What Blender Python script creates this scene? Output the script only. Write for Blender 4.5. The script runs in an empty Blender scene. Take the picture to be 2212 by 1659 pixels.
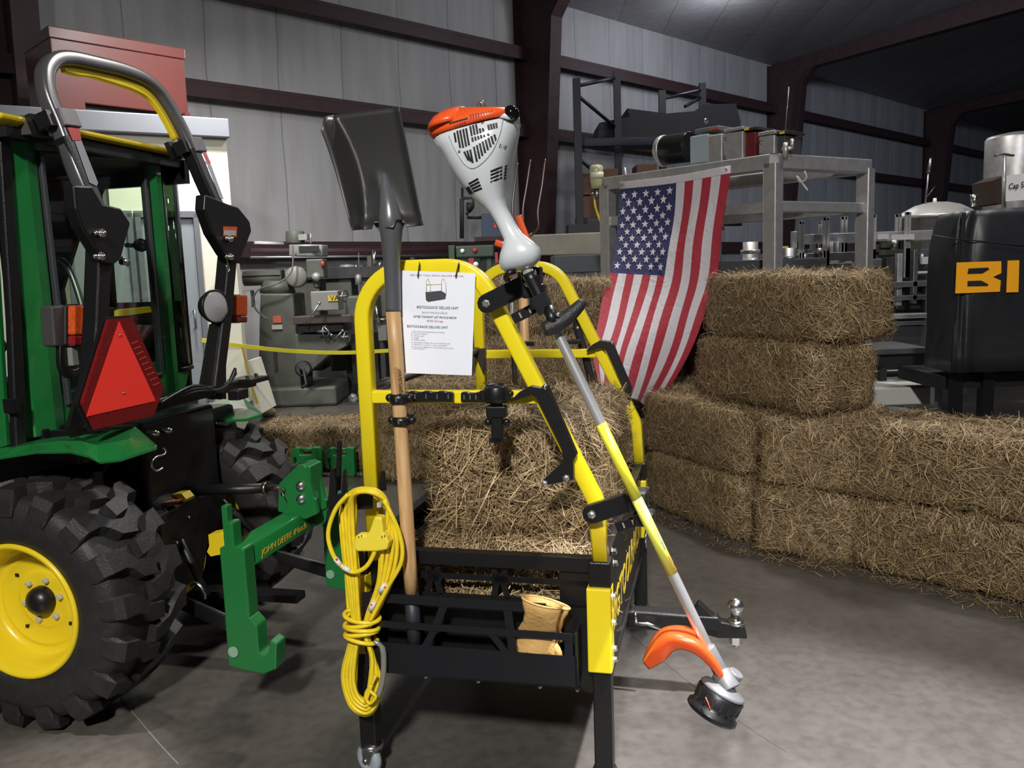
import bpy, bmesh, math, random
import numpy as np
from mathutils import Vector, Matrix
SC = bpy.context.scene
COL = SC.collection
random.seed(7)

# ------------------------------------------------------------------ camera, world, lights, exposure
FPX, PCX, PCY, CAMZ = 1800.0, 1106.0, 829.5, 1.40
PITCH = math.atan(239.5 / 1800.0); ROLL = math.radians(2.0)
_fw = Vector((0, math.cos(PITCH), -math.sin(PITCH)))
_r0 = Vector((1, 0, 0)); _u0 = Vector((0, math.sin(PITCH), math.cos(PITCH)))
_up = math.cos(ROLL) * _u0 + math.sin(ROLL) * _r0
_rt = math.cos(ROLL) * _r0 - math.sin(ROLL) * _u0
CAMP = Vector((0, 0, CAMZ))
cam_d = bpy.data.cameras.new('camera'); cam = bpy.data.objects.new('camera', cam_d); COL.objects.link(cam)
cam_d.sensor_fit = 'HORIZONTAL'; cam_d.sensor_width = 36.0; cam_d.lens = 36.0 * FPX / 2212.0
cam_d.clip_start = 0.05; cam_d.clip_end = 200
_m = Matrix((_rt, _up, -_fw)).transposed().to_4x4(); _m.translation = CAMP
cam.matrix_world = _m
SC.camera = cam

SC.view_settings.view_transform = 'Standard'; SC.view_settings.look = 'None'
SC.view_settings.gamma = 1.0; SC.view_settings.use_curve_mapping = False
SC.view_settings.exposure = 0.0

wd = bpy.data.worlds.new('world'); SC.world = wd; wd.use_nodes = True
wd.node_tree.nodes['Background'].inputs['Color'].default_value = (0.68, 0.76, 1.0, 1)
wd.node_tree.nodes['Background'].inputs['Strength'].default_value = 0.062

def lamp(name, loc, target, energy, size, color=(1, 1, 1), kind='AREA', spread=None, size_y=None):
    d = bpy.data.lights.new(name, kind); d.energy = energy; d.color = color
    if kind == 'AREA':
        d.shape = 'DISK' if size_y is None else 'RECTANGLE'
        d.size = size
        if size_y: d.size_y = size_y
        if spread: d.spread = math.radians(spread)
    elif kind == 'SPOT':
        d.shadow_soft_size = size; d.spot_size = math.radians(spread); d.spot_blend = 0.6
    else:
        d.shadow_soft_size = size
    o = bpy.data.objects.new(name, d); COL.objects.link(o); o.location = loc
    v = Vector(target) - Vector(loc)
    o.rotation_euler = v.to_track_quat('-Z', 'Y').to_euler()
    return o
lamp('highbay_lamp_front', (-0.6, -3.6, 5.0), (-0.2, 1.6, 0.0), 240, 0.5, (1.0, 0.975, 0.94), spread=120)
lamp('highbay_lamp_left', (-2.5, 7.0, 4.3), (-2.2, 9.8, 0.0), 120, 0.5, (1.0, 0.97, 0.94), spread=125)
lamp('highbay_lamp_middle', (1.6, 6.4, 6.2), (0.6, 3.8, 0), 210, 0.45, (1.0, 0.96, 0.90))
lamp('added_fill_right', (3.6, 3.4, 5.8), (3.0, 5.6, 0.5), 85, 0.5, (0.97, 0.96, 1.0))  # added fill that brightens the sign and machines at right
lamp('added_spot_right', (1.9, 1.1, 5.2), (0.80, 1.98, 0), 3600, 0.10, (0.98, 0.97, 1.0), 'SPOT', spread=24)  # added spot that makes the bright floor pool beside the rack
lamp('added_spot_left', (-1.5, 1.3, 5.2), (-1.36, 2.02, 0), 1500, 0.10, (1.0, 0.97, 0.92), 'SPOT', spread=12)  # added spot for the bright patch of floor by the near wheel
lamp('added_fill_distant', (10.5, 7.0, 6.0), (9.5, 23.0, 2.5), 150, 0.6, (0.72, 0.80, 1.0), spread=120)  # added bluish fill, out of view, that lifts the far wall bays
lamp('highbay_lamp_far', (4.1, 15.6, 5.55), (4.1, 15.6, 0), 55, 0.30, (0.88, 0.90, 1.0), 'POINT')
lamp('highbay_lamp_far_floor', (3.3, 12.0, 5.7), (2.2, 7.0, 0), 140, 0.36, (0.95, 0.96, 1.0), 'POINT')

# ------------------------------------------------------------------ pixel -> place helpers (measuring only)
def ray(x, y): return _fw + _rt * ((x - PCX) / FPX) + _up * ((PCY - y) / FPX)
def on_plane(x, y, p0, n):
    d = ray(x, y); n = Vector(n); return CAMP + d * ((Vector(p0) - CAMP).dot(n) / d.dot(n))
def on_z(x, y, z=0.0): return on_plane(x, y, (0, 0, z), (0, 0, 1))
def at_y(x, y, Y): return on_plane(x, y, (0, Y, 0), (0, 1, 0))
UU = Vector((0.97, -0.24, 0)).normalized(); VV = Vector((-UU.y, UU.x, 0)); ZZ = Vector((0, 0, 1))
class Frame:
    def __init__(s, o, u=UU):
        s.o = Vector(o); s.u = Vector(u).normalized(); s.v = Vector((-s.u.y, s.u.x, 0))
    def P(s, a, b, z): return s.o + s.u * a + s.v * b + ZZ * z
    def B(s, x, y, b): return on_plane(x, y, s.o + s.v * b, s.v)
    def A(s, x, y, a): return on_plane(x, y, s.o + s.u * a, s.u)
TR = Frame((-1.547, 2.61, 0))            # tractor: a rearward, b across, near wheel's outer face at b=0
RK = Frame(on_z(803, 1672))              # tool rack: a along its narrow end, b along its length

# ------------------------------------------------------------------ materials
MATS = {}
def mat(name, col, rough=0.5, metal=0.0, noise=0.0, nscale=8.0, bump=0.0, bscale=60.0, coat=0.0, emit=None, spec=None, alpha=None):
    if name in MATS: return MATS[name]
    m = bpy.data.materials.new(name); m.use_nodes = True; MATS[name] = m
    nt = m.node_tree; b = nt.nodes['Principled BSDF']
    b.inputs['Base Color'].default_value = (*col, 1); b.inputs['Roughness'].default_value = rough
    b.inputs['Metallic'].default_value = metal; b.inputs['Coat Weight'].default_value = coat
    if spec is not None: b.inputs['Specular IOR Level'].default_value = spec
    tc = nt.nodes.new('ShaderNodeTexCoord')
    n = nt.nodes.new('ShaderNodeTexNoise'); n.inputs['Scale'].default_value = nscale; n.inputs['Detail'].default_value = 5
    nt.links.new(tc.outputs['Object'], n.inputs['Vector'])
    r = nt.nodes.new('ShaderNodeMapRange')
    k = max(noise, 0.03)
    r.inputs['From Min'].default_value = 0.3; r.inputs['From Max'].default_value = 0.7
    r.inputs['To Min'].default_value = 1 - k; r.inputs['To Max'].default_value = 1 + k
    nt.links.new(n.outputs['Fac'], r.inputs['Value'])
    mx = nt.nodes.new('ShaderNodeVectorMath'); mx.operation = 'SCALE'
    mx.inputs[0].default_value = col
    nt.links.new(r.outputs['Result'], mx.inputs['Scale'])
    nt.links.new(mx.outputs['Vector'], b.inputs['Base Color'])
    if bump:
        n2 = nt.nodes.new('ShaderNodeTexNoise'); n2.inputs['Scale'].default_value = bscale; n2.inputs['Detail'].default_value = 4
        nt.links.new(tc.outputs['Object'], n2.inputs['Vector'])
        bp = nt.nodes.new('ShaderNodeBump'); bp.inputs['Strength'].default_value = bump; bp.inputs['Distance'].default_value = 0.01
        nt.links.new(n2.outputs['Fac'], bp.inputs['Height']); nt.links.new(bp.outputs['Normal'], b.inputs['Normal'])
    if emit:
        b.inputs['Emission Color'].default_value = (*col, 1); b.inputs['Emission Strength'].default_value = emit
    return m
def srgb(r, g, b):
    f = lambda c: (c / 255 / 12.92) if c <= 10 else ((c / 255 + 0.055) / 1.055) ** 2.4
    return (f(r), f(g), f(b))
M_YEL = mat('yellow_powder_coat', (0.84, 0.68, 0.014), 0.30, coat=0.3)
M_BLK = mat('black_powder_coat', (0.0065, 0.0065, 0.007), 0.36, bump=0.15, bscale=300)
M_BLKP = mat('black_plastic', (0.008, 0.008, 0.009), 0.36)
M_GRN = mat('green_paint', (0.012, 0.155, 0.035), 0.28, coat=0.35)
M_GRN2 = mat('green_iron_paint', (0.012, 0.20, 0.045), 0.4, coat=0.2)
M_TYEL = mat('tractor_yellow_paint', (0.78, 0.58, 0.015), 0.30, coat=0.3)
M_RUB = mat('tyre_rubber', (0.017, 0.016, 0.0155), 0.55, noise=0.2, nscale=30, bump=0.2, bscale=120)
M_CHR = mat('bright_zinc', (0.72, 0.72, 0.70), 0.22, 1.0)
M_STL = mat('dull_steel', (0.32, 0.32, 0.33), 0.42, 1.0, noise=0.15)
M_ALU = mat('brushed_stainless', (0.52, 0.51, 0.50), 0.42, 0.7, noise=0.12, nscale=20)
M_WOOD = None
M_ORG = mat('orange_plastic', (0.80, 0.095, 0.016), 0.32, coat=0.2)
M_WHT = mat('pale_grey_plastic', (0.60, 0.64, 0.66), 0.30, coat=0.25)
M_RED = mat('signal_red', (1.0, 0.042, 0.028), 0.45, noise=0.08, nscale=200)
M_DRED = mat('dark_red_reflector', (0.16, 0.008, 0.010), 0.25, noise=0.3, nscale=160)
M_DK = mat('near_black', (0.006, 0.006, 0.007), 0.6)
M_IRON = mat('red_oxide_steel', (0.042, 0.018, 0.020), 0.6, noise=0.2, nscale=6)
M_WP = mat('white_vinyl_paper', (0.82, 0.85, 0.92), 0.35)

def nodes_of(m): return m.node_tree.nodes, m.node_tree.links
def bare(name):
    m = bpy.data.materials.new(name); m.use_nodes = True; MATS[name] = m
    return m, m.node_tree.nodes, m.node_tree.links, m.node_tree.nodes['Principled BSDF']
def ramp(nd, pts):
    r = nd.new('ShaderNodeValToRGB'); e = r.color_ramp.elements
    while len(e) > 1: e.remove(e[-1])
    e[0].position = pts[0][0]; e[0].color = (*pts[0][1], 1)
    for p, c in pts[1:]:
        q = e.new(p); q.color = (*c, 1)
    return r

def glass_mat(name, tint, refl=1.0, trans=0.85):
    m, nd, ln, b = bare(name); nd.remove(b)
    out = nd['Material Output']
    t = nd.new('ShaderNodeBsdfTransparent'); t.inputs['Color'].default_value = (*tint, 1)
    g = nd.new('ShaderNodeBsdfGlossy'); g.inputs['Roughness'].default_value = 0.03; g.inputs['Color'].default_value = (0.9, 0.95, 0.95, 1)
    lw = nd.new('ShaderNodeLayerWeight'); lw.inputs['Blend'].default_value = 0.5
    pw = nd.new('ShaderNodeMath'); pw.operation = 'POWER'; pw.inputs[1].default_value = 5.0; ln.new(lw.outputs['Facing'], pw.inputs[0])
    f = nd.new('ShaderNodeMath'); f.operation = 'MULTIPLY_ADD'; f.inputs[1].default_value = 0.6; f.inputs[2].default_value = 0.025; ln.new(pw.outputs[0], f.inputs[0])
    mx = nd.new('ShaderNodeMixShader')
    ln.new(f.outputs[0], mx.inputs[0]); ln.new(t.outputs[0], mx.inputs[1]); ln.new(g.outputs[0], mx.inputs[2])
    ln.new(mx.outputs[0], out.inputs['Surface'])
    return m
M_GLASS = glass_mat('tinted_cab_glass', (0.90, 0.945, 0.895))
M_CLEAR = glass_mat('clear_plastic', (0.8, 0.78, 0.55))

def wood_mat():
    m, nd, ln, b = bare('ash_wood')
    tc = nd.new('ShaderNodeTexCoord'); mp = nd.new('ShaderNodeMapping'); mp.inputs['Scale'].default_value = (14, 14, 1.3)
    w = nd.new('ShaderNodeTexNoise'); w.inputs['Scale'].default_value = 3.0; w.inputs['Detail'].default_value = 6; w.inputs['Distortion'].default_value = 0.8
    r = ramp(nd, [(0.3, (0.42, 0.24, 0.10)), (0.55, (0.60, 0.38, 0.18)), (0.75, (0.68, 0.46, 0.24))])
    ln.new(tc.outputs['Object'], mp.inputs[0]); ln.new(mp.outputs[0], w.inputs['Vector']); ln.new(w.outputs['Fac'], r.inputs[0])
    ln.new(r.outputs[0], b.inputs['Base Color']); b.inputs['Roughness'].default_value = 0.45
    return m
M_WOOD = wood_mat()

def straw_mats():
    m, nd, ln, b = bare('straw_stems')
    g = nd.new('ShaderNodeNewGeometry')
    r = ramp(nd, [(0.0, (0.135, 0.088, 0.040)), (0.35, (0.27, 0.185, 0.088)), (0.72, (0.42, 0.30, 0.155)), (0.92, (0.54, 0.41, 0.23)), (1.0, (0.66, 0.50, 0.28))])
    ln.new(g.outputs['Random Per Island'], r.inputs[0]); ln.new(r.outputs[0], b.inputs['Base Color'])
    b.inputs['Roughness'].default_value = 0.55
    c, nd, ln, b = bare('packed_straw')
    tc = nd.new('ShaderNodeTexCoord'); n = nd.new('ShaderNodeTexNoise'); n.inputs['Scale'].default_value = 45; n.inputs['Detail'].default_value = 6
    n.inputs['Distortion'].default_value = 1.5
    r = ramp(nd, [(0.33, (0.060, 0.038, 0.018)), (0.52, (0.20, 0.135, 0.064)), (0.75, (0.36, 0.25, 0.125))])
    ln.new(tc.outputs['Object'], n.inputs['Vector']); ln.new(n.outputs['Fac'], r.inputs[0]); ln.new(r.outputs[0], b.inputs['Base Color'])
    bp = nd.new('ShaderNodeBump'); bp.inputs['Distance'].default_value = 0.03; ln.new(n.outputs['Fac'], bp.inputs['Height']); ln.new(bp.outputs['Normal'], b.inputs['Normal'])
    b.inputs['Roughness'].default_value = 0.8
    return m, c
M_STRAW, M_CORE = straw_mats()

def concrete():
    m, nd, ln, b = bare('sealed_concrete')
    tc = nd.new('ShaderNodeTexCoord')
    n1 = nd.new('ShaderNodeTexNoise'); n1.inputs['Scale'].default_value = 0.9; n1.inputs['Detail'].default_value = 8; n1.inputs['Roughness'].default_value = 0.6
    n2 = nd.new('ShaderNodeTexNoise'); n2.inputs['Scale'].default_value = 26; n2.inputs['Detail'].default_value = 5
    r1 = ramp(nd, [(0.3, (0.058, 0.053, 0.046)), (0.5, (0.088, 0.080, 0.070)), (0.7, (0.130, 0.120, 0.107))])
    r2 = ramp(nd, [(0.3, (0.80, 0.80, 0.80)), (0.6, (1.05, 1.05, 1.05))])
    mx = nd.new('ShaderNodeMix'); mx.data_type = 'RGBA'; mx.blend_type = 'MULTIPLY'; mx.inputs[0].default_value = 1.0
    for n in (n1, n2): ln.new(tc.outputs['Object'], n.inputs['Vector'])
    ln.new(n1.outputs['Fac'], r1.inputs[0]); ln.new(n2.outputs['Fac'], r2.inputs[0])
    ln.new(r1.outputs[0], mx.inputs[6]); ln.new(r2.outputs[0], mx.inputs[7])
    ln.new(mx.outputs[2], b.inputs['Base Color'])
    rr = nd.new('ShaderNodeMapRange'); rr.inputs['To Min'].default_value = 0.24; rr.inputs['To Max'].default_value = 0.38
    ln.new(n1.outputs['Fac'], rr.inputs['Value']); ln.new(rr.outputs[0], b.inputs['Roughness'])
    bp = nd.new('ShaderNodeBump'); bp.inputs['Strength'].default_value = 0.12; bp.inputs['Distance'].default_value = 0.01
    ln.new(n2.outputs['Fac'], bp.inputs['Height']); ln.new(bp.outputs['Normal'], b.inputs['Normal'])
    return m
M_CONC = concrete()

def vinyl(name, base, stain=True):
    """quilted insulation facing: pillowed sheets with dark seams every 1.2 m along local X"""
    m, nd, ln, b = bare(name)
    tc = nd.new('ShaderNodeTexCoord'); sx = nd.new('ShaderNodeSeparateXYZ'); ln.new(tc.outputs['Object'], sx.inputs[0])
    dn = nd.new('ShaderNodeTexNoise'); dn.inputs['Scale'].default_value = 0.6; ln.new(tc.outputs['Object'], dn.inputs['Vector'])
    ad = nd.new('ShaderNodeMath'); ad.operation = 'MULTIPLY_ADD'; ad.inputs[1].default_value = 0.12; ln.new(dn.outputs['Fac'], ad.inputs[0]); ln.new(sx.outputs['X'], ad.inputs[2])
    dv = nd.new('ShaderNodeMath'); dv.operation = 'DIVIDE'; dv.inputs[1].default_value = 1.0; ln.new(ad.outputs[0], dv.inputs[0])
    fr = nd.new('ShaderNodeMath'); fr.operation = 'FRACT'; ln.new(dv.outputs[0], fr.inputs[0])
    c = ramp(nd, [(0.0, tuple(x * 0.45 for x in base)), (0.012, base), (0.985, base), (1.0, tuple(x * 0.45 for x in base))])
    ln.new(fr.outputs[0], c.inputs[0])
    st = nd.new('ShaderNodeTexNoise'); st.inputs['Scale'].default_value = 2.2; st.inputs['Detail'].default_value = 5
    mp = nd.new('ShaderNodeMapping'); mp.inputs['Scale'].default_value = (3.0, 3.0, 0.35); ln.new(tc.outputs['Object'], mp.inputs[0]); ln.new(mp.outputs[0], st.inputs['Vector'])
    r = ramp(nd, [(0.35, (0.86, 0.85, 0.83)), (0.6, (1, 1, 1))]); ln.new(st.outputs['Fac'], r.inputs[0])
    mx = nd.new('ShaderNodeMix'); mx.data_type = 'RGBA'; mx.blend_type = 'MULTIPLY'; mx.inputs[0].default_value = 1.0
    ln.new(c.outputs[0], mx.inputs[6]); ln.new(r.outputs[0], mx.inputs[7]); ln.new(mx.outputs[2], b.inputs['Base Color'])
    sn = nd.new('ShaderNodeMath'); sn.operation = 'SINE'; ml = nd.new('ShaderNodeMath'); ml.operation = 'MULTIPLY'; ml.inputs[1].default_value = math.pi
    ln.new(fr.outputs[0], ml.inputs[0]); ln.new(ml.outputs[0], sn.inputs[0])
    bp = nd.new('ShaderNodeBump'); bp.inputs['Strength'].default_value = 0.25; bp.inputs['Distance'].default_value = 0.06
    ln.new(sn.outputs[0], bp.inputs['Height']); ln.new(bp.outputs['Normal'], b.inputs['Normal'])
    b.inputs['Roughness'].default_value = 0.5
    return m
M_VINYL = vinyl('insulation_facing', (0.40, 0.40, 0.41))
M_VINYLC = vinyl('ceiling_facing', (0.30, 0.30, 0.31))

# ------------------------------------------------------------------ mesh helpers
class MB:
    def __init__(s): s.v = []; s.f = []; s.sm = []; s.mi = []
    def add(s, vs, fs, smooth=False, mi=0):
        o = len(s.v); s.v += [Vector(x) for x in vs]
        for f in fs: s.f.append([i + o for i in f]); s.sm.append(smooth); s.mi.append(mi)
        return s
    def box(s, c, sz, ax=None, mi=0):
        ax = ax or (Vector((1, 0, 0)), Vector((0, 1, 0)), ZZ); c = Vector(c)
        vs = [c + ax[0] * (sx * sz[0] / 2) + ax[1] * (sy * sz[1] / 2) + ax[2] * (szz * sz[2] / 2) for sx in (-1, 1) for sy in (-1, 1) for szz in (-1, 1)]
        return s.add(vs, [(0, 1, 3, 2), (4, 6, 7, 5), (0, 4, 5, 1), (2, 3, 7, 6), (0, 2, 6, 4), (1, 5, 7, 3)], False, mi)
    def sweep(s, path, sec, hint=ZZ, closed=False, caps=True, smooth=True, mi=0, scale=None):
        """sec: list of (x,y); x along side = t x hint, y along hint-ish"""
        path = [Vector(p) for p in path]; n = len(path); rings = []
        hint = Vector(hint); up = None
        for i, p in enumerate(path):
            if closed: t = path[(i + 1) % n] - path[i - 1]
            else: t = path[min(i + 1, n - 1)] - path[max(i - 1, 0)]
            t.normalize()
            h = hint if up is None else up
            h2 = h - t * h.dot(t)
            if h2.length < 1e-4: h2 = t.orthogonal()
            h2.normalize()
            if up is not None: up = h2
            else: up = h2
            side = t.cross(h2).normalized()
            k = scale[i] if scale else 1.0
            rings.append([p + side * (x * k) + h2 * (y * k) for x, y in sec])
        m = len(sec); vs = [q for r in rings for q in r]; fs = []
        for i in range(n if closed else n - 1):
            j = (i + 1) % n
            for k in range(m):
                l = (k + 1) % m
                fs.append((i * m + k, i * m + l, j * m + l, j * m + k))
        s.add(vs, fs, smooth, mi)
        if caps and not closed:
            o = len(s.v) - len(vs)
            s.f.append([o + k for k in range(m)][::-1]); s.sm.append(False); s.mi.append(mi)
            s.f.append([o + (n - 1) * m + k for k in range(m)]); s.sm.append(False); s.mi.append(mi)
        return s
    def tube(s, path, r, seg=10, **k):
        if isinstance(r, (list, tuple)):
            sc = list(r); return s.sweep(path, circ(1.0, seg), scale=sc, **k)
        return s.sweep(path, circ(r, seg), **k)
    def cyl(s, a, b, r, r2=None, seg=16, mi=0):
        a = Vector(a); b = Vector(b)
        return s.sweep([a, b], circ(1.0, seg), hint=(b - a).orthogonal(), scale=[r, r if r2 is None else r2], mi=mi)
    def lathe(s, c, axis, prof, seg=32, mi=0, smooth=True, closed=False):
        """prof: (radius, height along axis)"""
        c = Vector(c); axis = Vector(axis).normalized(); e1 = axis.orthogonal().normalized(); e2 = axis.cross(e1)
        vs = []
        for r, h in prof:
            for k in range(seg):
                a = 2 * math.pi * k / seg
                vs.append(c + axis * h + (e1 * math.cos(a) + e2 * math.sin(a)) * max(r, 1e-5))
        fs = []; n = len(prof)
        for i in range(n - (0 if closed else 1)):
            j = (i + 1) % n
            for k in range(seg):
                l = (k + 1) % seg
                fs.append((i * seg + k, i * seg + l, j * seg + l, j * seg + k))
        return s.add(vs, fs, smooth, mi)
    def prism(s, pts, off, mi=0, off0=None):
        """planar polygon pts extruded by vector off"""
        off = Vector(off); a = [Vector(p) + (Vector(off0) if off0 else Vector()) for p in pts]; n = len(a)
        vs = a + [p + off for p in a]
        fs = [list(range(n))[::-1], [n + i for i in range(n)]] + [(i, (i + 1) % n, n + (i + 1) % n, n + i) for i in range(n)]
        return s.add(vs, fs, False, mi)
    def loft(s, rings, smooth=True, caps=True, mi=0):
        m = len(rings[0]); vs = [Vector(q) for r in rings for q in r]; fs = []
        for i in range(len(rings) - 1):
            for k in range(m):
                l = (k + 1) % m
                fs.append((i * m + k, i * m + l, (i + 1) * m + l, (i + 1) * m + k))
        s.add(vs, fs, smooth, mi)
        if caps:
            o = len(s.v) - len(vs)
            s.f.append([o + k for k in range(m)][::-1]); s.sm.append(False); s.mi.append(mi)
            s.f.append([o + (len(rings) - 1) * m + k for k in range(m)]); s.sm.append(False); s.mi.append(mi)
        return s
    def sphere(s, c, r, seg=14, mi=0, sq=(1, 1, 1)):
        c = Vector(c); n = seg // 2
        vs = []
        for i in range(n + 1):
            t = math.pi * i / n
            for k in range(seg):
                a = 2 * math.pi * k / seg
                vs.append(c + Vector((r * sq[0] * math.sin(t) * math.cos(a), r * sq[1] * math.sin(t) * math.sin(a), r * sq[2] * math.cos(t))))
        fs = [(i * seg + k, i * seg + (k + 1) % seg, (i + 1) * seg + (k + 1) % seg, (i + 1) * seg + k) for i in range(n) for k in range(seg)]
        return s.add(vs, fs, True, mi)
    def build(s, name, m, parent=None, label=None, bevel=0.0, kind=None, thick=0.0, bseg=2):
        me = bpy.data.meshes.new(name)
        lo = [min(v[i] for v in s.v) for i in range(3)]; hi = [max(v[i] for v in s.v) for i in range(3)]
        c = Vector([(lo[i] + hi[i]) / 2 for i in range(3)])
        me.from_pydata([v - c for v in s.v], [], s.f)
        for p, a, k in zip(me.polygons, s.sm, s.mi): p.use_smooth = a; p.material_index = k
        ms = m if isinstance(m, (list, tuple)) else [m]
        for x in ms: me.materials.append(x)
        bm = bmesh.new(); bm.from_mesh(me); bmesh.ops.remove_doubles(bm, verts=bm.verts, dist=1e-6)
        bmesh.ops.recalc_face_normals(bm, faces=bm.faces); bm.to_mesh(me); bm.free()
        o = bpy.data.objects.new(name, me); COL.objects.link(o); o.location = c
        if parent is not None: put_under(o, parent)
        if label: o['label'] = label
        if kind: o['kind'] = kind
        if thick:
            md = o.modifiers.new('thickness', 'SOLIDIFY'); md.thickness = thick; md.offset = 0
        if bevel:
            md = o.modifiers.new('edges', 'BEVEL'); md.width = bevel; md.segments = bseg; md.limit_method = 'ANGLE'; md.angle_limit = math.radians(40)
            md.harden_normals = False
        return o
def world_of(o):
    m = Matrix.LocRotScale(o.location, o.rotation_euler, o.scale)
    return m if o.parent is None else world_of(o.parent) @ o.matrix_parent_inverse @ m
def put_under(o, parent):
    o.parent = parent; o.matrix_parent_inverse = world_of(parent).inverted()
def circ(r, seg=12): return [(r * math.cos(2 * math.pi * k / seg), r * math.sin(2 * math.pi * k / seg)) for k in range(seg)]
def rrect(w, h, r, n=3):
    out = []
    for cx, cy, a0 in ((w / 2 - r, h / 2 - r, 0), (-w / 2 + r, h / 2 - r, 90), (-w / 2 + r, -h / 2 + r, 180), (w / 2 - r, -h / 2 + r, 270)):
        for k in range(n + 1):
            a = math.radians(a0 + 90 * k / n); out.append((cx + r * math.cos(a), cy + r * math.sin(a)))
    return out
def fillet(pts, rad, n=8):
    """round the inner corners of a polyline"""
    pts = [Vector(p) for p in pts]; out = [pts[0]]
    rads = rad if isinstance(rad, (list, tuple)) else [rad] * (len(pts) - 2)
    for i in range(1, len(pts) - 1):
        p, a, b = pts[i], pts[i - 1], pts[i + 1]
        d1 = (a - p).normalized(); d2 = (b - p).normalized(); ang = d1.angle(d2)
        t = min(rads[i - 1] / math.tan(ang / 2), (a - p).length * 0.49, (b - p).length * 0.49)
        r = t * math.tan(ang / 2)
        p1 = p + d1 * t; p2 = p + d2 * t; bis = (d1 + d2).normalized(); c = p + bis * math.hypot(r, t)
        for k in range(n + 1):
            q = (p1 - c).lerp(p2 - c, k / n).normalized()
            # slerp
            v1 = (p1 - c).normalized(); v2 = (p2 - c).normalized(); w = v1.angle(v2)
            if w < 1e-4: out.append(p1.lerp(p2, k / n)); continue
            f = k / n; q = (v1 * math.sin((1 - f) * w) + v2 * math.sin(f * w)) / math.sin(w)
            out.append(c + q * r)
    out.append(pts[-1]); return out
def smooth_path(pts, n=6, closed=False):
    pts = [Vector(p) for p in pts]; out = []; m = len(pts)
    rng = range(m if closed else m - 1)
    for i in rng:
        g = lambda k: pts[k % m] if closed else pts[max(0, min(m - 1, k))]
        p0, p1, p2, p3 = g(i - 1), g(i), g(i + 1), g(i + 2)
        for k in range(n):
            t = k / n
            out.append(0.5 * ((2 * p1) + (p2 - p0) * t + (2 * p0 - 5 * p1 + 4 * p2 - p3) * t * t + (3 * p1 - p0 - 3 * p2 + p3) * t ** 3))
    if not closed: out.append(pts[-1])
    return out
def thing(name, label, cat, loc, group=None):
    o = bpy.data.objects.new(name, None); COL.objects.link(o); o.location = Vector(loc); o.empty_display_size = 0.1
    o['label'] = label; o['category'] = cat
    if group: o['group'] = group
    return o
def tag(o, label, cat, group=None):
    o['label'] = label; o['category'] = cat
    if group: o['group'] = group
    return o
def copy_tree(o, parent=None):
    c = o.copy(); COL.objects.link(c)
    if parent is not None: c.parent = parent
    for ch in [x for x in bpy.data.objects if x.parent == o]: copy_tree(ch, c)
    return c
def text(name, s, org, xd, yd, size, m, parent, ext=0.0006, bold=0.0, width=None, align='LEFT', shear=0.0):
    cu = bpy.data.curves.new(name, 'FONT'); cu.body = s; cu.size = size; cu.extrude = ext; cu.offset = bold; cu.align_x = align; cu.shear = shear
    cu.resolution_u = 3
    o = bpy.data.objects.new(name + '_src', cu); COL.objects.link(o)
    dg = bpy.context.evaluated_depsgraph_get(); me = bpy.data.meshes.new_from_object(o.evaluated_get(dg))
    bpy.data.objects.remove(o); bpy.data.curves.remove(cu)
    xs = [v.co.x for v in me.vertices]; w = (max(xs) - min(xs)) if xs else 1
    k = (width / w) if width else 1.0
    xd = Vector(xd).normalized(); yd = Vector(yd).normalized(); zd = xd.cross(yd).normalized(); yd = zd.cross(xd)
    org = Vector(org)
    for v in me.vertices: v.co = xd * v.co.x * k + yd * v.co.y + zd * v.co.z
    me.materials.clear(); me.materials.append(m)
    o = bpy.data.objects.new(name, me); COL.objects.link(o); o.location = org
    if parent is not None: put_under(o, parent)
    return o
def bolt(c, n, r=0.008, h=0.006, mb=None):
    c = Vector(c); n = Vector(n).normalized(); mb = mb or MB()
    mb.lathe(c, n, [(0, -0.001), (r * 1.5, -0.001), (r * 1.5, 0.0015), (r, 0.002), (r, h), (r * 0.6, h + 0.002), (0, h + 0.002)], seg=6 if r < 0.012 else 12, smooth=False)
    return mb

# ------------------------------------------------------------------ the building
def struct(name, mb, m, **k): return mb.build(name, m, kind='structure', **k)
WP0 = Vector((0.32, 14.8, 0)); WD = Vector((0.7220, 0.6919, 0)).normalized(); WN = Vector((WD.y, -WD.x, 0))   # wall line, and its normal towards the hall
EAVE = 6.05
def wall_obj(name, p0, d, L, h, m, z0=0.0, thick=0.12):
    mb = MB(); n = Vector((-d.y, d.x, 0))
    mb.box(Vector((L / 2, thick / 2, z0 + h / 2)), (L, thick, h))
    o = mb.build(name, m, kind='structure')
    base = o.location.copy(); a = math.atan2(d.y, d.x)
    o.rotation_euler = (0, 0, a); o.location = Matrix.Rotation(a, 3, 'Z') @ base + Vector(p0)
    return o
wall_obj('wall_back', WP0 - WD * 26, WD, 75, EAVE + 0.3, M_VINYL)
fl = MB(); fl.box((6, 14, -0.05), (70, 60, 0.1)); struct('floor', fl, M_CONC)
# ceiling: rises 1 in 12 away from the wall
ce = MB()
c0 = WP0 - WD * 26 - WN * 0.2 + ZZ * (EAVE + 0.02); c1 = c0 + WD * 75; up = WN * 40 + ZZ * (40 / 12)
ce.prism([c0, c1, c1 + up, c0 + up], ZZ * 0.1)
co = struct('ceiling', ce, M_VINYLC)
# girts along the wall between the columns
for i, gz in enumerate((1.90, 3.86, 5.12)):
    g = MB(); p = WP0 - WD * 26 + WN * 0.12 + ZZ * gz
    g.box(p + WD * 37.5, (75, 0.20, 0.05), (WD, WN, ZZ)); g.box(p + WD * 37.5 + WN * 0.09 - ZZ * 0.08, (75, 0.012, 0.20), (WD, WN, ZZ))
    struct('trim_%d' % (i + 1), g, M_IRON)
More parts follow.
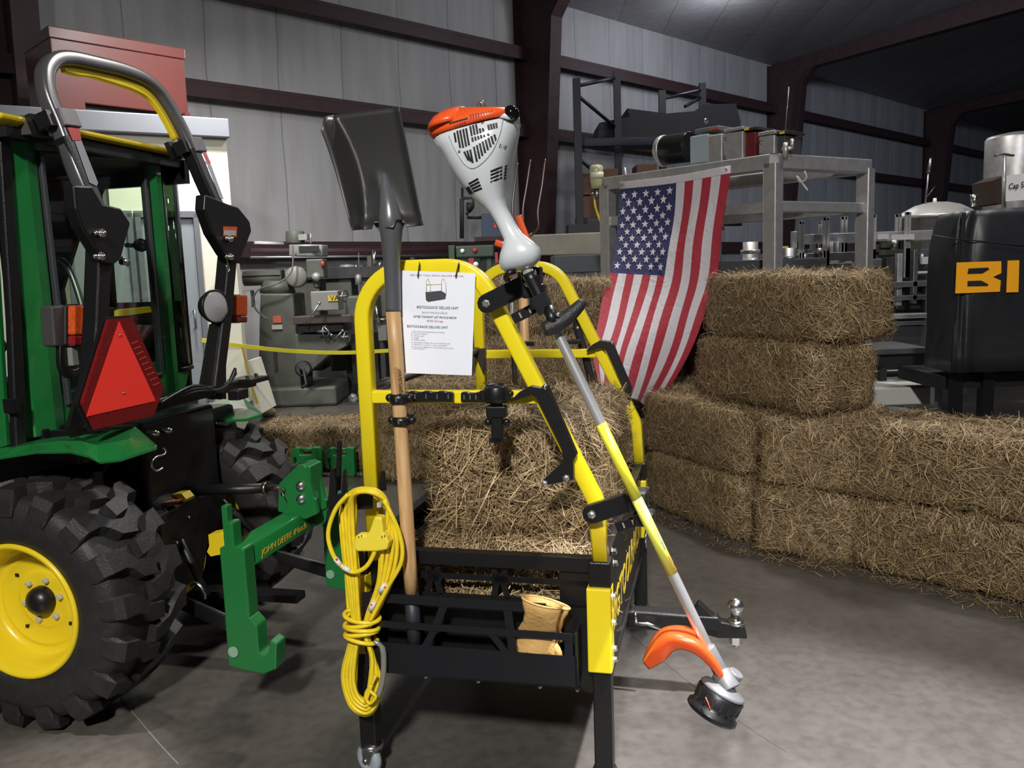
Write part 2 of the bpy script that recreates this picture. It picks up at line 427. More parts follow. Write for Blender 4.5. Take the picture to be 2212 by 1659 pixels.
# tapered frames: column + rafter
for i, t in enumerate((-16.0, -7.8, 0.0, 8.4, 18.2, 27.2, 36.5)):
    p = WP0 + WD * t + WN * 0.02
    fw2 = 0.13
    web0, web1 = 0.40, 0.85
    c = MB()
    kz = EAVE - 0.55
    # web
    poly = [p, p + WN * web0, p + WN * web1 + ZZ * kz, p + WN * (web1 + 0.28) + ZZ * (kz + 0.34), p + WN * 9 + ZZ * (EAVE + 9 / 12 - 0.50), p + WN * 9 + ZZ * (EAVE + 9 / 12), p + ZZ * EAVE]
    c.prism([q - WD * 0.006 for q in poly], WD * 0.012)
    inner = poly[1:5]
    for a, b in zip(inner[:-1], inner[1:]):
        d = (b - a); nn = WD.cross(d).normalized()
        c.prism([a - WD * fw2, a + WD * fw2, b + WD * fw2, b - WD * fw2], nn * 0.014)
    a, b = poly[0], poly[-1]
    c.prism([a - WD * fw2, a + WD * fw2, b + WD * fw2, b - WD * fw2], -WN * 0.012)
    struct('trim_%d' % (i + 4), c, M_IRON)

# office partition, cream with grey cap, double grey door
M_CREAM = mat('cream_painted_panel', (0.74, 0.72, 0.60), 0.55, noise=0.04, nscale=3)
M_GREYM = mat('grey_trim', (0.15, 0.16, 0.18), 0.5)
M_DOOR = mat('grey_door_paint', (0.26, 0.29, 0.31), 0.45)
OA = Vector((-2.57, 7.97, 0)); OB = Vector((-4.12, 7.06, 0)); OD = (OA - OB).normalized(); ON = Vector((OD.y, -OD.x, 0)); OZ = 2.87
w = MB(); w.box(OA - OD * 2.6 - ON * 0.06 + ZZ * (OZ / 2), (5.2, 0.12, OZ), (OD, ON, ZZ)); w.box(OA - OD * 0.06 - ON * 1.6 + ZZ * (OZ / 2), (0.12, 3.0, OZ), (OD, ON, ZZ))
struct('wall_left', w, M_CREAM)
w = MB(); w.box(OA - OD * 2.6 - ON * 0.0 + ZZ * (OZ - 0.06), (5.24, 0.16, 0.17), (OD, ON, ZZ)); struct('trim_11', w, M_GREYM, bevel=0.01)
def door(cen, n):
    d = MB(); d.box(cen + ZZ * 1.0 + ON * 0.02, (0.44, 0.04, 1.98), (OD, ON, ZZ))
    o = struct('door_%d' % n, d, M_DOOR, bevel=0.004)
    f = MB()
    for s in (-1, 1): f.box(cen + OD * (s * 0.245) + ZZ * 1.02 + ON * 0.03, (0.05, 0.07, 2.04), (OD, ON, ZZ))
    f.box(cen + ZZ * 2.03 + ON * 0.03, (0.54, 0.07, 0.06), (OD, ON, ZZ)); f.build('door_frame', M_GREYM, o, bevel=0.003)
    h = MB(); h.tube([cen + OD * 0.16 + ON * 0.04 + ZZ * 1.0, cen + OD * 0.16 + ON * 0.09 + ZZ * 1.0, cen + OD * 0.16 + ON * 0.09 + ZZ * 1.16, cen + OD * 0.16 + ON * 0.04 + ZZ * 1.16], 0.009); h.build('door_handle', M_STL, o)
door(OA - OD * 0.58, 1); door(OA - OD * 1.14, 2)
# joint and crack in the slab
for i, pts in enumerate(([(255, 1500), (330, 1590), (385, 1650)], [(1330, 1345), (1560, 1530), (1700, 1625)], [(1620, 1470), (1760, 1490), (1930, 1500)])):
    q = [on_z(x, y, 0.0006) for x, y in pts]; q = smooth_path(q, 8)
    j = MB(); j.sweep(q, [(-0.0016, -0.0005), (0.0016, -0.0005), (0.0016, 0.0004), (-0.0016, 0.0004)]); struct('trim_%d' % (12 + i), j, mat('slab_joint', (0.24, 0.22, 0.19) if i == 0 else (0.07, 0.065, 0.06), 0.7) if i == 0 else mat('slab_crack', (0.07, 0.065, 0.06), 0.7))
# ================================================================== the compact tractor
tractor = thing('tractor', 'green compact tractor with cab, yellow wheels and silver roll bar', 'tractor', TR.P(0, 0.575, 0))
TU, TV = TR.u, TR.v
WR, WW = 0.40, 0.30
def make_wheel(b0, side):
    """b0: outer face; side=-1 near wheel (outer face looks along -v), +1 far"""
    c = TR.P(0, b0, WR); ax = TV * (1 if side < 0 else -1)          # axis pointing inwards
    t = MB()
    prof = [(0.205, 0.012), (0.212, 0.002), (0.235, -0.004), (0.29, -0.010), (0.325, -0.004), (0.345, 0.012), (0.352, 0.03), (0.357, 0.09), (0.360, 0.15),
            (0.357, 0.21), (0.352, 0.27), (0.345, 0.288), (0.325, 0.304), (0.29, 0.310), (0.235, 0.304), (0.212, 0.298), (0.205, 0.288), (0.20, 0.15)]
    prof = [(r_ * 1.04, h_) for r_, h_ in prof]
    t.lathe(c, ax, prof, seg=72, closed=True)
    e1 = TU; e2 = ax.cross(e1) if False else ZZ
    def cylp(s, wv, r):        # s: arc length at R, wv: across 0..W
        a = s / 0.36
        return c + ax * wv + (e1 * math.sin(a) + e2 * math.cos(a)) * (r * 1.04)
    N = 17
    for k in range(N):
        for h in (0, 1):
            s0 = (k + 0.5 * h) * 2 * math.pi * 0.36 / N
            f = (lambda w_: w_) if h == 0 else (lambda w_: WW - w_)
            # (w, s shift, halfwidth, top radius, bottom radius)
            cl = [(-0.014, 0.000, 0.030, 0.318, 0.300), (-0.010, 0.000, 0.034, 0.352, 0.325), (0.004, 0.000, 0.034, 0.380, 0.338), (0.050, 0.004, 0.030, 0.388, 0.345), (0.074, 0.018, 0.029, 0.3885, 0.350), (0.104, 0.050, 0.028, 0.389, 0.352), (0.168, 0.062, 0.027, 0.389, 0.353)]
            vs = []
            for wv, ds, hw, rt, rb in cl:
                for q, hh in ((-1, hw), (1, hw)):
                    vs.append(cylp(s0 + ds + q * (hh + 0.006), f(wv), rb))
                for q, hh in ((1, hw), (-1, hw)):
                    vs.append(cylp(s0 + ds + q * (hh - 0.003), f(wv), rt))
            fs = []
            for i in range(len(cl) - 1):
                o = 4 * i
                for p, q in ((1, 2), (2, 3), (3, 0)): fs.append((o + p, o + q, o + q + 4, o + p + 4))
            fs.append((0, 1, 2, 3)); fs.append(tuple(4 * (len(cl) - 1) + i for i in (3, 2, 1, 0)))
            t.add(vs, fs)
    tire = t.build('rear_tyre', M_RUB, tractor, 'black lugged rear tyre, %s side' % ('near' if side < 0 else 'far'))
    r = MB()
    r.lathe(c, ax, [(0.212, 0.03), (0.222, 0.006), (0.221, -0.004), (0.213, -0.008), (0.205, -0.004), (0.199, 0.012), (0.192, 0.028), (0.186, 0.05), (0.180, 0.085),
                    (0.168, 0.098), (0.155, 0.098), (0.150, 0.092), (0.143, 0.094), (0.105, 0.112), (0.098, 0.106), (0.085, 0.104), (0.03, 0.104), (0.0, 0.104)], seg=64)
    rim = r.build('wheel_rim', M_TYEL, tractor, 'yellow steel wheel rim')
    hb = MB(); hb.lathe(c, ax, [(0.048, 0.11), (0.048, 0.088), (0.044, 0.075), (0.032, 0.062), (0.015, 0.056), (0, 0.055)], seg=32); hb.build('hub_cap', M_BLKP, rim)
    for k in range(6):
        a = math.radians(60 * k + 12)
        p = c + (TU * math.cos(a) + ZZ * math.sin(a)) * 0.070 + ax * 0.104
        n = MB(); n.lathe(p, -ax, [(0.011, -0.002), (0.011, 0.010), (0.007, 0.015), (0, 0.015)], seg=6, smooth=False); n.build('wheel_nut', M_CHR if False else mat('galvanised_nut', (0.55, 0.52, 0.42), 0.5, 0.3), rim)
    for a, rr in ((140, 0.122), (232, 0.122), (50, 0.122), (322, 0.122)):
        a = math.radians(a); p = c + (TU * math.cos(a) + ZZ * math.sin(a)) * rr + ax * 0.1035
        n = MB(); n.box(p, (0.011, 0.006, 0.011), (TU, TV, ZZ)); n.build('slot_hole', M_DK, rim)
make_wheel(-0.11, -1)
make_wheel(1.12, 1)
# front wheels, small, mostly out of frame
for b0 in (0.08, 0.88):
    c = TR.P(-1.45, b0, 0.24)
    t = MB(); t.lathe(c, TV, [(0.13, 0), (0.20, -0.005), (0.235, 0.02), (0.24, 0.1), (0.235, 0.18), (0.20, 0.205), (0.13, 0.2)], seg=40, closed=True); t.build('front_tyre', M_RUB, tractor)
    t = MB(); t.lathe(c, TV, [(0.13, 0.01), (0.12, 0.04), (0.05, 0.08), (0, 0.08)], seg=32); t.build('front_rim', M_TYEL, tractor)
# body: transmission housing, seat deck, hood
b = MB(); b.box(TR.P(-0.2, 0.575, 0.42), (0.55, 0.30, 0.30), (TU, TV, ZZ)); b.box(TR.P(-0.9, 0.575, 0.5), (1.2, 0.34, 0.30), (TU, TV, ZZ)); b.cyl(TR.P(0, 0.27, WR), TR.P(0, 0.90, WR), 0.075)
b.build('transmission', M_BLK, tractor, bevel=0.01)
b = MB(); b.box(TR.P(0.05, 0.56, 0.74), (0.22, 0.44, 0.36), (TU, TV, ZZ)); b.box(TR.P(-0.02, 0.52, 0.86), (0.30, 0.90, 0.06), (TU, TV, ZZ)); b.box(TR.P(0.12, 0.575, 0.50), (0.16, 0.36, 0.2), (TU, TV, ZZ)); b.build('rear_housing', M_BLK, tractor, bevel=0.015)
b = MB(); b.lathe(TR.P(0.19, 0.50, 0.36), TU, [(0, 0.0), (0.10, 0.0), (0.125, -0.02), (0.125, -0.14), (0.10, -0.15)], seg=32)
b.build('gearbox_cover', M_TYEL, tractor)
b = MB(); b.lathe(TR.P(0.17, 0.42, 0.50), TU, [(0, 0.06), (0.07, 0.06), (0.13, 0.05), (0.14, 0.0), (0.14, -0.02)], seg=24)
b.prism([TR.P(0.24, y, z) for y, z in ((0.28, 0.60), (0.50, 0.62), (0.56, 0.44), (0.50, 0.30), (0.34, 0.30), (0.28, 0.42))], -TU * 0.1)
ps = b.build('drive_shield', M_BLK, tractor, bevel=0.008)
b = MB()
for y, z in ((0.36, 0.48), (0.33, 0.44), (0.31, 0.40), (0.44, 0.55)): b.sphere(TR.P(0.243, y, z), 0.006, 8)
b.build('shield_screw', M_CHR, ps)
b = MB(); b.prism([TR.B(x, y, 0.40) for x, y in ((450, 1155), (478, 1150), (492, 1168), (490, 1195), (455, 1202), (447, 1192), (452, 1180))], TV * 0.05); b.build('yellow_casting', M_TYEL, tractor)
b = MB(); b.prism([TR.B(x, y, 0.42) for x, y in ((372, 1068), (392, 1066), (402, 1078), (398, 1085), (388, 1080), (370, 1078))], TV * 0.05); b.build('yellow_bracket', M_TYEL, tractor)
b = MB(); b.prism([TR.B(x, y, 0.36) for x, y in ((336, 1100), (352, 1086), (385, 1082), (380, 1088), (344, 1104))], TV * 0.03); b.build('red_warning_label', mat('faded_red_label', (0.5, 0.15, 0.12), 0.4), tractor)
# hood
h = MB()
rings = []
for a, zz, ww in ((-0.95, 1.02, 0.30), (-1.3, 1.0, 0.29), (-1.7, 0.94, 0.27), (-1.95, 0.86, 0.22)):
    rings.append([TR.P(a, 0.575 + x, z) for x, z in ((-ww, 0.55), (-ww, zz - 0.12), (-ww * 0.75, zz), (ww * 0.75, zz), (ww, zz - 0.12), (ww, 0.55))])
h.loft(rings, smooth=False); h.build('engine_hood', M_GRN, tractor, bevel=0.02)

# fenders
def fender(rows):
    rr = [smooth_path([TR.B(x, y, bb) for x, y in pts], 1) for pts, bb in rows]
    f = MB(); n = len(rr[0]); k_ = len(rr); vs = [r[i] for i in range(n) for r in rr]
    f.add(vs, [(i * k_ + k, i * k_ + k + 1, (i + 1) * k_ + k + 1, (i + 1) * k_ + k) for i in range(n - 1) for k in range(k_ - 1)])
    return f.build('fender', M_GRN, tractor, thick=0.012, bevel=0.003)
fender([([(-140, 1010), (0, 970), (60, 957), (120, 948), (165, 944), (203, 941), (291, 923), (338, 966)], 0.16), ([(-150, 1020), (0, 977), (66, 964), (130, 956), (176, 957), (210, 965), (278, 952), (338, 967)], -0.05), ([(-160, 1040), (0, 990), (76, 978), (152, 977), (192, 987), (215, 1001), (258, 996), (338, 968)], -0.10)])
fender([([(448, 874), (494, 864), (525, 861), (566, 895)], 1.14), ([(445, 890), (500, 886), (535, 884), (566, 896)], 0.98), ([(431, 910), (480, 910), (531, 908), (566, 897)], 0.86)])
b = MB()
for x, y in ((110, 953), (204, 957), (290, 926), (336, 967)):
    pass
for x, y, bb_ in ((203, 955, 0.02), (290, 926, 0.13), (335, 966, -0.04)):
    b = MB(); b.sphere(TR.B(x, y, bb_), 0.006, 8); b.build('fender_bolt', M_CHR, tractor)

q = MB(); q.prism([TR.P(a, 0.19, z) for a, z in ((0.16, 0.86), (0.05, 0.70), (-0.7, 0.60), (-0.7, 0.92), (0.16, 0.92))], TV * 0.02); q.build('fender_liner', M_BLK, tractor)
# cab shell
CA = -0.10
def cab_panel(name, ring, off, m, **k):
    q = MB(); q.prism(ring, off); return q.build(name, m, tractor, **k)
Z0, Z1 = 0.925, 1.92
# near rear corner panel (green) with crease
q = MB(); rings = []
for z in (Z0 - 0.02, 1.1, Z1):
    rings.append([TR.P(a, b_, z) for a, b_ in ((-0.13, 0.128), (-0.10, 0.140), (-0.085, 0.215), (-0.10, 0.275), (-0.13, 0.275), (-0.14, 0.16), (-0.15, 0.14))])
q.loft(rings, smooth=False); q.build('cab_corner_panel', M_GRN, tractor, 'green pressed corner post of the cab, near side', bevel=0.006)
q = MB(); rings = []
for z in (Z0 - 0.02, 1.1, Z1):
    rings.append([TR.P(a, b_, z) for a, b_ in ((-0.13, 0.835), (-0.10, 0.835), (-0.075, 0.865), (-0.075, 0.895), (-0.10, 0.925), (-0.13, 0.925))])
q.loft(rings, smooth=False); q.build('cab_corner_panel', M_GRN, tractor, 'green pressed corner post of the cab, far side', bevel=0.006)
# lower rear wall
q = MB(); q.prism([TR.P(CA - 0.005, y, z) for y, z in ((0.275, 0.91), (0.835, 0.90), (0.835, 1.09), (0.275, 1.03))], -TU * 0.03); q.build('cab_rear_wall', M_GRN, tractor, bevel=0.004)
q = MB(); q.prism([TR.P(CA + 0.005, y, z) for y, z in ((0.60, 0.88), (0.93, 0.88), (1.0, 1.03), (0.60, 1.05))], -TU * 0.02); q.build('cab_lower_panel', M_GRN, tractor, bevel=0.004)
# door seal strip on the near side and green door side
q = MB(); q.sweep([TR.A(40, 965, -0.10), TR.A(30, 700, -0.10), TR.A(4, 300, -0.10)], rrect(0.045, 0.03, 0.008), hint=TU, smooth=False)
q.box(TR.A(26, 876, -0.085), (0.04, 0.03, 0.045), (TU, TV, ZZ)); q.build('door_seal', M_BLK, tractor)
q = MB(); q.prism([TR.P(a, 0.115, z) for a, z in ((-0.20, 0.88), (-0.16, 1.48), (-1.0, 1.48), (-1.0, 0.6), (-0.62, 0.6), (-0.45, 0.82))], TV * 0.02); q.build('cab_door', M_GRN, tractor, bevel=0.004)
q = MB(); q.prism([TR.P(a, 0.12, z) for a, z in ((-0.16, 1.48), (-0.16, 1.90), (-0.95, 1.90), (-1.0, 1.48))], TV * 0.006); q.build('side_window', M_GLASS, tractor)
q = MB(); q.prism([TR.P(a, 1.03, z) for a, z in ((-0.17, 1.05), (-0.17, 1.90), (-0.95, 1.90), (-1.0, 1.05))], TV * 0.006); q.build('side_window', M_GLASS, tractor)
q = MB(); q.prism([TR.P(a, 1.03, z) for a, z in ((-0.12, 0.62), (-0.12, 1.33), (-1.0, 1.33), (-1.0, 0.62))], TV * 0.02); q.build('side_wall', M_BLK, tractor)
q = MB(); q.prism([TR.B(x, y, 1.0) for x, y in ((90, 325), (228, 325), (228, 408), (182, 410), (175, 488), (133, 625), (138, 655), (80, 700))], TV * 0.02); q.build('quarter_frame', M_BLK, tractor)
q = MB(); q.box(TR.P(-0.5, 1.0, 1.865), (0.95, 0.03, 0.09), (TU, TV, ZZ)); q.build('side_header', M_BLK, tractor)
q = MB(); q.prism([TR.P(-1.0, y, z) for y, z in ((0.12, 1.02), (1.03, 1.02), (1.03, 1.90), (0.12, 1.90))], TU * 0.006); q.build('windscreen', M_GLASS, tractor)
q = MB()
for bb in (0.13, 1.02):
    q.sweep([TR.P(-1.0, bb, 0.9), TR.P(-0.99, bb, 1.92)], rrect(0.05, 0.05, 0.01))
    q.sweep([TR.P(-0.15, bb, 1.90), TR.P(-1.0, bb, 1.90)], rrect(0.05, 0.06, 0.01))
q.sweep([TR.P(-0.48, 1.02, 1.02), TR.P(-0.46, 1.02, 1.90)], rrect(0.05, 0.03, 0.01))
q.sweep([TR.P(-0.99, 0.13, 1.88), TR.P(-0.99, 1.02, 1.88)], rrect(0.05, 0.08, 0.01)); q.build('cab_frame', M_BLK, tractor)
# rear window frame and glass
rw = [TR.P(CA, y, z) for y, z in ((0.295, 1.00), (0.285, 1.86), (0.82, 1.90), (0.815, 1.04))]
q = MB(); q.sweep(fillet(rw + [rw[0]], 0.03, 5) if False else rw, rrect(0.022, 0.028, 0.006), hint=TU, closed=True, smooth=False)
rwf = q.build('rear_window_frame', mat('window_rubber', (0.03, 0.033, 0.037), 0.55), tractor)
q = MB(); q.prism(rw, TU * 0.005); q.build('rear_window', M_GLASS, rwf)
# far rounded rear corner glass with rubber edge
q = MB(); rings = []
for z in (1.04, 1.89):
    rings.append([TR.P(a, b_, z) for a, b_ in ((-0.105, 0.93), (-0.10, 0.985), (-0.115, 1.04), (-0.15, 1.085), (-0.155, 1.08), (-0.12, 1.035), (-0.106, 0.98), (-0.112, 0.93))])
q.loft(rings); cg = q.build('corner_window', glass_mat('dark_green_glass', (0.16, 0.24, 0.15)), tractor)
q = MB()
q.sweep([TR.P(a, b_, 1.04) for a, b_ in ((-0.10, 0.93), (-0.095, 0.985), (-0.11, 1.04), (-0.15, 1.09))], rrect(0.018, 0.018, 0.005), hint=ZZ)
q.sweep([TR.P(a, b_, 1.895) for a, b_ in ((-0.10, 0.93), (-0.095, 0.985), (-0.11, 1.04), (-0.15, 1.09))], rrect(0.018, 0.018, 0.005), hint=ZZ)
q.sweep([TR.P(-0.15, 1.09, 1.03), TR.P(-0.15, 1.09, 1.905)], rrect(0.018, 0.018, 0.005)); q.sweep([TR.P(-0.10, 0.935, 1.03), TR.P(-0.10, 0.935, 1.905)], rrect(0.014, 0.014, 0.004))
q.build('corner_window_seal', M_BLK, cg)
# roof
q = MB(); rings = []
for z, g in ((1.926, 0.02), (1.932, 0.04), (1.948, 0.04), (1.958, 0.0), (1.962, -0.12)):
    rings.append([TR.P(a, b_, z) for a, b_ in ((-0.02 + g - 0.04, 0.10 - g), (-0.02 + g - 0.04, 1.05 + g), (-1.05 - g, 1.05 + g), (-1.05 - g, 0.10 - g))])
q.loft(rings, smooth=False); q.build('cab_roof', M_TYEL, tractor, bevel=0.012)
q = MB(); q.box(TR.P(-0.55, 0.575, 1.90), (1.02, 0.96, 0.035), (TU, TV, ZZ)); q.box(TR.P(-0.12, 0.575, 1.905), (0.10, 0.94, 0.035), (TU, TV, ZZ)); q.build('headliner', M_DK, tractor)
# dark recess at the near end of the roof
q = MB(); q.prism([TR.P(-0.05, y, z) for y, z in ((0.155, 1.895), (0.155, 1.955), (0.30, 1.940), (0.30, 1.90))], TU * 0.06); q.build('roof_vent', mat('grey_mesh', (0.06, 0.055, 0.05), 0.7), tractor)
q = MB(); q.prism([TR.P(-0.045, y, z) for y, z in ((0.10, 1.885), (0.10, 1.953), (0.158, 1.953), (0.158, 1.885))], -TU * 0.03); q.build('roof_end_cap', M_TYEL, tractor, bevel=0.003)
q = MB(); q.box(TR.P(-0.22, 0.6, 0.885), (0.26, 0.88, 0.09), (TU, TV, ZZ)); q.build('cab_base', M_BLK, tractor, bevel=0.004)
# seat and wheel inside
q = MB(); q.box(TR.P(-0.45, 0.575, 1.0), (0.42, 0.44, 0.12), (TU, TV, ZZ)); q.box(TR.P(-0.27, 0.575, 1.14), (0.10, 0.42, 0.36), (TU, TV, ZZ)); q.build('operator_seat', mat('black_vinyl', (0.02, 0.02, 0.02), 0.5), tractor, bevel=0.03)
q = MB(); q.lathe(TR.P(-0.85, 0.575, 1.22), (TU * 0.6 + ZZ), [(0.165, 0.0), (0.178, 0.012), (0.165, 0.024), (0.152, 0.012)], seg=28, closed=True); q.cyl(TR.P(-0.95, 0.575, 0.95), TR.P(-0.85, 0.575, 1.22), 0.025); q.build('steering_wheel', M_BLKP, tractor)
p = TR.A(300, 530, -0.14); q = MB(); q.lathe(p, -TU, [(0, -0.03), (0.022, -0.028), (0.028, -0.01), (0.022, 0.01), (0.012, 0.02)], seg=16); q.cyl(p - TU * 0.02, p - TU * 0.02 - TV * 0.05, 0.009); q.build('window_latch', M_BLKP, tractor)
q = MB(); q.prism([TR.A(x, y, -0.16) for x, y in ((256, 671), (262, 668), (325, 662), (328, 674), (300, 678), (256, 684))], -TU * 0.02); q.build('yellow_lever', M_TYEL, tractor)
q = MB(); q.tube(smooth_path([TR.P(-0.9, 0.95, 1.02), TR.P(-0.86, 0.93, 1.35), TR.P(-0.6, 0.9, 1.52), TR.P(-0.5, 0.9, 1.2), TR.P(-0.5, 0.9, 1.0)], 8), 0.014); q.build('grab_rail', M_STL, tractor)

# ---- roll bar: two posts and a folding hoop that leans forward
RA = 0.18
M_ROPS = mat('dark_silver_tube', (0.17, 0.165, 0.17), 0.30, 0.65, noise=0.08)
def rops_local(a_from_z): return None
nrm = (TU + ZZ * 0.30).normalized()
def RP(x, y, off=0.0): return on_plane(x, y, TR.P(RA, 0, 1.56), nrm) + nrm * off
hoop_px = [(212, 470), (176, 395), (146, 318), (128, 270), (105, 215), (97, 178), (100, 150), (118, 131), (150, 128), (200, 138), (258, 152), (305, 170), (338, 195), (362, 228), (383, 265), (403, 305), (425, 355), (449, 410), (480, 470)]
path = smooth_path([RP(x, y) for x, y in hoop_px], 5)
q = MB(); q.sweep(path, rrect(0.050, 0.052, 0.014), hint=nrm)
hoop = q.build('roll_bar_hoop', M_ROPS, tractor, 'silver-grey bent roll bar hoop')
# reflection of the yellow roof under the crown, built as a coloured strip
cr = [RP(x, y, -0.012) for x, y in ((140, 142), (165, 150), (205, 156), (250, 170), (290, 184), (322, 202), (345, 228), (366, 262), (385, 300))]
q = MB(); q.sweep(smooth_path(cr, 4), rrect(0.034, 0.018, 0.003), hint=nrm); q.build('yellow_roof_reflection', M_TYEL, hoop, 'yellow roof reflection painted as a strip along the inside of the hoop')
# dark lower sleeves of the hoop, sticker on near one
for side, pts in (('near', ((140, 300), (165, 362), (192, 425), (214, 476))), ('far', ((412, 325), (437, 385), (455, 425), (480, 474)))):
    q = MB(); q.sweep([RP(x, y) for x, y in pts], rrect(0.055, 0.057, 0.010), hint=nrm, smooth=False); sl = q.build('hoop_sleeve', M_BLK, hoop)
    if side == 'near':
        q = MB(); q.prism([RP(x, y, 0.030) for x, y in ((130, 283), (155, 281), (160, 310), (141, 311))], nrm * 0.001); q.build('red_reflector_tape', mat('red_tape', (0.42, 0.02, 0.018), 0.35), sl)
        q = MB(); q.prism([RP(x, y, 0.030) for x, y in ((146, 312), (160, 311), (196, 402), (193, 409), (178, 402))], nrm * 0.001); q.build('silver_reflector_tape', mat('silver_tape', (0.38, 0.38, 0.42), 0.25, 0.3), sl)
    else:
        q = MB(); q.prism([RP(x, y, 0.030) for x, y in ((421, 327), (430, 327), (470, 436), (462, 434))], nrm * 0.001); q.build('silver_reflector_tape', mat('silver_tape', (0.38, 0.38, 0.42), 0.25, 0.3), sl)
        q = MB(); q.prism([RP(x, y, 0.0315) for x, y in ((423, 333), (426, 333), (442, 357), (438, 358))], nrm * 0.001); q.build('red_mark', M_RED, sl)
    # clamp collar
    cpx = (134, 262) if side == 'near' else (415, 318)
    c = RP(*cpx); d = (RP(pts[1][0], pts[1][1]) - RP(pts[0][0], pts[0][1])).normalized(); sd = d.cross(nrm).normalized()
    q = MB(); q.box(c, (0.075, 0.075, 0.060), (sd, nrm, d)); col_ = q.build('hoop_clamp', mat('worn_grey_bracket', (0.15, 0.14, 0.15), 0.45, 0.3), hoop, bevel=0.004)
    q = MB(); q.box(c - sd * (0.05 if (c - sd).y < c.y else -0.05) - nrm * 0.01, (0.05, 0.05, 0.05), (sd, nrm, d)); q.box(c - nrm * 0.06 - TV * 0.045, (0.05, 0.02, 0.07), (sd, nrm, d)); q.build('clamp_bracket', M_BLK, col_)
    q = MB(); q.sphere(c - TV * 0.066 - nrm * 0.01, 0.007, 8); q.build('clamp_bolt', M_CHR, col_)
# hinge brackets and posts
def hinge(dx, dy, k, side):
    if side == 'near': pts = [(160, 400), (200, 402), (222, 440), (262, 450), (283, 482), (272, 520), (262, 560), (245, 573), (225, 570), (213, 545), (178, 490), (165, 450)]
    else: pts = [(444, 420), (466, 428), (492, 440), (515, 447), (540, 478), (544, 500), (528, 540), (518, 566), (500, 566), (486, 548), (460, 505), (442, 452)]
    c = [TR.A(x, y, RA + 0.045) for x, y in pts]
    q = MB(); q.prism(c, -TU * 0.045); hb = q.build('hinge_bracket', M_BLK, tractor, bevel=0.006)
    for x, y in (((212, 504), (210, 554)) if side == 'near' else ((491, 516), (491, 555))):
        p = TR.A(x, y, RA + 0.046); q = MB(); q.cyl(p - TU * 0.002, p + TU * 0.02, 0.013, seg=8); q.sphere(p + TU * 0.022, 0.008, 8); q.sphere(p - TV * 0.018 + TU * 0.006, 0.008, 8); q.build('hinge_pin', M_CHR, hb)
    if side == 'near':
        p = TR.A(266, 566, RA + 0.03); q = MB(); q.cyl(p - TV * 0.01, p + TV * 0.025, 0.010, seg=8); q.sphere(p + ZZ * 0.012, 0.007, 8); q.sphere(p + TV * 0.02 - ZZ * 0.01, 0.006, 8); q.build('lock_pin', M_CHR, hb)
    else:
        q = MB(); q.prism([TR.A(x, y, RA + 0.047) for x, y in ((482, 489), (512, 490), (511, 512), (482, 510))], TU * 0.001); q.build('warning_label', mat('orange_label', (0.62, 0.10, 0.03), 0.4), hb)
        q = MB(); q.prism([TR.A(x, y, RA + 0.0485) for x, y in ((484, 497), (509, 498), (509, 509), (484, 507))], TU * 0.001); q.build('label_text_block', mat('grey_label', (0.45, 0.42, 0.40), 0.5), hb)
        p = TR.A(491, 562, RA + 0.06); q = MB(); q.tube(smooth_path([p + ZZ * 0.02 - TV * 0.006, p - ZZ * 0.01, p - ZZ * 0.035 + TV * 0.01, p - ZZ * 0.045 - TV * 0.004, p - ZZ * 0.02 - TV * 0.012], 5, ), 0.0022, seg=6); q.build('hairpin_clip', M_CHR, hb)
hinge(0, 0, 1, 'near'); hinge(0, 0, 1, 'far')
for side, top, mid, bot in (('near', (213, 540), (207, 700), (190, 925)), ('far', (492, 545), (478, 700), (458, 860))):
    q = MB()
    b_ = TR.A(*top, RA); m_ = TR.A(*mid, RA); e_ = TR.A(*bot, RA)
    q.sweep([b_, m_, e_], rrect(0.058, 0.060, 0.008), hint=TU, smooth=False)
    q.build('roll_bar_post', M_BLK, tractor, bevel=0.0)
# flared lower mounting plates
q = MB(); q.prism([TR.A(x, y, RA - 0.005) for x, y in ((178, 790), (222, 790), (210, 930), (150, 945), (140, 925))], TU * 0.014); q.build('mounting_plate', M_BLK, tractor)
q = MB(); q.prism([TR.A(x, y, RA - 0.005) for x, y in ((452, 700), (482, 700), (482, 862), (425, 858))], TU * 0.014); q.build('mounting_plate', M_BLK, tractor)
# cross bar between the fenders
q = MB(); q.sweep([TR.P(0.17, 0.10, 0.965), TR.P(0.19, 0.5, 0.985), TR.P(0.17, 1.05, 0.975)], rrect(0.05, 0.045, 0.008), hint=ZZ); q.box(TR.P(0.20, 0.98, 0.99), (0.12, 0.14, 0.02), (TU, TV, ZZ))
cb = q.build('rear_cross_bar', M_BLK, tractor, bevel=0.003)
for b_ in (0.94, 1.01):
    bolt(TR.P(0.22, b_, 1.0), ZZ, 0.009, 0.012).build('bar_bolt', M_CHR, cb)
q = MB()
for k in range(3): q.tube(smooth_path([TR.P(0.205 + 0.01 * k, 0.35, 0.985), TR.P(0.235, 0.55, 1.0 + 0.012 * k), TR.P(0.22, 0.75, 0.985 - 0.006 * k), TR.P(0.16, 0.95, 1.02 + 0.01 * k)], 6), 0.007, seg=7)
q.build('wiring_harness', M_BLKP, cb)
q = MB(); q.box(TR.P(0.26, 0.80, 0.955), (0.05, 0.075, 0.04), (TU, TV, ZZ)); q.build('connector_box', M_BLKP, cb, bevel=0.004)
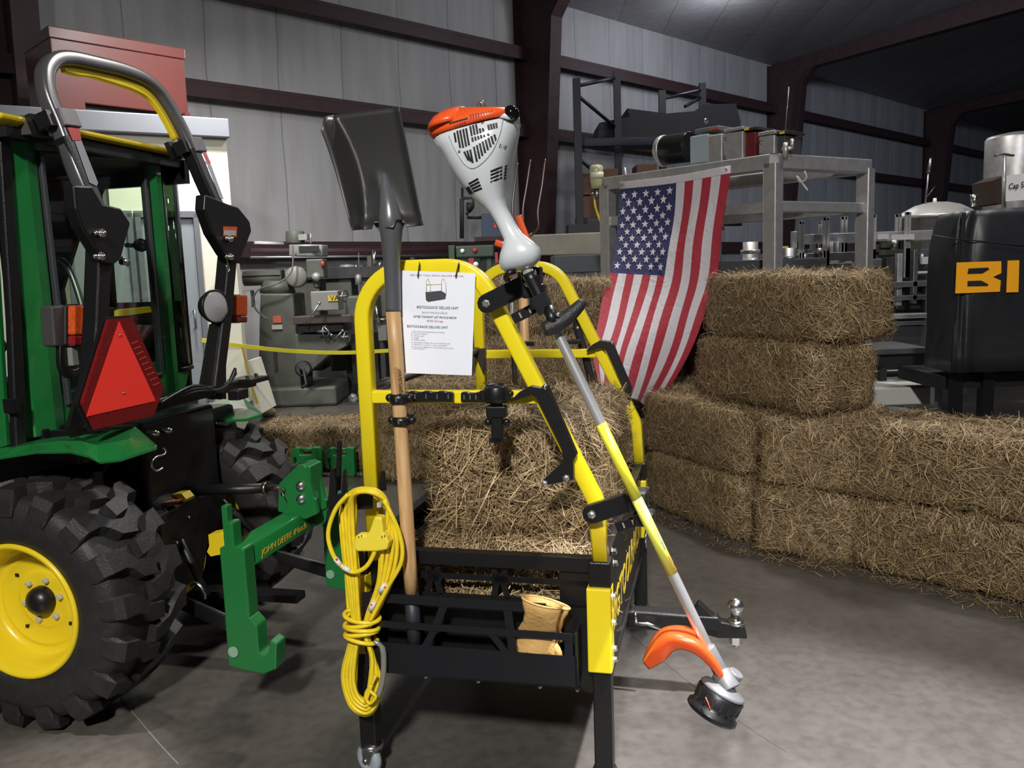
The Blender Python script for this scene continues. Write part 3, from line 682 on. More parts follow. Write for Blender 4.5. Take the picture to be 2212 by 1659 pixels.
# bolts and hook under the bar
q = MB()
for x, y in ((331, 936), (359, 930)):
    p = TR.A(x, y, 0.235); q.cyl(p - TU * 0.02, p + TU * 0.015, 0.010, seg=8); q.sphere(p + TU * 0.016, 0.009, 8)
q.build('housing_bolt', M_CHR, tractor)
q = MB(); q.tube(smooth_path([TR.A(x, y, 0.27) for x, y in ((352, 968), (358, 974), (354, 982), (338, 987), (328, 998), (330, 1012), (340, 1017), (351, 1011))], 6), 0.004, seg=8); q.build('wire_hook', M_CHR, tractor)

# slow-moving sign
sa = 0.30
S = lambda x, y, o=0.0: TR.A(x, y, sa + o)
hexa = [(229, 690), (279, 686), (347, 838), (326, 898), (200, 928), (172, 870)]
q = MB(); q.prism([S(*p) for p in hexa], TU * 0.012)
cs = S(255, 830)
bk = MB(); bk.prism([cs + (S(*p) - cs) * 1.035 - TU * 0.014 for p in hexa], TU * 0.012)
sg = bk.build('warning_sign_frame', M_BLKP, tractor, 'black edged hexagonal slow vehicle sign')
q.build('warning_sign_border', M_DRED, sg, 'dark red reflective border')
q = MB(); q.prism([S(x, y, 0.0125) for x, y in ((257, 694), (336, 866), (186, 900))], TU * 0.001); q.build('warning_sign_triangle', M_RED, sg, 'bright orange-red triangle')
q = MB(); q.sphere(S(259, 724, 0.014), 0.004, 8); q.sphere(S(267, 849, 0.014), 0.004, 8); q.build('sign_rivet', M_STL, sg)
# glint along the right border, painted as brighter red cells
q = MB()
for k in range(9):
    f = k / 8; x = 287 + f * 46; y = 742 + f * 90
    for j in range(3): c = S(x + j * 5 - 1, y - j * 2, 0.0125); q.prism([c - TV * 0.004 - ZZ * 0.002, c + TV * 0.003 - ZZ * 0.002, c + TV * 0.005 + ZZ * 0.003, c - TV * 0.002 + ZZ * 0.003], TU * 0.0008)
q.build('sign_glint_cells', mat('painted_red_glint', (0.62, 0.05, 0.05), 0.2), sg)
# sign bracket
q = MB(); q.box(TR.P(0.24, 0.12, 1.0), (0.14, 0.06, 0.02), (TU, TV, ZZ)); q.box(TR.P(0.29, 0.12, 1.10), (0.012, 0.06, 0.22), (TU, TV, ZZ)); q.build('sign_bracket', M_BLK, tractor)

# tail lamps: black housing, orange lens above red lens
M_OL = mat('orange_lens', (0.62, 0.085, 0.015), 0.18, noise=0.25, nscale=120, coat=0.5)
M_RL = mat('dark_red_lens', (0.22, 0.012, 0.016), 0.2, noise=0.25, nscale=120, coat=0.5)
def taillamp(px, a0, house):
    x0, x1, y0, ym, y1 = px
    p = lambda x, y, o=0.0: TR.A(x, y, a0 + o)
    q = MB(); q.prism([p(x0, y0), p(x1, y0), p(x1, y1), p(x0, y1)], -TU * 0.06); h = q.build('tail_lamp', M_BLKP, tractor, bevel=0.008)
    q = MB(); q.prism([p(x0 + 2, y0 + 2, 0.001), p(x1, y0 + 2, 0.001), p(x1, ym, 0.001), p(x0 + 2, ym, 0.001)], TU * 0.028); q.build('indicator_lens', M_OL, h, bevel=0.006)
    q = MB(); q.prism([p(x0 + 2, ym + 1, 0.001), p(x1, ym + 1, 0.001), p(x1, y1 - 1, 0.001), p(x0 + 2, y1 - 1, 0.001)], TU * 0.028); q.build('brake_lens', M_RL, h, bevel=0.006)
    return h
h1 = taillamp((143, 190, 658, 724, 748), 0.10, 1)
q = MB(); q.prism([TR.A(x, y, 0.09) for x, y in ((113, 662), (143, 659), (145, 750), (120, 748))], -TU * 0.05); q.build('lamp_housing', mat('scuffed_black', (0.05, 0.048, 0.048), 0.5), h1, bevel=0.006)
q = MB(); q.sweep(smooth_path([TR.A(x, y, 0.08) for x, y in ((133, 745), (134, 790), (150, 808), (175, 800), (190, 780))], 5), rrect(0.03, 0.02, 0.004), hint=TU); q.build('lamp_bracket', M_BLK, h1)
q = MB(); q.box(TR.A(155, 770, 0.09), (0.03, 0.03, 0.06), (TU, TV, ZZ)); q.build('licence_lamp', mat('smoky_lens', (0.22, 0.22, 0.2), 0.15), h1, bevel=0.004)
taillamp((496, 523, 636, 683, 698), 0.12, 1)
# work lamp
p = TR.A(466, 662, 0.20); d = (TU * 0.9 - TV * 0.25).normalized()
q = MB(); q.lathe(p, d, [(0.0, -0.075), (0.02, -0.073), (0.05, -0.045), (0.066, -0.012), (0.068, 0.0), (0.062, 0.003), (0.060, -0.004)], seg=32); wl = q.build('work_lamp', M_BLKP, tractor)
q = MB(); q.lathe(p, d, [(0.061, -0.002), (0.05, 0.004), (0.0, 0.009)], seg=32); q.build('lamp_glass', mat('frosted_lens', (0.42, 0.42, 0.42), 0.25, 0.2), wl)
q = MB(); q.cyl(p - d * 0.04, p - d * 0.04 + TV * 0.10, 0.009); q.build('lamp_stalk', M_BLK, wl)

# linkage: top link, lower arms
q = MB(); a = TR.P(0.06, 0.575, 0.605); b_ = TR.P(0.60, 0.575, 0.64)
q.cyl(a.lerp(b_, 0.15), a.lerp(b_, 0.80), 0.019); tl = q.build('top_link', M_BLK, tractor)
q = MB(); q.cyl(a, a.lerp(b_, 0.2), 0.009); q.build('front_rod', M_STL, tl)
q = MB(); q.cyl(a.lerp(b_, 0.77), a.lerp(b_, 0.98), 0.011); q.cyl(a.lerp(b_, 0.775), a.lerp(b_, 0.80), 0.022); q.build('threaded_rod', mat('brassy_steel', (0.42, 0.36, 0.30), 0.3, 1.0), tl)
q = MB(); c = a - TU * 0.01; q.sphere(c, 0.024); q.lathe(c - TV * 0.02, -TV, [(0, 0), (0.026, 0), (0.026, 0.012), (0.014, 0.02), (0, 0.02)], seg=20); q.build('ball_end', M_STL, tl)
for bb, z0, z1 in ((0.30, 0.28, 0.27), (0.85, 0.28, 0.235)):
    q = MB(); q.sweep([TR.P(0.05, 0.40 if bb < 0.5 else 0.75, z0), TR.P(0.30, bb, z0), TR.P(0.68, 0.12 if bb < 0.5 else 0.76, z1)], rrect(0.018, 0.055, 0.005), hint=ZZ); q.build('lower_link_arm', M_BLK, tractor)
for bb in (0.34, 0.82):
    q = MB(); q.cyl(TR.P(0.12, 0.45 if bb < 0.5 else 0.7, 0.62), TR.P(0.36, bb, 0.30), 0.014); q.build('lift_rod', M_BLK, tractor)
q = MB(); q.tube(smooth_path([TR.P(0.30, 0.34, 0.33), TR.P(0.33, 0.33, 0.345), TR.P(0.355, 0.33, 0.32), TR.P(0.36, 0.33, 0.29)], 5), 0.006, seg=8); q.build('chain_clip', M_CHR, tractor)
q = MB(); q.box(TR.P(0.36, 0.56, 0.22), (0.50, 0.07, 0.03), (TU, TV, ZZ)); q.build('drawbar', M_BLK, tractor, bevel=0.004)

# ================================================================== quick hitch frame
QA = 0.70
hitch = thing('quick_hitch', 'green A-frame quick coupler between tractor and tool rack', 'tractor hitch', TR.P(QA, 0.4, 0.1))
def qleg(b0):
    q = MB()
    q.box(TR.P(QA, b0, 0.415), (0.085, 0.055, 0.375), (TU, TV, ZZ))
    o = q.build('hitch_leg', M_GRN, hitch, bevel=0.005)
    q = MB(); yy = b0 - 0.0285
    q.prism([TR.P(QA + a, yy, z) for a, z in ((-0.043, 0.38), (-0.043, 0.222), (0.01, 0.212), (0.075, 0.205), (0.120, 0.225), (0.128, 0.305), (0.106, 0.318), (0.098, 0.275), (0.082, 0.262), (0.066, 0.275), (0.066, 0.36), (0.043, 0.385))], TV * 0.057)
    hk = q.build('hitch_hook', M_GRN, hitch, bevel=0.004)
    q = MB(); q.cyl(TR.P(QA - 0.020, yy - 0.006, 0.272), TR.P(QA - 0.020, yy, 0.272), 0.017, seg=20); q.build('hitch_pin', mat('pale_green_pin', (0.24, 0.38, 0.28), 0.4), hk)
    return o
qleg(0.028); qleg(0.70)
q = MB(); q.sweep(fillet([TR.P(QA, 0.0, 0.565), TR.P(QA, 0.30, 0.565), TR.P(QA, 0.54, 0.565), TR.P(QA, 0.728, 0.565)], 0.05), rrect(0.078, 0.078, 0.012), hint=ZZ); cbm = q.build('cross_beam', M_GRN, hitch)
q = MB(); q.prism([TR.B(x, y, 0.37) for x, y in ((602, 1045), (642, 1006), (655, 1004), (662, 1010), (680, 1085), (686, 1110), (660, 1122), (600, 1105))], TV * 0.02)
q.prism([TR.B(x, y, 0.37) for x, y in ((602, 1045), (642, 1006), (655, 1004), (662, 1010), (680, 1085), (686, 1110), (660, 1122), (600, 1105))], TV * 0.02, off0=TV * 0.07)
hp = q.build('hitch_mast', M_GRN, hitch, bevel=0.003)
q = MB(); q.prism([TR.B(x, y, 0.375) for x, y in ((655, 1002), (670, 1008), (676, 1110), (662, 1118))], TV * 0.085); q.build('mast_edge', M_GRN, hp, bevel=0.004)
q = MB()
for x, y in ((649, 1050), (650, 1078)): bolt(TR.B(x, y, 0.368), -TV, 0.012, 0.012, q)
q.build('mast_bolt', M_CHR, hp)
q = MB(); p = TR.B(612, 1058, 0.366); q.cyl(p, p - TV * 0.02, 0.008); q.tube([p - TV * 0.012, p - TV * 0.02 + TU * 0.015 - ZZ * 0.03], 0.002, seg=6); q.build('linch_pin', M_CHR, hp)
q = MB(); q.prism([TR.B(x, y, 0.45) for x, y in ((678, 1105), (700, 1080), (745, 1060), (750, 1075), (706, 1102), (703, 1125), (690, 1140), (675, 1130))], TV * 0.05); q.build('top_hook', M_GRN, hp, bevel=0.003)
q = MB(); p = TR.P(QA - 0.025, 0.03, 0.62); q.box(p + ZZ * 0.03, (0.02, 0.03, 0.16), (TU, TV, ZZ)); q.box(p + TU * 0.02 + ZZ * 0.01, (0.022, 0.045, 0.10), (TU, TV, ZZ)); q.build('release_handle', M_GRN, hitch, bevel=0.004)
text('hitch_lettering', 'JOHN DEERE iMatch', TR.P(QA + 0.0396, 0.10, 0.545), TV, ZZ, 0.030, mat('decal_yellow', (0.62, 0.40, 0.03), 0.4), cbm, width=0.30, shear=0.2)
# ================================================================== the tool rack
rack = thing('tool_rack', 'black steel carry basket on casters with two yellow tube hoops', 'tool rack', RK.P(0.33, 0.55, 0))
RU, RV = RK.u, RK.v
RL = 1.10
sq = rrect(0.040, 0.040, 0.007)
cor = [(814, 1205), (779, 582), (1027, 574), (1288, 1082), (1299, 1218)]
cloc = []
for x, y in cor:
    p = RK.B(x, y, 0) - RK.o; cloc.append((p.dot(RU), p.z))
def hoop_path(b): return fillet([RK.P(a, b, z) for a, z in cloc], [0.135, 0.125, 0.09], 10)
M_BOLTW = mat('bolt_zinc', (0.6, 0.6, 0.6), 0.3, 0.9)
for b, w in ((0.0, 'front'), (RL, 'rear')):
    q = MB(); q.sweep(hoop_path(b), sq, hint=RV); hp_ = q.build('hoop', M_YEL, rack, 'yellow square tube hoop, %s' % w)
    q = MB(); q.box(RK.P(0.285, b, 1.088), (0.50, 0.030, 0.033), (RU, RV, ZZ)); cbar = q.build('cross_bar', M_YEL, hp_, bevel=0.004)
    bolt(RK.P(0.022, b - 0.020, 1.087), -RV, 0.009, 0.006).build('hoop_bolt', M_BOLTW, hp_)
    q = MB(); q.sphere(RK.P(0.012, b - 0.0205, 0.80), 0.0045, 8); q.build('bolt_hole', M_DK, hp_)
q = MB(); q.sweep([RK.P(0.03, 0.02, 1.095), RK.P(0.05, 1.08, 1.105)], circ(0.014, 10)); q.build('longitudinal_rail', mat('dark_grey_tube', (0.09, 0.09, 0.095), 0.4, 0.3), rack)
# legs with sleeves and casters
M_CW = mat('grey_caster_rubber', (0.30, 0.33, 0.36), 0.35)
for a, b in ((0.006, 0.0), (0.668, 0.0), (0.006, RL), (0.668, RL)):
    q = MB(); q.box(RK.P(a, b, 0.345), (0.048, 0.048, 0.49), (RU, RV, ZZ)); q.box(RK.P(a, b, 0.632), (0.056, 0.056, 0.075), (RU, RV, ZZ))
    lg = q.build('leg', M_BLK, rack, bevel=0.004)
    q = MB(); q.box(RK.P(a - 0.002, b - 0.012, 0.492), (0.062, 0.058, 0.224), (RU, RV, ZZ)); q.build('yellow_sleeve', M_YEL, lg, bevel=0.004)
    for zz in (0.57, 0.50, 0.43, 0.40):
        s = 1 if a > 0.3 else -1
        bolt(RK.P(a + s * 0.029, b + 0.004, zz), RU * s, 0.008, 0.008).build('leg_bolt', M_CHR, lg)
    q = MB(); q.lathe(RK.P(a, b, 0.088), ZZ, [(0, 0.012), (0.030, 0.012), (0.034, 0.004), (0.030, -0.006), (0.02, -0.012), (0, -0.012)], seg=20)
    ca_ = (RV * 0.93 + RU * 0.37).normalized(); cb_ = Vector((-ca_.y, ca_.x, 0))
    for s in (-1, 1):
        c = RK.P(a, b, 0.0) + ca_ * (s * 0.018)
        q.prism([c + cb_ * y + ZZ * z for y, z in ((-0.024, 0.085), (0.024, 0.085), (0.022, 0.040), (0.0, 0.036))], ca_ * 0.003)
    cf = q.build('caster_fork', M_CHR, lg)
    q = MB(); q.lathe(RK.P(a, b, 0.044) - ca_ * 0.013 + cb_ * 0.014, ca_, [(0.006, 0.0), (0.034, 0.0), (0.042, 0.005), (0.0435, 0.013), (0.042, 0.021), (0.034, 0.026), (0.006, 0.026)], seg=28, closed=True); cw = q.build('caster_wheel', M_CW, cf)
    q = MB(); q.cyl(RK.P(a, b, 0.044) - ca_ * 0.022 + cb_ * 0.014, RK.P(a, b, 0.044) + ca_ * 0.022 + cb_ * 0.014, 0.007); q.build('axle', M_CHR, cf)
# front panel with cut-outs: rails, mid bar, X braces, solid lower sheet
def fp(x, y, b=-0.004): return RK.B(x, y, b)
q = MB()
q.box(RK.P(0.335, 0.0, 0.656), (0.64, 0.032, 0.036), (RU, RV, ZZ))
q.prism([RK.P(a, -0.003, z) for a, z in ((0.03, 0.395), (0.03, 0.545), (0.645, 0.545), (0.645, 0.318), (0.045, 0.318), (0.03, 0.335))], RV * 0.006)
q.box(RK.P(0.335, 0.0, 0.602), (0.60, 0.006, 0.015), (RU, RV, ZZ))
q.box(RK.P(0.335, 0.0, 0.545), (0.62, 0.006, 0.018), (RU, RV, ZZ))
for a0 in (0.215, 0.40):
    for s in (-1, 1):
        for z0, z1, t in ((0.640, 0.602, 1), (0.602, 0.548, -1)):
            x0 = a0 + s * (0.020 if t == 1 else 0.006); x1 = a0 + s * (0.006 if t == 1 else 0.020)
            q.prism([RK.P(x0 - 0.008, -0.003, z0), RK.P(x0 + 0.008, -0.003, z0), RK.P(x1 + 0.008, -0.003, z1), RK.P(x1 - 0.008, -0.003, z1)], RV * 0.006)
    q.box(RK.P(a0, 0, 0.602), (0.045, 0.006, 0.028), (RU, RV, ZZ))
q.box(RK.P(0.045, 0.0, 0.60), (0.05, 0.006, 0.10), (RU, RV, ZZ)); q.box(RK.P(0.60, 0.0, 0.60), (0.08, 0.006, 0.10), (RU, RV, ZZ))
pn = q.build('end_panel', M_BLK, rack)
q = MB()
for b_ in (RL,): q.box(RK.P(0.335, b_, 0.652), (0.64, 0.032, 0.032), (RU, RV, ZZ)); q.box(RK.P(0.335, b_, 0.48), (0.62, 0.006, 0.33), (RU, RV, ZZ))
q.build('end_panel', M_BLK, rack)
# long side panels
for a, s in ((0.668, 1), (0.006, -1)):
    q = MB(); q.box(RK.P(a + 0.006 * s, RL / 2, 0.485), (0.006, RL - 0.04, 0.345), (RU, RV, ZZ)); q.box(RK.P(a, RL / 2, 0.655), (0.03, RL - 0.05, 0.02), (RU, RV, ZZ)); q.box(RK.P(a, RL / 2, 0.322), (0.03, RL - 0.05, 0.02), (RU, RV, ZZ))
    sp = q.build('side_panel', M_BLK, rack)
    if s == 1:
        text('side_lettering', 'BIGTOOLRACK', RK.P(a + 0.0095, 0.13, 0.405), RV, ZZ, 0.13, mat('decal_yellow2', (0.60, 0.42, 0.02), 0.4), sp, width=0.86, bold=0.002)
        q = MB(); q.tube(smooth_path([RK.P(a + 0.03, 1.04, 0.50), RK.P(a + 0.035, 1.0, 0.44), RK.P(a + 0.03, 0.98, 0.40), RK.P(a + 0.03, 1.02, 0.36)], 5), 0.006, seg=8); q.build('chain', M_CHR, sp)
        for b_, z_ in ((0.09, 0.66), (0.11, 0.62)):
            q = MB(); bolt(RK.P(a + 0.018, b_, z_), RU, 0.009, 0.012, q); q.build('rail_bolt', M_CHR, sp)
q = MB(); q.box(RK.P(0.337, RL / 2, 0.322), (0.62, RL - 0.05, 0.010), (RU, RV, ZZ)); q.build('basket_floor', M_BLK, rack)
for a_ in (0.18, 0.33, 0.50, 0.60):
    q = MB(); q.sphere(RK.P(a_, -0.006, 0.312), 0.006, 8); q.build('floor_bolt', M_BOLTW, rack)
# pocket on the front: second slotted plate standing off the basket
PB = -0.085
q = MB()
X0, X1 = 0.045, 0.600
q.prism([RK.P(a, PB, z) for a, z in ((X0 + 0.03, 0.356), (X1 + 0.015, 0.356), (X1 + 0.015, 0.441), (X0, 0.441), (X0, 0.375))], RV * 0.004)
q.box(RK.P((X0 + X1) / 2, PB, 0.493), (X1 - X0, 0.005, 0.018), (RU, RV, ZZ)); q.box(RK.P((X0 + X1) / 2 - 0.03, PB, 0.565), (X1 - X0 - 0.06, 0.005, 0.024), (RU, RV, ZZ))
for x0, z0, x1, z1 in ((0.27, 0.555, 0.245, 0.493), (0.245, 0.493, 0.215, 0.441), (0.39, 0.493, 0.43, 0.441), (0.44, 0.555, 0.45, 0.441), (X0 + 0.012, 0.565, X0 + 0.012, 0.441), (X1 - 0.005, 0.50, X1 - 0.005, 0.441)):
    q.prism([RK.P(x0 - 0.011, PB, z0), RK.P(x0 + 0.011, PB, z0), RK.P(x1 + 0.011, PB, z1), RK.P(x1 - 0.011, PB, z1)], RV * 0.005)
q.box(RK.P((X0 + X1) / 2 + 0.01, (PB) / 2, 0.358), (X1 - X0, -PB, 0.005), (RU, RV, ZZ)); q.box(RK.P(X0, PB / 2, 0.46), (0.005, -PB, 0.20), (RU, RV, ZZ)); q.box(RK.P(X1 + 0.012, PB / 2, 0.43), (0.005, -PB, 0.14), (RU, RV, ZZ))
q.build('tool_pocket', mat('satin_black_steel', (0.007, 0.0075, 0.010), 0.40, bump=0.1, bscale=300), rack)
# black folded brackets on the slanted tubes
def bracket(pts, b, th, nm='tool_bracket'):
    q = MB(); q.prism([RK.B(x, y, b) for x, y in pts], RV * th); return q.build(nm, M_BLK, rack, bevel=0.003)
br = bracket([(1102, 867), (1120, 848), (1145, 834), (1168, 838), (1182, 833), (1246, 982), (1238, 996), (1239, 1036), (1175, 1050), (1171, 1044), (1175, 1036), (1216, 997), (1213, 968), (1160, 862), (1150, 853), (1104, 868)], -0.045, 0.022)
for x, y in ((1223, 1033), (1176, 1045)): bolt(RK.B(x, y, -0.046), -RV, 0.006, 0.004).build('bracket_bolt', M_BOLTW, br)
q = MB(); c = RK.B(1177, 836, -0.04); q.sphere(c, 0.008, 8); q.build('bracket_clip', M_CHR, br)
br = bracket([(1266, 758), (1280, 744), (1297, 735), (1322, 738), (1364, 838), (1360, 872), (1352, 866), (1338, 880), (1336, 868), (1350, 856), (1350, 846), (1310, 760), (1300, 751), (1268, 760)], RL - 0.045, 0.03)
q = MB(); c = RK.B(1350, 872, RL - 0.05); q.sphere(c, 0.008, 8); q.sphere(RK.B(1322, 741, RL - 0.045), 0.007, 8); q.build('bracket_clip', M_CHR, br)
# slotted strap clips on the front cross bar
def strap(x0, x1, y0, y1, b, nm='rubber_strap'):
    q = MB(); n = int((x1 - x0) / 14); pts = [RK.B(x0, y1, b), RK.B(x0, y0 + 3, b)]
    for i in range(n): 
        xa = x0 + (x1 - x0) * (i + 0.15) / n; xb = x0 + (x1 - x0) * (i + 0.85) / n
        pts += [RK.B(xa, y0 + (2 if i % 2 else 0), b), RK.B(xb, y0 + (2 if i % 2 else 0), b)]
    pts += [RK.B(x1, y0 + 3, b), RK.B(x1, y1, b)]
    q.prism(pts, RV * 0.012); o = q.build(nm, M_BLKP, rack, bevel=0.002)
    for i in range(4):
        xa = x0 + (x1 - x0) * (i + 0.6) / 4; q = MB(); q.box(RK.B(xa, (y0 + y1) / 2, b - 0.001), (0.003, 0.002, 0.012), (RU, RV, ZZ)); q.build('strap_slot', mat('slot_light', (0.10, 0.10, 0.11), 0.5), o)
    return o
strap(882, 978, 845, 868, -0.034); strap(995, 1046, 847, 869, -0.034)
def clip_block(x, y, b, w=0.052, d=0.05, r=0.021, nm='tool_clip'):
    """open-fronted C clip"""
    c = RK.B(x, y, b); q = MB(); arc = []
    for k in range(13):
        a = math.radians(-60 + 300 * k / 12); arc.append(c + RU * (math.cos(a) * r * 1.15 * -1) + RV * (math.sin(a) * r * 1.15))
    arc = [c + RU * (math.sin(math.radians(t)) * r * 1.2) - RV * (math.cos(math.radians(t)) * r * 1.2) for t in range(25, 336, 15)]
    q.sweep(arc, rrect(0.006, 0.030, 0.002), hint=ZZ); 
    for s in (-1, 1): q.cyl(c + RU * s * (r * 1.5) - ZZ * 0.017, c + RU * s * (r * 1.5) + ZZ * 0.017, 0.008, seg=10)
    return q.build(nm, M_BLKP, rack)
def band(x, y, b, r, h, nm='strap_band'):
    c = RK.B(x, y, b); q = MB(); q.lathe(c, ZZ, [(r, -h / 2), (r + 0.005, -h / 2), (r + 0.005, h / 2), (r, h / 2)], seg=24, closed=True)
    for s in (-1, 1): q.sphere(c + RU * s * (r + 0.008) + RV * 0.004, 0.011, 10)
    q.box(c + RV * (r + 0.006), (0.05, 0.010, h), (RU, RV, ZZ)); o = q.build(nm, M_BLKP, rack)
    q = MB(); q.box(c - RV * (r + 0.0055) + RU * 0.002, (0.004, 0.001, h * 0.5), (RU, RV, ZZ)); q.build('band_slot', mat('slot_light', (0.10, 0.10, 0.11), 0.5), o)
SHB = -0.062
band(862, 860, SHB, 0.0195, 0.024); band(867, 908, SHB, 0.0195, 0.022)
q = MB(); q.box(RK.B(864, 884, -0.028), (0.036, 0.012, 0.085), (RU, RV, ZZ)); q.build('clip_stem', M_BLKP, rack)
# empty clamp at the middle of the bar
c = RK.B(1072, 850, -0.05)
q = MB(); q.lathe(c, ZZ, [(0.018, -0.022), (0.028, -0.022), (0.030, -0.01), (0.030, 0.014), (0.024, 0.024), (0.018, 0.020)], seg=24, closed=True); q.box(c + ZZ * -0.004, (0.072, 0.03, 0.026), (RU, RV, ZZ)); hc = q.build('tool_clamp', M_BLKP, rack)
q = MB(); q.box(c - ZZ * 0.072, (0.030, 0.020, 0.105), (RU, RV, ZZ)); q.box(c - ZZ * 0.045, (0.050, 0.03, 0.03), (RU, RV, ZZ)); q.build('clamp_stem', M_BLKP, hc, bevel=0.004)
for s in (-1, 1):
    q = MB(); q.sphere(c - ZZ * 0.072 + RU * 0.024 * s, 0.010, 10); q.build('clamp_roller', M_BLKP, hc); q = MB(); q.sphere(c + RU * 0.036 * s, 0.009, 10); q.build('clamp_roller', M_BLKP, hc)
q = MB(); q.box(c - ZZ * 0.118, (0.04, 0.02, 0.012), (RU, RV, ZZ)); q.build('clamp_foot', M_BLKP, hc)
# arms that carry the string trimmer
TB = -0.10
def arm(p0, p1, w, b0, b1):
    a = RK.B(p0[0], p0[1], b0); c = RK.B(p1[0], p1[1], b1); d = (c - a).normalized(); n = d.cross(RV).normalized()
    pts = []
    for k in range(7):
        t = math.radians(90 + 180 * k / 6); pts.append(a + d * (math.cos(t) * w) + n * (math.sin(t) * w))
    pts += [c - n * w, c + n * w]
    q = MB(); q.prism(pts, RV * 0.022); o = q.build('holder_arm', M_BLK, rack, bevel=0.003)
    bolt(a - RV * 0.001, -RV, 0.007, 0.005).build('arm_bolt', M_BOLTW, o)
    return o
ar1 = arm((1050, 656), (1138, 613), 0.024, -0.055, -0.06)
ar2 = arm((1278, 1112), (1365, 1083), 0.024, -0.055, -0.06)
q = MB(); d0 = RK.B(1150, 610, -0.075); q.box(d0, (0.045, 0.05, 0.075), (RU, RV, ZZ)); q.box(RK.B(1162, 640, -0.08), (0.035, 0.045, 0.06), (RU, RV, ZZ)); q.build('holder_jaw', M_BLKP, ar1, bevel=0.006)
q = MB(); q.sphere(RK.B(1140, 614, -0.105), 0.008, 8); q.build('jaw_bolt', M_CHR, ar1)
q = MB(); q.box(RK.B(1378, 1078, -0.075), (0.05, 0.05, 0.05), (RU, RV, ZZ)); q.box(RK.B(1392, 1118, -0.075), (0.05, 0.05, 0.035), (RU, RV, ZZ)); q.build('holder_jaw', M_BLKP, ar2, bevel=0.006)
for p0, p1, bb in (((1107, 690), (1165, 660), -0.05), ((1330, 1140), (1388, 1122), -0.05)):
    a = RK.B(*p0, bb); c = RK.B(*p1, bb); d = (c - a).normalized(); n = d.cross(RV).normalized()
    q = MB(); q.prism([a - n * 0.013, a + n * 0.013, c + n * 0.013, c - n * 0.013], RV * 0.010); o = q.build('rubber_strap', M_BLKP, rack, bevel=0.002)
    for f in (0.3, 0.65, 0.95):
        q = MB(); q.box(a.lerp(c, f) - RV * 0.001, (0.004, 0.002, 0.014), (d, RV, n)); q.build('strap_slot', mat('slot_light2', (0.30, 0.27, 0.24), 0.5), o)
# small clips on the rear hoop
q = MB(); q.prism([RK.B(x, y, RL - 0.04) for x, y in ((1022, 755), (1048, 752), (1048, 765), (1044, 808), (1030, 775), (1022, 770))], RV * 0.02); q.build('rear_clip', mat('dark_bronze_clip', (0.06, 0.05, 0.035), 0.4, 0.4), rack, bevel=0.002)
for x, y in ((1140, 742), (1240, 738)):
    q = MB(); q.box(RK.B(x, y, RL - 0.03), (0.05, 0.03, 0.018), (RU, RV, ZZ)); q.build('rear_clip', M_BLKP, rack, bevel=0.003)
q = MB(); q.sweep(smooth_path([RK.B(x, y, RL + 0.03) for x, y in ((1255, 668), (1246, 700), (1252, 728), (1262, 760), (1272, 800), (1278, 822))], 5), rrect(0.028, 0.02, 0.004), hint=RV); q.build('holster_strap', M_BLKP, rack)
q = MB(); q.sphere(RK.B(1248, 708, RL + 0.015), 0.008, 8); q.build('holster_rivet', M_BOLTW, rack)
# cord hook on the left post
q = MB()
HB = -0.055
q.prism([RK.B(x, y, HB) for x, y in ((708, 1082), (720, 1068), (800, 1062), (806, 1066), (806, 1098), (716, 1101), (708, 1094))], -RV * 0.006)
q.prism([RK.B(x, y, HB) for x, y in ((706, 1092), (709, 1075), (714, 1012), (722, 1012), (726, 1050), (724, 1100))], RV * 0.01)
q.prism([RK.B(x, y, HB + 0.06) for x, y in ((724, 1060), (728, 956), (732, 950), (736, 956), (734, 1060))], RV * 0.008)
q.prism([RK.B(x, y, HB - 0.05) for x, y in ((735, 1085), (742, 1015), (747, 1015), (750, 1070), (742, 1100))], RV * 0.008)
q.prism([RK.B(x, y, HB + 0.05) for x, y in ((818, 1060), (823, 1018), (829, 1018), (833, 1060))], RV * 0.008)
q.build('cord_hook', M_BLK, rack)
# receiver hitch sticking out at the back with ball mount
q = MB(); HBb = 0.60
a0 = RK.P(0.55, HBb, 0.262); a1 = RK.B(1478, 1345, HBb); a1.z = 0.262; 
q.sweep([a0, RK.P(0.90, HBb, 0.258)], rrect(0.058, 0.062, 0.008), hint=ZZ, smooth=False); q.box(RK.P(0.60, HBb, 0.29), (0.14, 0.10, 0.03), (RU, RV, ZZ)); rc = q.build('receiver_tube', M_BLK, rack)
q = MB(); q.sweep([RK.P(0.86, HBb, 0.262), RK.P(0.96, HBb, 0.262)], rrect(0.05, 0.05, 0.006), hint=ZZ, smooth=False); q.prism([RK.P(a, HBb - 0.02, z) for a, z in ((0.88, 0.30), (0.90, 0.33), (0.93, 0.30), (0.97, 0.27), (1.04, 0.26), (1.05, 0.22), (0.96, 0.215), (0.90, 0.23))], RV * 0.04); bm_ = q.build('ball_mount', M_BLK, rc, bevel=0.003)
q = MB(); c = RK.P(1.015, HBb, 0.255); q.cyl(c - ZZ * 0.07, c + ZZ * 0.03, 0.011); q.lathe(c, ZZ, [(0, 0.03), (0.018, 0.03), (0.016, 0.045), (0.024, 0.055), (0.027, 0.068), (0.022, 0.082), (0.010, 0.090), (0, 0.091)], seg=24)
q.lathe(c, ZZ, [(0, -0.035), (0.022, -0.035), (0.022, -0.06), (0, -0.06)], seg=6, smooth=False); q.lathe(c, ZZ, [(0, 0.005), (0.026, 0.005), (0.026, 0.018), (0, 0.018)], seg=20); q.build('hitch_ball', M_CHR, bm_)
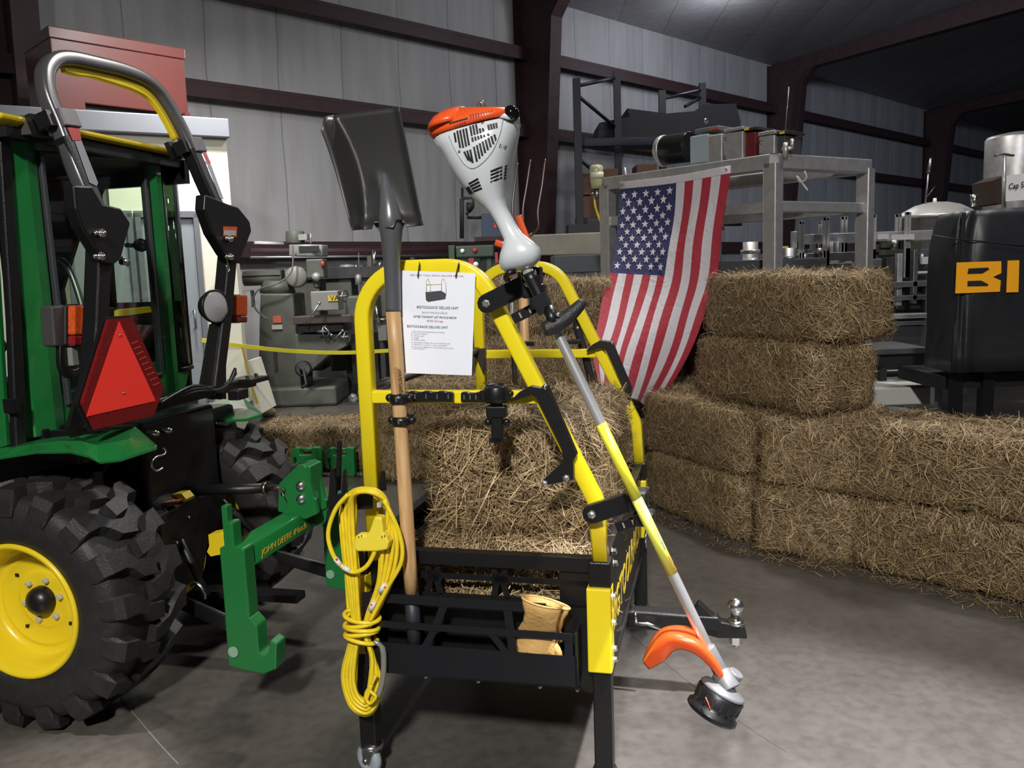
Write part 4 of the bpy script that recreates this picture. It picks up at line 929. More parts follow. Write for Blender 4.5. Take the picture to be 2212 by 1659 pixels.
q = MB(); q.tube([RK.P(0.66, HBb - 0.045, 0.255), RK.P(0.74, HBb - 0.05, 0.262), RK.P(0.78, HBb - 0.05, 0.248)], 0.006, seg=8); q.tube([RK.P(0.70, HBb - 0.05, 0.262), RK.P(0.70, HBb - 0.05, 0.30)], 0.005, seg=8); q.build('hitch_pin', M_CHR, rc)

# ================================================================== square-point shovel
M_SH = mat('dark_shovel_steel', (0.034, 0.034, 0.032), 0.42, 0.3, noise=0.06, nscale=12)
M_SOCK = mat('grey_coated_steel', (0.13, 0.135, 0.145), 0.30, 0.35)
shovel = thing('shovel', 'square-mouthed shovel standing upright, dark steel blade and wooden handle', 'shovel', RK.P(0.14, SHB, 0.34))
def SP(x, y, o=0.0): return RK.B(x, y, SHB + o)
NU, NV = 26, 22
q = MB(); vs = []
TL, TRr, BLc, BRc = Vector((695, 252)), Vector((862, 230)), Vector((762, 497)), Vector((914, 487))
for j in range(NV + 1):
    v = j / NV
    for i in range(NU + 1):
        u = i / NU
        p = (TL.lerp(TRr, u)).lerp(BLc.lerp(BRc, u), v)
        wl_ = 0.10 + 0.20 * math.sin(math.pi * min(1.0, v * 0.9 + 0.05)) ** 0.8
        side = max(0.0, (wl_ - u) / wl_)
        side2 = max(0.0, (u - 0.955) / 0.045)
        off = -0.065 * side - 0.040 * side2 * (0.3 + 0.7 * v)
        off += 0.012 * math.sin(math.pi * v)
        # frog: raised trough that runs into the socket
        w = max(0.0, (v - 0.50) / 0.50)
        off -= 0.020 * w * math.exp(-((u - 0.52) / (0.05 + 0.12 * w)) ** 2)
        px, py = p.x, p.y
        if v > 0.93:
            if 0.30 < u < 0.46 or 0.60 < u < 0.76: py -= 16 * (v - 0.93) / 0.07
            off -= 0.03 * (v - 0.93) / 0.07
        if i == 0: px -= 2; py += 30 * (1 - v) ** 3
        vs.append(SP(px, py, off))
fs = [(j * (NU + 1) + i, j * (NU + 1) + i + 1, (j + 1) * (NU + 1) + i + 1, (j + 1) * (NU + 1) + i) for j in range(NV) for i in range(NU)]
q.add(vs, fs, True); q.build('shovel_blade', M_SH, shovel, thick=0.0022)
q = MB(); q.sweep(smooth_path([SP(829, 372, 0.004), SP(834, 410, -0.008), SP(841, 450, -0.018), SP(845, 500, -0.018), SP(846, 560, -0.008), SP(848, 620, 0), SP(849, 672, 0)], 5), circ(1.0, 16), hint=RV,
               scale=[0.002, 0.006, 0.009, 0.011, 0.013, 0.015, 0.017, 0.019, 0.021, 0.023, 0.025, 0.027, 0.029, 0.030, 0.0295, 0.028, 0.0265, 0.025, 0.0235, 0.022, 0.021, 0.0205] + [0.020] * 9)
q.build('shovel_socket', M_SOCK, shovel)
q = MB()
for s, x0, x1 in ((-1, 803, 830), (1, 862, 878)): pass
q.prism([SP(x, y, -0.014) for x, y in ((806, 482), (830, 478), (858, 476), (874, 482), (866, 505), (858, 525), (832, 525), (822, 505))], RV * 0.003); q.build('socket_web', M_SOCK, shovel)
q = MB(); hp0 = SP(849.5, 672); hp1 = SP(889, 1282); q.sweep([hp0.lerp(hp1, k / 8) for k in range(9)], circ(0.0185, 18), hint=RV); hd = q.build('wooden_handle', M_WOOD, shovel)
q = MB(); q.prism([SP(x, y, -0.0195) for x, y in ((849, 794), (857, 793), (866, 850), (858, 852))], RV * 0.0012); q.build('burnt_brand_mark', mat('burnt_wood', (0.38, 0.22, 0.095), 0.5), hd)
dn = (hp1 - hp0).normalized(); sd = dn.cross(-RV).normalized()
text('brand_lettering', 'CRAFTSMAN', SP(862.5, 850, -0.0205), -dn, -sd, 0.012, mat('burnt_dark', (0.10, 0.045, 0.015), 0.5), hd, width=0.062)
q = MB(); q.sweep([hp1, SP(897, 1400)], circ(0.0195, 18), hint=RV); q.build('handle_grip', mat('dark_grip', (0.022, 0.024, 0.032), 0.5), shovel)

# ================================================================== price sheet in a plastic sleeve
sheet = thing('price_sheet', 'white printed price sheet in a clear sleeve hanging from the front hoop', 'sign', RK.B(945, 810, -0.034))
SHP = lambda x, y, o=0.0: RK.B(x, y, -0.0345 - o)
q = MB(); q.prism([SHP(862, 584), SHP(1027, 590), SHP(1019, 811), SHP(876, 806)], RV * 0.0012)
ps_ = q.build('printed_page', M_WP, sheet)
q = MB(); q.prism([SHP(860, 578, 0.0005), SHP(1029, 586, 0.0005), SHP(1021, 813, 0.0005), SHP(900, 809, 0.0005), SHP(884, 590, 0.0005)][:4], RV * 0.0002)
M_TXT = mat('print_black', (0.06, 0.06, 0.07), 0.6); M_TXTG = mat('print_grey', (0.25, 0.25, 0.27), 0.6); M_TXTR = mat('print_red', (0.45, 0.10, 0.12), 0.6); M_TXTB = mat('print_blue', (0.15, 0.25, 0.40), 0.6)
sxd = (SHP(1020, 595) - SHP(870, 592)).normalized(); syd = (SHP(880, 600) - SHP(888, 800)).normalized()
for s, x, y, x1, sz, m_ in (('SEE OUR TOOL RACK DELUXE SPECIAL', 886, 596, 1002, 0.006, M_TXTR), ('BIGTOOLRACK DELUXE UNIT', 900, 666, 990, 0.0095, M_TXT), ('SHOW PRICE $1500.00', 911, 677, 966, 0.007, M_TXTB),
        ('AFTER TONIGHT LIST PRICE $1800.00', 893, 686, 986, 0.0075, M_TXT), ('$300 Savings', 922, 695, 957, 0.007, M_TXTR), ('BIGTOOLRACK DELUXE UNIT', 879, 707, 967, 0.0085, M_TXT),
        ('1. Rack with mounting hardware and holders', 888, 717, 960, 0.0045, M_TXTG), ('2. Tool holders', 888, 721.5, 922, 0.0045, M_TXTG), ('3. Drop pan', 888, 726, 916, 0.0045, M_TXTG), ('4. Legs', 888, 730.5, 904, 0.0045, M_TXTG), ('5. Rubber straps', 888, 735, 918, 0.0045, M_TXTG),
        ('6. Adjustable holders for two handled tools', 889, 740.5, 972, 0.0045, M_TXTG), ('7. Hook for a cord or a hose and gloves', 889, 745, 965, 0.0045, M_TXTG), ('8. Fits carry basket on the three point hitch', 889, 750, 979, 0.0045, M_TXTG), ('and receiver', 891, 754, 918, 0.0045, M_TXTG)):
    p = SHP(x, y, 0.0006); wdt = (SHP(x1, y) - SHP(x, y)).length
    text('printed_line', s, p, sxd, syd, sz, m_, ps_, width=wdt, ext=0.0001, bold=0.0001 if sz > 0.007 else 0)
q = MB(); q.prism([SHP(x, y, 0.0006) for x, y in ((919, 631), (953, 628), (964, 635), (962, 646), (925, 652), (920, 648))], -RV * 0.0003); pic = q.build('picture_basket', mat('print_dark', (0.05, 0.05, 0.055), 0.6), ps_)
q = MB()
for pp in (((921, 630), (921, 607), (925, 602), (930, 618), (930, 635)), ((954, 628), (954, 606), (958, 602), (963, 612), (964, 634)), ((921, 615), (955, 614))):
    q.tube([SHP(x, y, 0.0008) for x, y in pp], 0.0008, seg=4)
q.build('picture_hoops', mat('print_olive', (0.55, 0.52, 0.25), 0.6), pic)
# cable ties holding it
for x, x2 in ((907, 903), (992, 985)):
    q = MB(); pth = [RK.B(x, 570, 0.01), RK.B(x, 566, -0.01), RK.B(x - (x - x2) * 0.2, 573, -0.028), RK.B(x2, 596, -0.040), RK.B(x2 + 1, 596, -0.036), RK.B(x2 + 2, 590, -0.028), RK.B(x, 602, 0.0), RK.B(x, 600, 0.026), RK.B(x, 575, 0.027)]
    q.sweep(smooth_path(pth, 4, closed=True), [(-0.0022, -0.0008), (0.0022, -0.0008), (0.0022, 0.0008), (-0.0022, 0.0008)], hint=RV, closed=True)
    tag(q.build('cable_tie', M_BLKP), 'black cable tie on the yellow hoop, %s corner of the price sheet' % ('left' if x < 950 else 'right'), 'cable tie', 'cable ties holding the price sheet')

# ================================================================== string trimmer
trim = thing('string_trimmer', 'orange and pale grey petrol string trimmer hanging diagonally on the rack', 'string trimmer', RK.B(1560, 1540, -0.12))
TPB = -0.13
def TP(x, y, o=0.0): return RK.B(x, y, TPB + o)
from mathutils.bvhtree import BVHTree
def ring(l, r, d, ex=2.6, n=28, skew=0.0):
    L = TP(*l); R_ = TP(*r); c = (L + R_) / 2; h = (R_ - L) / 2; out = []
    for k in range(n):
        a = 2 * math.pi * k / n; ca, sa = math.cos(a), math.sin(a)
        x = math.copysign(abs(ca) ** (2 / ex), ca); y = math.copysign(abs(sa) ** (2 / ex), sa)
        out.append(c + h * x - RV * (y * d + skew))
    return out
rings = [((948, 300), (1112, 256), 0.060), ((941, 306), (1119, 262), 0.074), ((958, 330), (1119, 284), 0.082), ((975, 361), (1113, 312), 0.084), ((990, 386), (1106, 340), 0.080), ((1004, 407), (1100, 368), 0.072), ((1027, 432), (1093, 398), 0.058),
         ((1048, 449), (1089, 424), 0.042), ((1061, 463), (1092, 444), 0.032), ((1070, 478), (1102, 462), 0.026), ((1080, 498), (1113, 482), 0.025), ((1090, 518), (1127, 503), 0.028), ((1087, 534), (1148, 519), 0.036), ((1082, 550), (1164, 534), 0.044), ((1080, 566), (1168, 548), 0.044), ((1083, 580), (1165, 562), 0.036), ((1096, 591), (1152, 576), 0.020)]
q = MB(); q.loft([ring(*r) for r in rings]); HM = q
bv = BVHTree.FromPolygons([v[:] for v in q.v], q.f)
housing = q.build('engine_housing', M_WHT, trim)
def hit(x, y, bvh=bv, fall=0.05):
    d = ray(x, y).normalized(); r = bvh.ray_cast(CAMP, d, 20)
    if r[0] is None: return TP(x, y, -fall), -RV
    return r[0], r[1] if r[1].dot(d) < 0 else -r[1]
def slot(p0, p1, w, parent, m=M_DK, name='vent_slot', n=3, bvh=bv, lift=0.0003):
    pts = []; nn = Vector()
    for k in range(n):
        f = k / (n - 1); P_, N_ = hit(p0[0] + (p1[0] - p0[0]) * f, p0[1] + (p1[1] - p0[1]) * f, bvh); pts.append(P_ + N_ * lift); nn += N_
    q = MB(); q.sweep(pts, rrect(w, 0.0012, 0.0003, 1), hint=nn.normalized(), smooth=False); return q
def C4(x, y): return (650 + x / 3.687, 200 + y / 3.687)
vent = MB()
groups = []
for i, (x, y0, y1) in enumerate(((1222, 320, 395), (1245, 305, 440), (1268, 300, 440), (1292, 292, 430), (1315, 285, 420))): groups.append(((x, y0), (x + 18 * (y1 - y0) / 100, y1)))
for i in range(5): groups.append(((1348 + i * 23, 268 - i * 8), (1370 + i * 23, 392 - i * 9)))
for i in range(4): groups.append(((1484 + i * 22, 222 - i * 6), (1500 + i * 20, 300 - i * 5)))
for i in range(3): groups.append(((1300 + i * 24, 470 - i * 8), (1335 + i * 17, 540 + i * 10)))
for i in range(8): groups.append(((1378 + i * 23, 432 - i * 14), (1402 + i * 22, 550 - i * 23)))
for i in range(4): groups.append(((1510 + i * 0, 630 + i * 28), (1600, 592 + i * 28)))
for i in range(4): groups.append(((1338 + i * 12, 728 + i * 20), (1412 + i * 10, 686 + i * 25)))
for i in range(5): groups.append(((1624 - i * 2, 590 + i * 24), (1640 - i * 2, 584 + i * 24)))
for i in range(4): groups.append(((1318 + i * 8, 770 + i * 12), (1340 + i * 10, 750 + i * 16)))
for k, (a, b) in enumerate(groups):
    s = slot(C4(*a), C4(*b), 0.0048, None); s.build('vent_slot', M_DK, housing)
for x, y, r in ((1446, 240, 0.0035), (1492, 335, 0.003), (1262, 470, 0.003)):
    P_, N_ = hit(*C4(x, y)); q = MB(); q.lathe(P_, N_, [(0, 0.0012), (r, 0.001), (r, -0.001)], seg=12); q.build('housing_screw', mat('screw_grey', (0.12, 0.12, 0.13), 0.5), housing)
P_, N_ = hit(*C4(1582, 405)); Q_, _ = hit(*C4(1640, 425))
text('housing_lettering', 'STIHL', P_ + N_ * 0.001, (Q_ - P_), (Q_ - P_).cross(-N_) * -1, 0.013, mat('print_char', (0.08, 0.08, 0.09), 0.5), housing, width=(Q_ - P_).length, ext=0.0003)
# curved grey panel groove around the grille
gr = MB()
pl_ = [C4(*p) for p in ((1180, 345), (1230, 450), (1300, 560), (1360, 600), (1430, 570), (1520, 470), (1580, 330), (1610, 200))]
gr.tube([hit(*p)[0] for p in smooth_path([Vector((p[0], p[1], 0)) for p in pl_], 5) for p in [(p.x, p.y)]], 0.0022, seg=6); gr.build('panel_edge', mat('shade_grey_plastic', (0.42, 0.45, 0.46), 0.35), housing)
# orange starter cap
ocap = [((946, 262), (1000, 234), 0.040), ((936, 276), (1090, 236), 0.066), ((933, 288), (1110, 240), 0.074), ((937, 300), (1112, 248), 0.077), ((943, 305), (1108, 256), 0.074)]
q = MB(); q.loft([ring(*r, ex=3.0) for r in ocap]); 
bv2 = BVHTree.FromPolygons([v[:] for v in q.v], q.f); cap = q.build('starter_cover', M_ORG, trim, 'glossy orange engine cover')
q = MB(); q.loft([ring(*r, ex=2.4) for r in (((972, 240), (1004, 231), 0.018), ((955, 248), (1010, 233), 0.040), ((941, 262), (1014, 242), 0.062), ((934, 278), (1018, 254), 0.078), ((932, 290), (1020, 266), 0.082))]); q.build('cover_dome', M_ORG, cap)
s = slot(C4(1180, 248), C4(1330, 205), 0.004, None, bvh=bv2, n=4); s.build('cover_gap', M_DK, cap)
for i in range(9):
    s = slot(C4(1350 + i * 21, 175 - i * 4), C4(1354 + i * 21, 212 - i * 7), 0.0032, None, bvh=bv2); s.build('cover_vent', mat('deep_orange', (0.22, 0.02, 0.01), 0.5), cap)
for i in range(5):
    s = slot(C4(1225 + i * 20, 262 - i * 8), C4(1229 + i * 20, 285 - i * 8), 0.0028, None, bvh=bv2); s.build('cover_vent', mat('deep_orange', (0.22, 0.02, 0.01), 0.5), cap)
q = MB(); c = TP(1104, 246, -0.035); q.sphere(c, 0.019, 16); q.build('primer_bulb', mat('gloss_black', (0.004, 0.004, 0.004), 0.08), trim)
q = MB(); q.loft([ring(*r) for r in (((1078, 236), (1112, 238), 0.03), ((1080, 242), (1119, 250), 0.045), ((1085, 262), (1119, 268), 0.06))]); q.build('side_shoulder', M_WHT, housing)
q = MB(); q.tube(smooth_path([TP(1036, 240), TP(1034, 228), TP(1041, 222), TP(1044, 232)], 4), 0.006, seg=8); q.build('starter_rope_grip', mat('smoky_grey', (0.08, 0.085, 0.08), 0.3), trim)
# shaft
s0, s1 = TP(1128, 560), TP(1545, 1432, -0.02)
def SHF(f, o=0): return s0.lerp(s1, f)
q = MB(); q.sweep([SHF(k / 10) for k in range(11)], circ(0.0125, 18), hint=RV); sh = q.build('drive_shaft', mat('polished_aluminium', (0.78, 0.78, 0.78), 0.30, 0.75), trim, 'polished metal shaft')
fy = lambda y: (y - 560) / (1432 - 560)
q = MB(); q.sweep([SHF(fy(915)), SHF(fy(1075))], circ(0.0131, 18), hint=RV); q.build('yellow_wrap', mat('yellow_label', (0.78, 0.72, 0.05), 0.4), sh)
q = MB(); q.sweep([SHF(fy(1078)), SHF(fy(1238))], circ(0.0131, 18), hint=RV); wr = q.build('yellow_wrap', mat('pale_yellow_label', (0.66, 0.66, 0.10), 0.4), sh)
dsh = (s1 - s0).normalized(); sds = dsh.cross(-RV).normalized()
for f, m_, L in ((1160, M_TXTB, 0.028), (1176, mat('label_blue', (0.05, 0.16, 0.45), 0.5), 0.02), (1206, mat('label_red', (0.6, 0.08, 0.02), 0.5), 0.018), (1100, mat('label_white', (0.75, 0.75, 0.75), 0.5), 0.022), (1226, mat('label_red', (0.6, 0.08, 0.02), 0.5), 0.010)):
    q = MB(); c = SHF(fy(f)); s_ = -1 if (sds.x > 0) else 1
    a1_ = math.radians(18)
    q.box(c + (RU * math.cos(a1_) - RV * math.sin(a1_)) * 0.0132, (0.0012, 0.010, L), ((RU * math.cos(a1_) - RV * math.sin(a1_)), (RU * math.sin(a1_) + RV * math.cos(a1_)), dsh)); q.build('label_mark', m_, wr)
# controls and loop handle
q = MB(); q.sweep([SHF(fy(590)), SHF(fy(604)), SHF(fy(640)), SHF(fy(672))], circ(1, 14), hint=RV, scale=[0.018, 0.0165, 0.015, 0.017]); ctl = q.build('control_sleeve', M_BLKP, trim)
q = MB(); q.tube(smooth_path([TP(1112, 585, -0.02), TP(1100, 590, -0.03), TP(1092, 600, -0.02), TP(1098, 606, -0.01)], 4), 0.007, seg=8); q.build('throttle_trigger', M_BLKP, ctl)
q = MB(); q.box(SHF(fy(655)) - RV * 0.012, (0.034, 0.03, 0.045), (sds, RV, dsh)); q.cyl(TP(1204, 680, -0.03), TP(1204, 680, -0.038), 0.006); q.build('handle_clamp', M_BLKP, ctl)
q = MB(); q.sphere(TP(1205, 680, -0.046), 0.0055, 8); q.build('clamp_bolt', M_BOLTW, ctl)
hpts = [(1172, 714), (1190, 706), (1213, 694), (1236, 676), (1252, 660), (1260, 650)]
q = MB(); q.sweep(smooth_path([TP(x, y, -0.045 + 0.01 * i) for i, (x, y) in enumerate(hpts)], 5), circ(1, 14), hint=RV, scale=[0.010, 0.015, 0.017, 0.018, 0.0185, 0.019, 0.019, 0.019, 0.019, 0.019, 0.0185, 0.018, 0.0175, 0.017, 0.0165, 0.016, 0.0155, 0.015, 0.0145, 0.014, 0.0135, 0.013, 0.012, 0.011, 0.009, 0.006])
q.build('loop_handle', mat('soft_black_grip', (0.020, 0.020, 0.022), 0.45, bump=0.3, bscale=200), trim)
q = MB(); q.sweep([TP(1186, 665, -0.02), TP(1190, 682, -0.03), TP(1196, 700, -0.035)], circ(1, 12), hint=RV, scale=[0.013, 0.014, 0.016]); q.build('handle_stem', M_BLKP, ctl)
# gear head, guard, spool
M_GH = mat('cast_grey', (0.20, 0.20, 0.21), 0.45, 0.3)
g0 = SHF(0.985); ax_h = (TP(1540, 1535, -0.10) - TP(1584, 1468, -0.0)).normalized()
q = MB(); q.cyl(SHF(0.96), TP(1560, 1458, -0.02), 0.017); q.cyl(TP(1556, 1450, -0.02), TP(1578, 1490, -0.04), 0.023, 0.026); q.cyl(TP(1578, 1470, -0.02), TP(1592, 1452, -0.02), 0.018); gh = q.build('gear_head', M_GH, trim, bevel=0.003)
hc_ = TP(1566, 1482, -0.03); adir = (TP(1534, 1545, -0.045) - hc_).normalized()
q = MB(); q.lathe(hc_, adir, [(0.018, -0.01), (0.030, 0.0), (0.050, 0.006), (0.054, 0.012), (0.050, 0.016)], seg=32); q.build('flange_plate', M_GH, gh)
q = MB(); q.lathe(hc_, adir, [(0.0, 0.010), (0.050, 0.012), (0.056, 0.020), (0.052, 0.045), (0.054, 0.058), (0.060, 0.062), (0.061, 0.070), (0.055, 0.076), (0.02, 0.080), (0, 0.080)], seg=36); sp_ = q.build('spool_head', M_BLKP, trim)
for k in range(18):
    a = 2 * math.pi * k / 18; e1 = adir.orthogonal().normalized(); e2 = adir.cross(e1); r_ = e1 * math.cos(a) + e2 * math.sin(a)
    q = MB(); q.box(hc_ + adir * 0.034 + r_ * 0.0535, (0.003, 0.005, 0.026), (r_, adir.cross(r_), adir)); q.build('spool_rib', M_DK, sp_)
q = MB(); q.tube(smooth_path([TP(1524, 1506, -0.09), TP(1530, 1520, -0.10), TP(1534, 1532, -0.10)], 4), 0.0016, seg=6); q.build('cutting_line', M_ORG, sp_)
gT = [(1392, 1418, .04), (1404, 1390, .045), (1428, 1360, .05), (1464, 1352, .05), (1500, 1362, .045), (1532, 1396, .03), (1556, 1438, .01), (1569, 1472, 0)]
gM = [(1390, 1430, -.02), (1410, 1400, -.03), (1437, 1372, -.035), (1474, 1372, -.04), (1510, 1386, -.04), (1541, 1418, -.035), (1562, 1452, -.03), (1572, 1474, -.025)]
gC = [(1394, 1436, -.035), (1418, 1408, -.05), (1444, 1384, -.055), (1480, 1386, -.06), (1516, 1402, -.06), (1543, 1432, -.055), (1562, 1462, -.045), (1570, 1476, -.035)]
gB = [(1402, 1445, -.030), (1434, 1428, -.045), (1456, 1405, -.050), (1482, 1404, -.055), (1508, 1416, -.055), (1534, 1440, -.050), (1556, 1468, -.040), (1567, 1478, -.030)]
rows = [smooth_path([TP(x, y, o) for x, y, o in r], 5) for r in (gT, gM, gC, gB)]
cols = [smooth_path([r[i] for r in rows], 4) for i in range(len(rows[0]))]
q = MB(); nn_ = len(cols[0]); vs = [p for c in cols for p in c]
q.add(vs, [(i * nn_ + k, i * nn_ + k + 1, (i + 1) * nn_ + k + 1, (i + 1) * nn_ + k) for i in range(len(cols) - 1) for k in range(nn_ - 1)], True)
gd = q.build('deflector_guard', M_ORG, trim, 'glossy orange curved deflector guard', thick=0.004)
q = MB(); q.prism([TP(x, y, -0.002) for x, y in ((1453, 1370), (1460, 1365), (1470, 1369), (1466, 1375), (1456, 1374))], RV * 0.001); q.build('guard_label', mat('yellow_sticker', (0.72, 0.42, 0.03), 0.4), gd)
q = MB(); q.prism([TP(x, y, 0.03) for x, y in ((1492, 1322), (1498, 1322), (1536, 1405), (1530, 1415), (1522, 1400))], RV * 0.01); q.build('guard_fin', M_ORG, gd, bevel=0.002)

# ================================================================== extension cord hank
cord = thing('extension_cord', 'coiled yellow extension cord hank hanging on the hook of the left post', 'extension cord', RK.B(785, 1545, -0.10))
M_CORD = mat('yellow_cord', (0.80, 0.60, 0.02), 0.38, noise=0.08, nscale=40)
random.seed(3)
q = MB()
for i in range(9):
    j = i / 8; o = -0.075 - 0.030 * ((i * 5) % 9) / 8
    dx = 3.6 * i
    R_ = lambda s=2: random.uniform(-s, s)
    pts = [(757 + dx * 0.4, 1064 + 2 * (i % 3), -0.02), (800 + dx * 0.3, 1058 + 2.5 * (i % 4), -0.02), (838 + R_(), 1100 - dx * 0.2, 0), (862 - dx * 1.3, 1180 + R_(6), 0), (845 - dx * 1.0, 1260, 0), (812 - dx * 0.7, 1330, 0), (796 - dx * 0.3, 1370, 0),
           (808 - dx * 0.2, 1420, 0), (824 - dx * 0.9, 1480 + R_(6), 0), (810 - dx * 0.7, 1530 - dx * 0.8, 0), (786, 1544 - dx * 1.1, 0), (756 + dx * 0.5, 1520 - dx * 0.9, 0), (740 + dx * 0.95, 1460, 0), (752 + dx * 0.7, 1400, 0), (764 + dx * 0.5, 1362, 0), (758 + dx * 0.6, 1310, 0), (746 + dx * 0.9, 1230, 0), (739 + dx * 0.9, 1150 + R_(6), 0), (737 + dx * 1.0, 1100, 0)]
    q.tube(smooth_path([RK.B(x + R_(1.5), y, o + oo) for x, y, oo in pts], 5, closed=True), 0.0058, seg=8, closed=True)
hk_ = q.build('cord_loops', M_CORD, cord)
q = MB(); q.tube(smooth_path([RK.B(x, y, -0.125) for x, y in ((752, 1068), (725, 1100), (709, 1150), (718, 1195), (740, 1224), (765, 1236), (790, 1225), (806, 1200), (812, 1180))], 6), 0.0060, seg=8); q.build('loose_loop', M_CORD, cord)
for pts in (((724, 1206), (736, 1221)), ((741, 1225), (757, 1234))):
    q = MB(); q.tube([RK.B(x, y, -0.1255) for x, y in pts], 0.0068, seg=8); o = q.build('white_tape', mat('white_tape', (0.72, 0.70, 0.66), 0.5), cord)
q = MB(); q.sphere(RK.B(727, 1208, -0.132), 0.0035, 8); q.build('red_dot', M_RED, cord)
q = MB(); q.tube(smooth_path([RK.B(x, y, -0.115) for x, y in ((830, 1080), (862, 1150), (868, 1210), (838, 1268), (812, 1318), (800, 1340))], 6), 0.0058, seg=8); q.build('loose_loop', M_CORD, cord)
for pts, dot in ((((833, 1262), (820, 1278)), (831, 1268)), (((808, 1300), (800, 1318)), (803, 1306))):
    q = MB(); q.tube([RK.B(x, y, -0.1165) for x, y in pts], 0.0072, seg=8); o = q.build('white_tape', mat('white_tape', (0.72, 0.70, 0.66), 0.5), cord); q = MB(); q.sphere(RK.B(dot[0], dot[1], -0.1225), 0.0033, 8); q.build('red_dot', M_RED, o)
q = MB()
for k, (y, w) in enumerate(((1331, 37), (1343, 36), (1354, 35), (1366, 33), (1378, 32))):
    c = RK.B(782 - k * 0.4, y, -0.092); h = (RK.B(782 + w, y, -0.092) - c).length; dz = 0.006 * (1 if k % 2 else -1)
    q.tube([c + RU * (h * math.cos(t)) + RV * (0.030 * math.sin(t)) + ZZ * (dz * math.cos(t) + 0.004 * math.sin(t + k)) for t in [2 * math.pi * n / 24 for n in range(24)]], 0.0058, seg=8, closed=True)
q.build('cord_wrap', M_CORD, cord)
q = MB(); q.tube(smooth_path([RK.B(x, y, -0.105) for x, y in ((808, 1385), (826, 1400), (829, 1440), (824, 1480), (815, 1505))], 5), [0.006] * 5 + [0.008] * 16, seg=8); q.build('plastic_covered_plug', mat('smoky_clear', (0.20, 0.20, 0.17), 0.12), cord)
q = MB(); q.tube(smooth_path([RK.B(x, y, -0.122) for x, y in ((812, 1460), (800, 1490), (812, 1505), (798, 1520), (790, 1500), (803, 1480), (790, 1515))], 5), 0.0045, seg=7); q.build('tie_string', M_CORD, cord)
# three-way outlet block
q = MB(); f = [RK.B(x, y, -0.135) for x, y in ((763, 1184), (766, 1160), (772, 1155), (790, 1157), (797, 1148), (808, 1116), (824, 1118), (828, 1150), (835, 1160), (840, 1172), (836, 1188), (812, 1192), (770, 1192))]
q.prism(f, RV * 0.030); ob = q.build('outlet_block', mat('yellow_rubber', (0.82, 0.66, 0.05), 0.35), cord, bevel=0.005)
for x, y in ((775, 1160), (781, 1158), (825, 1160), (831, 1158)):
    q = MB(); q.box(RK.B(x, y, -0.1355), (0.002, 0.0015, 0.005), (RU, RV, ZZ)); q.build('socket_slit', M_DK, ob)
q = MB(); q.box(RK.B(820, 1090, -0.13), (0.010, 0.012, 0.012), (RU, RV, ZZ)); q.build('grey_tape', mat('grey_tape', (0.4, 0.42, 0.42), 0.5), cord)

# ================================================================== leather work gloves in the pocket
M_GLV = mat('tan_leather', (0.56, 0.34, 0.11), 0.7, noise=0.12, nscale=30, bump=0.35, bscale=90)
def glove(px, b, cuff, lbl, dep=0.026):
    """px: list of (left, right) pixel pairs from cuff opening to fingertips"""
    g = thing('work_glove', lbl, 'glove', RK.B(1155, 1405, b), 'tan leather work gloves in the basket pocket')
    rings = []
    n = 24
    for i, (l, r) in enumerate(px):
        bb = b + (0.0, 0.0, 0.0, 0.006, 0.030, 0.034, 0.032, 0.030, 0.030)[min(i, 8)]
        L = RK.B(*l, bb); R_ = RK.B(*r, bb); c = (L + R_) / 2; h = (R_ - L) / 2
        d = dep * (1.0, 0.95, 0.62, 0.50, 0.40, 0.40, 0.5, 0.5, 0.4)[i] if i < 9 else dep * 0.5
        rr = []
        for k in range(n):
            a = 2 * math.pi * k / n
            wob = 1 + (0.10 * math.sin(5 * a + i) if i in (1, 2, 3, 4) else 0)
            rr.append(c + h * math.cos(a) - RV * (d * math.sin(a) * wob))
        rings.append(rr)
    # inner wall of the cuff opening
    inn = [[p + (sum(rings[0], Vector()) / n - p) * 0.10 for p in rings[0]], [p + (sum(rings[1], Vector()) / n - p) * 0.18 - ZZ * 0.012 for p in rings[1]]]
    q = MB(); q.loft([inn[1], inn[0]] + rings, caps=False)
    o = len(q.v) - n; q.f.append(list(range(o, o + n))); q.sm.append(True); q.mi.append(0)
    q.build('glove_body', M_GLV, g)
    q = MB(); q.tube([p + ZZ * 0.001 for p in rings[0]], 0.0028, seg=7, closed=True); q.build('cuff_hem', M_GLV, g)
    # fingers tucked down into the pocket
    l, r = px[-1]; b = b + 0.03
    for k in range(4):
        f = (k + 0.5) / 4; x = l[0] + (r[0] - l[0]) * f; y = l[1] + (r[1] - l[1]) * f
        ln = (18, 24, 22, 14)[k]
        q = MB(); q.sweep(smooth_path([RK.B(x, y - 12, b), RK.B(x, y + ln * 0.5, b + 0.004), RK.B(x, y + ln, b + 0.002)], 3), circ(1, 10), hint=RV, scale=[0.011, 0.011, 0.0105, 0.010, 0.0095, 0.008, 0.004]); q.build('glove_finger', M_GLV, g)
    a_ = RK.B(r[0] - 4, r[1] - 30, b + 0.01); q = MB(); q.sweep(smooth_path([a_, a_ + RU * 0.012 - ZZ * 0.02, a_ + RU * 0.014 - ZZ * 0.045], 3), circ(1, 10), hint=RV, scale=[0.011, 0.012, 0.012, 0.011, 0.010, 0.008, 0.004]); q.build('glove_thumb', M_GLV, g)
glove([((1128, 1290), (1214, 1312)), ((1129, 1305), (1210, 1325)), ((1133, 1322), (1206, 1338)), ((1130, 1340), (1202, 1352)), ((1120, 1355), (1202, 1366)), ((1117, 1368), (1201, 1374)), ((1116, 1390), (1199, 1396)), ((1119, 1412), (1199, 1416)), ((1122, 1422), (1199, 1424))], -0.100, 0, 'front tan leather glove, wide open cuff, stuffed in the basket pocket')
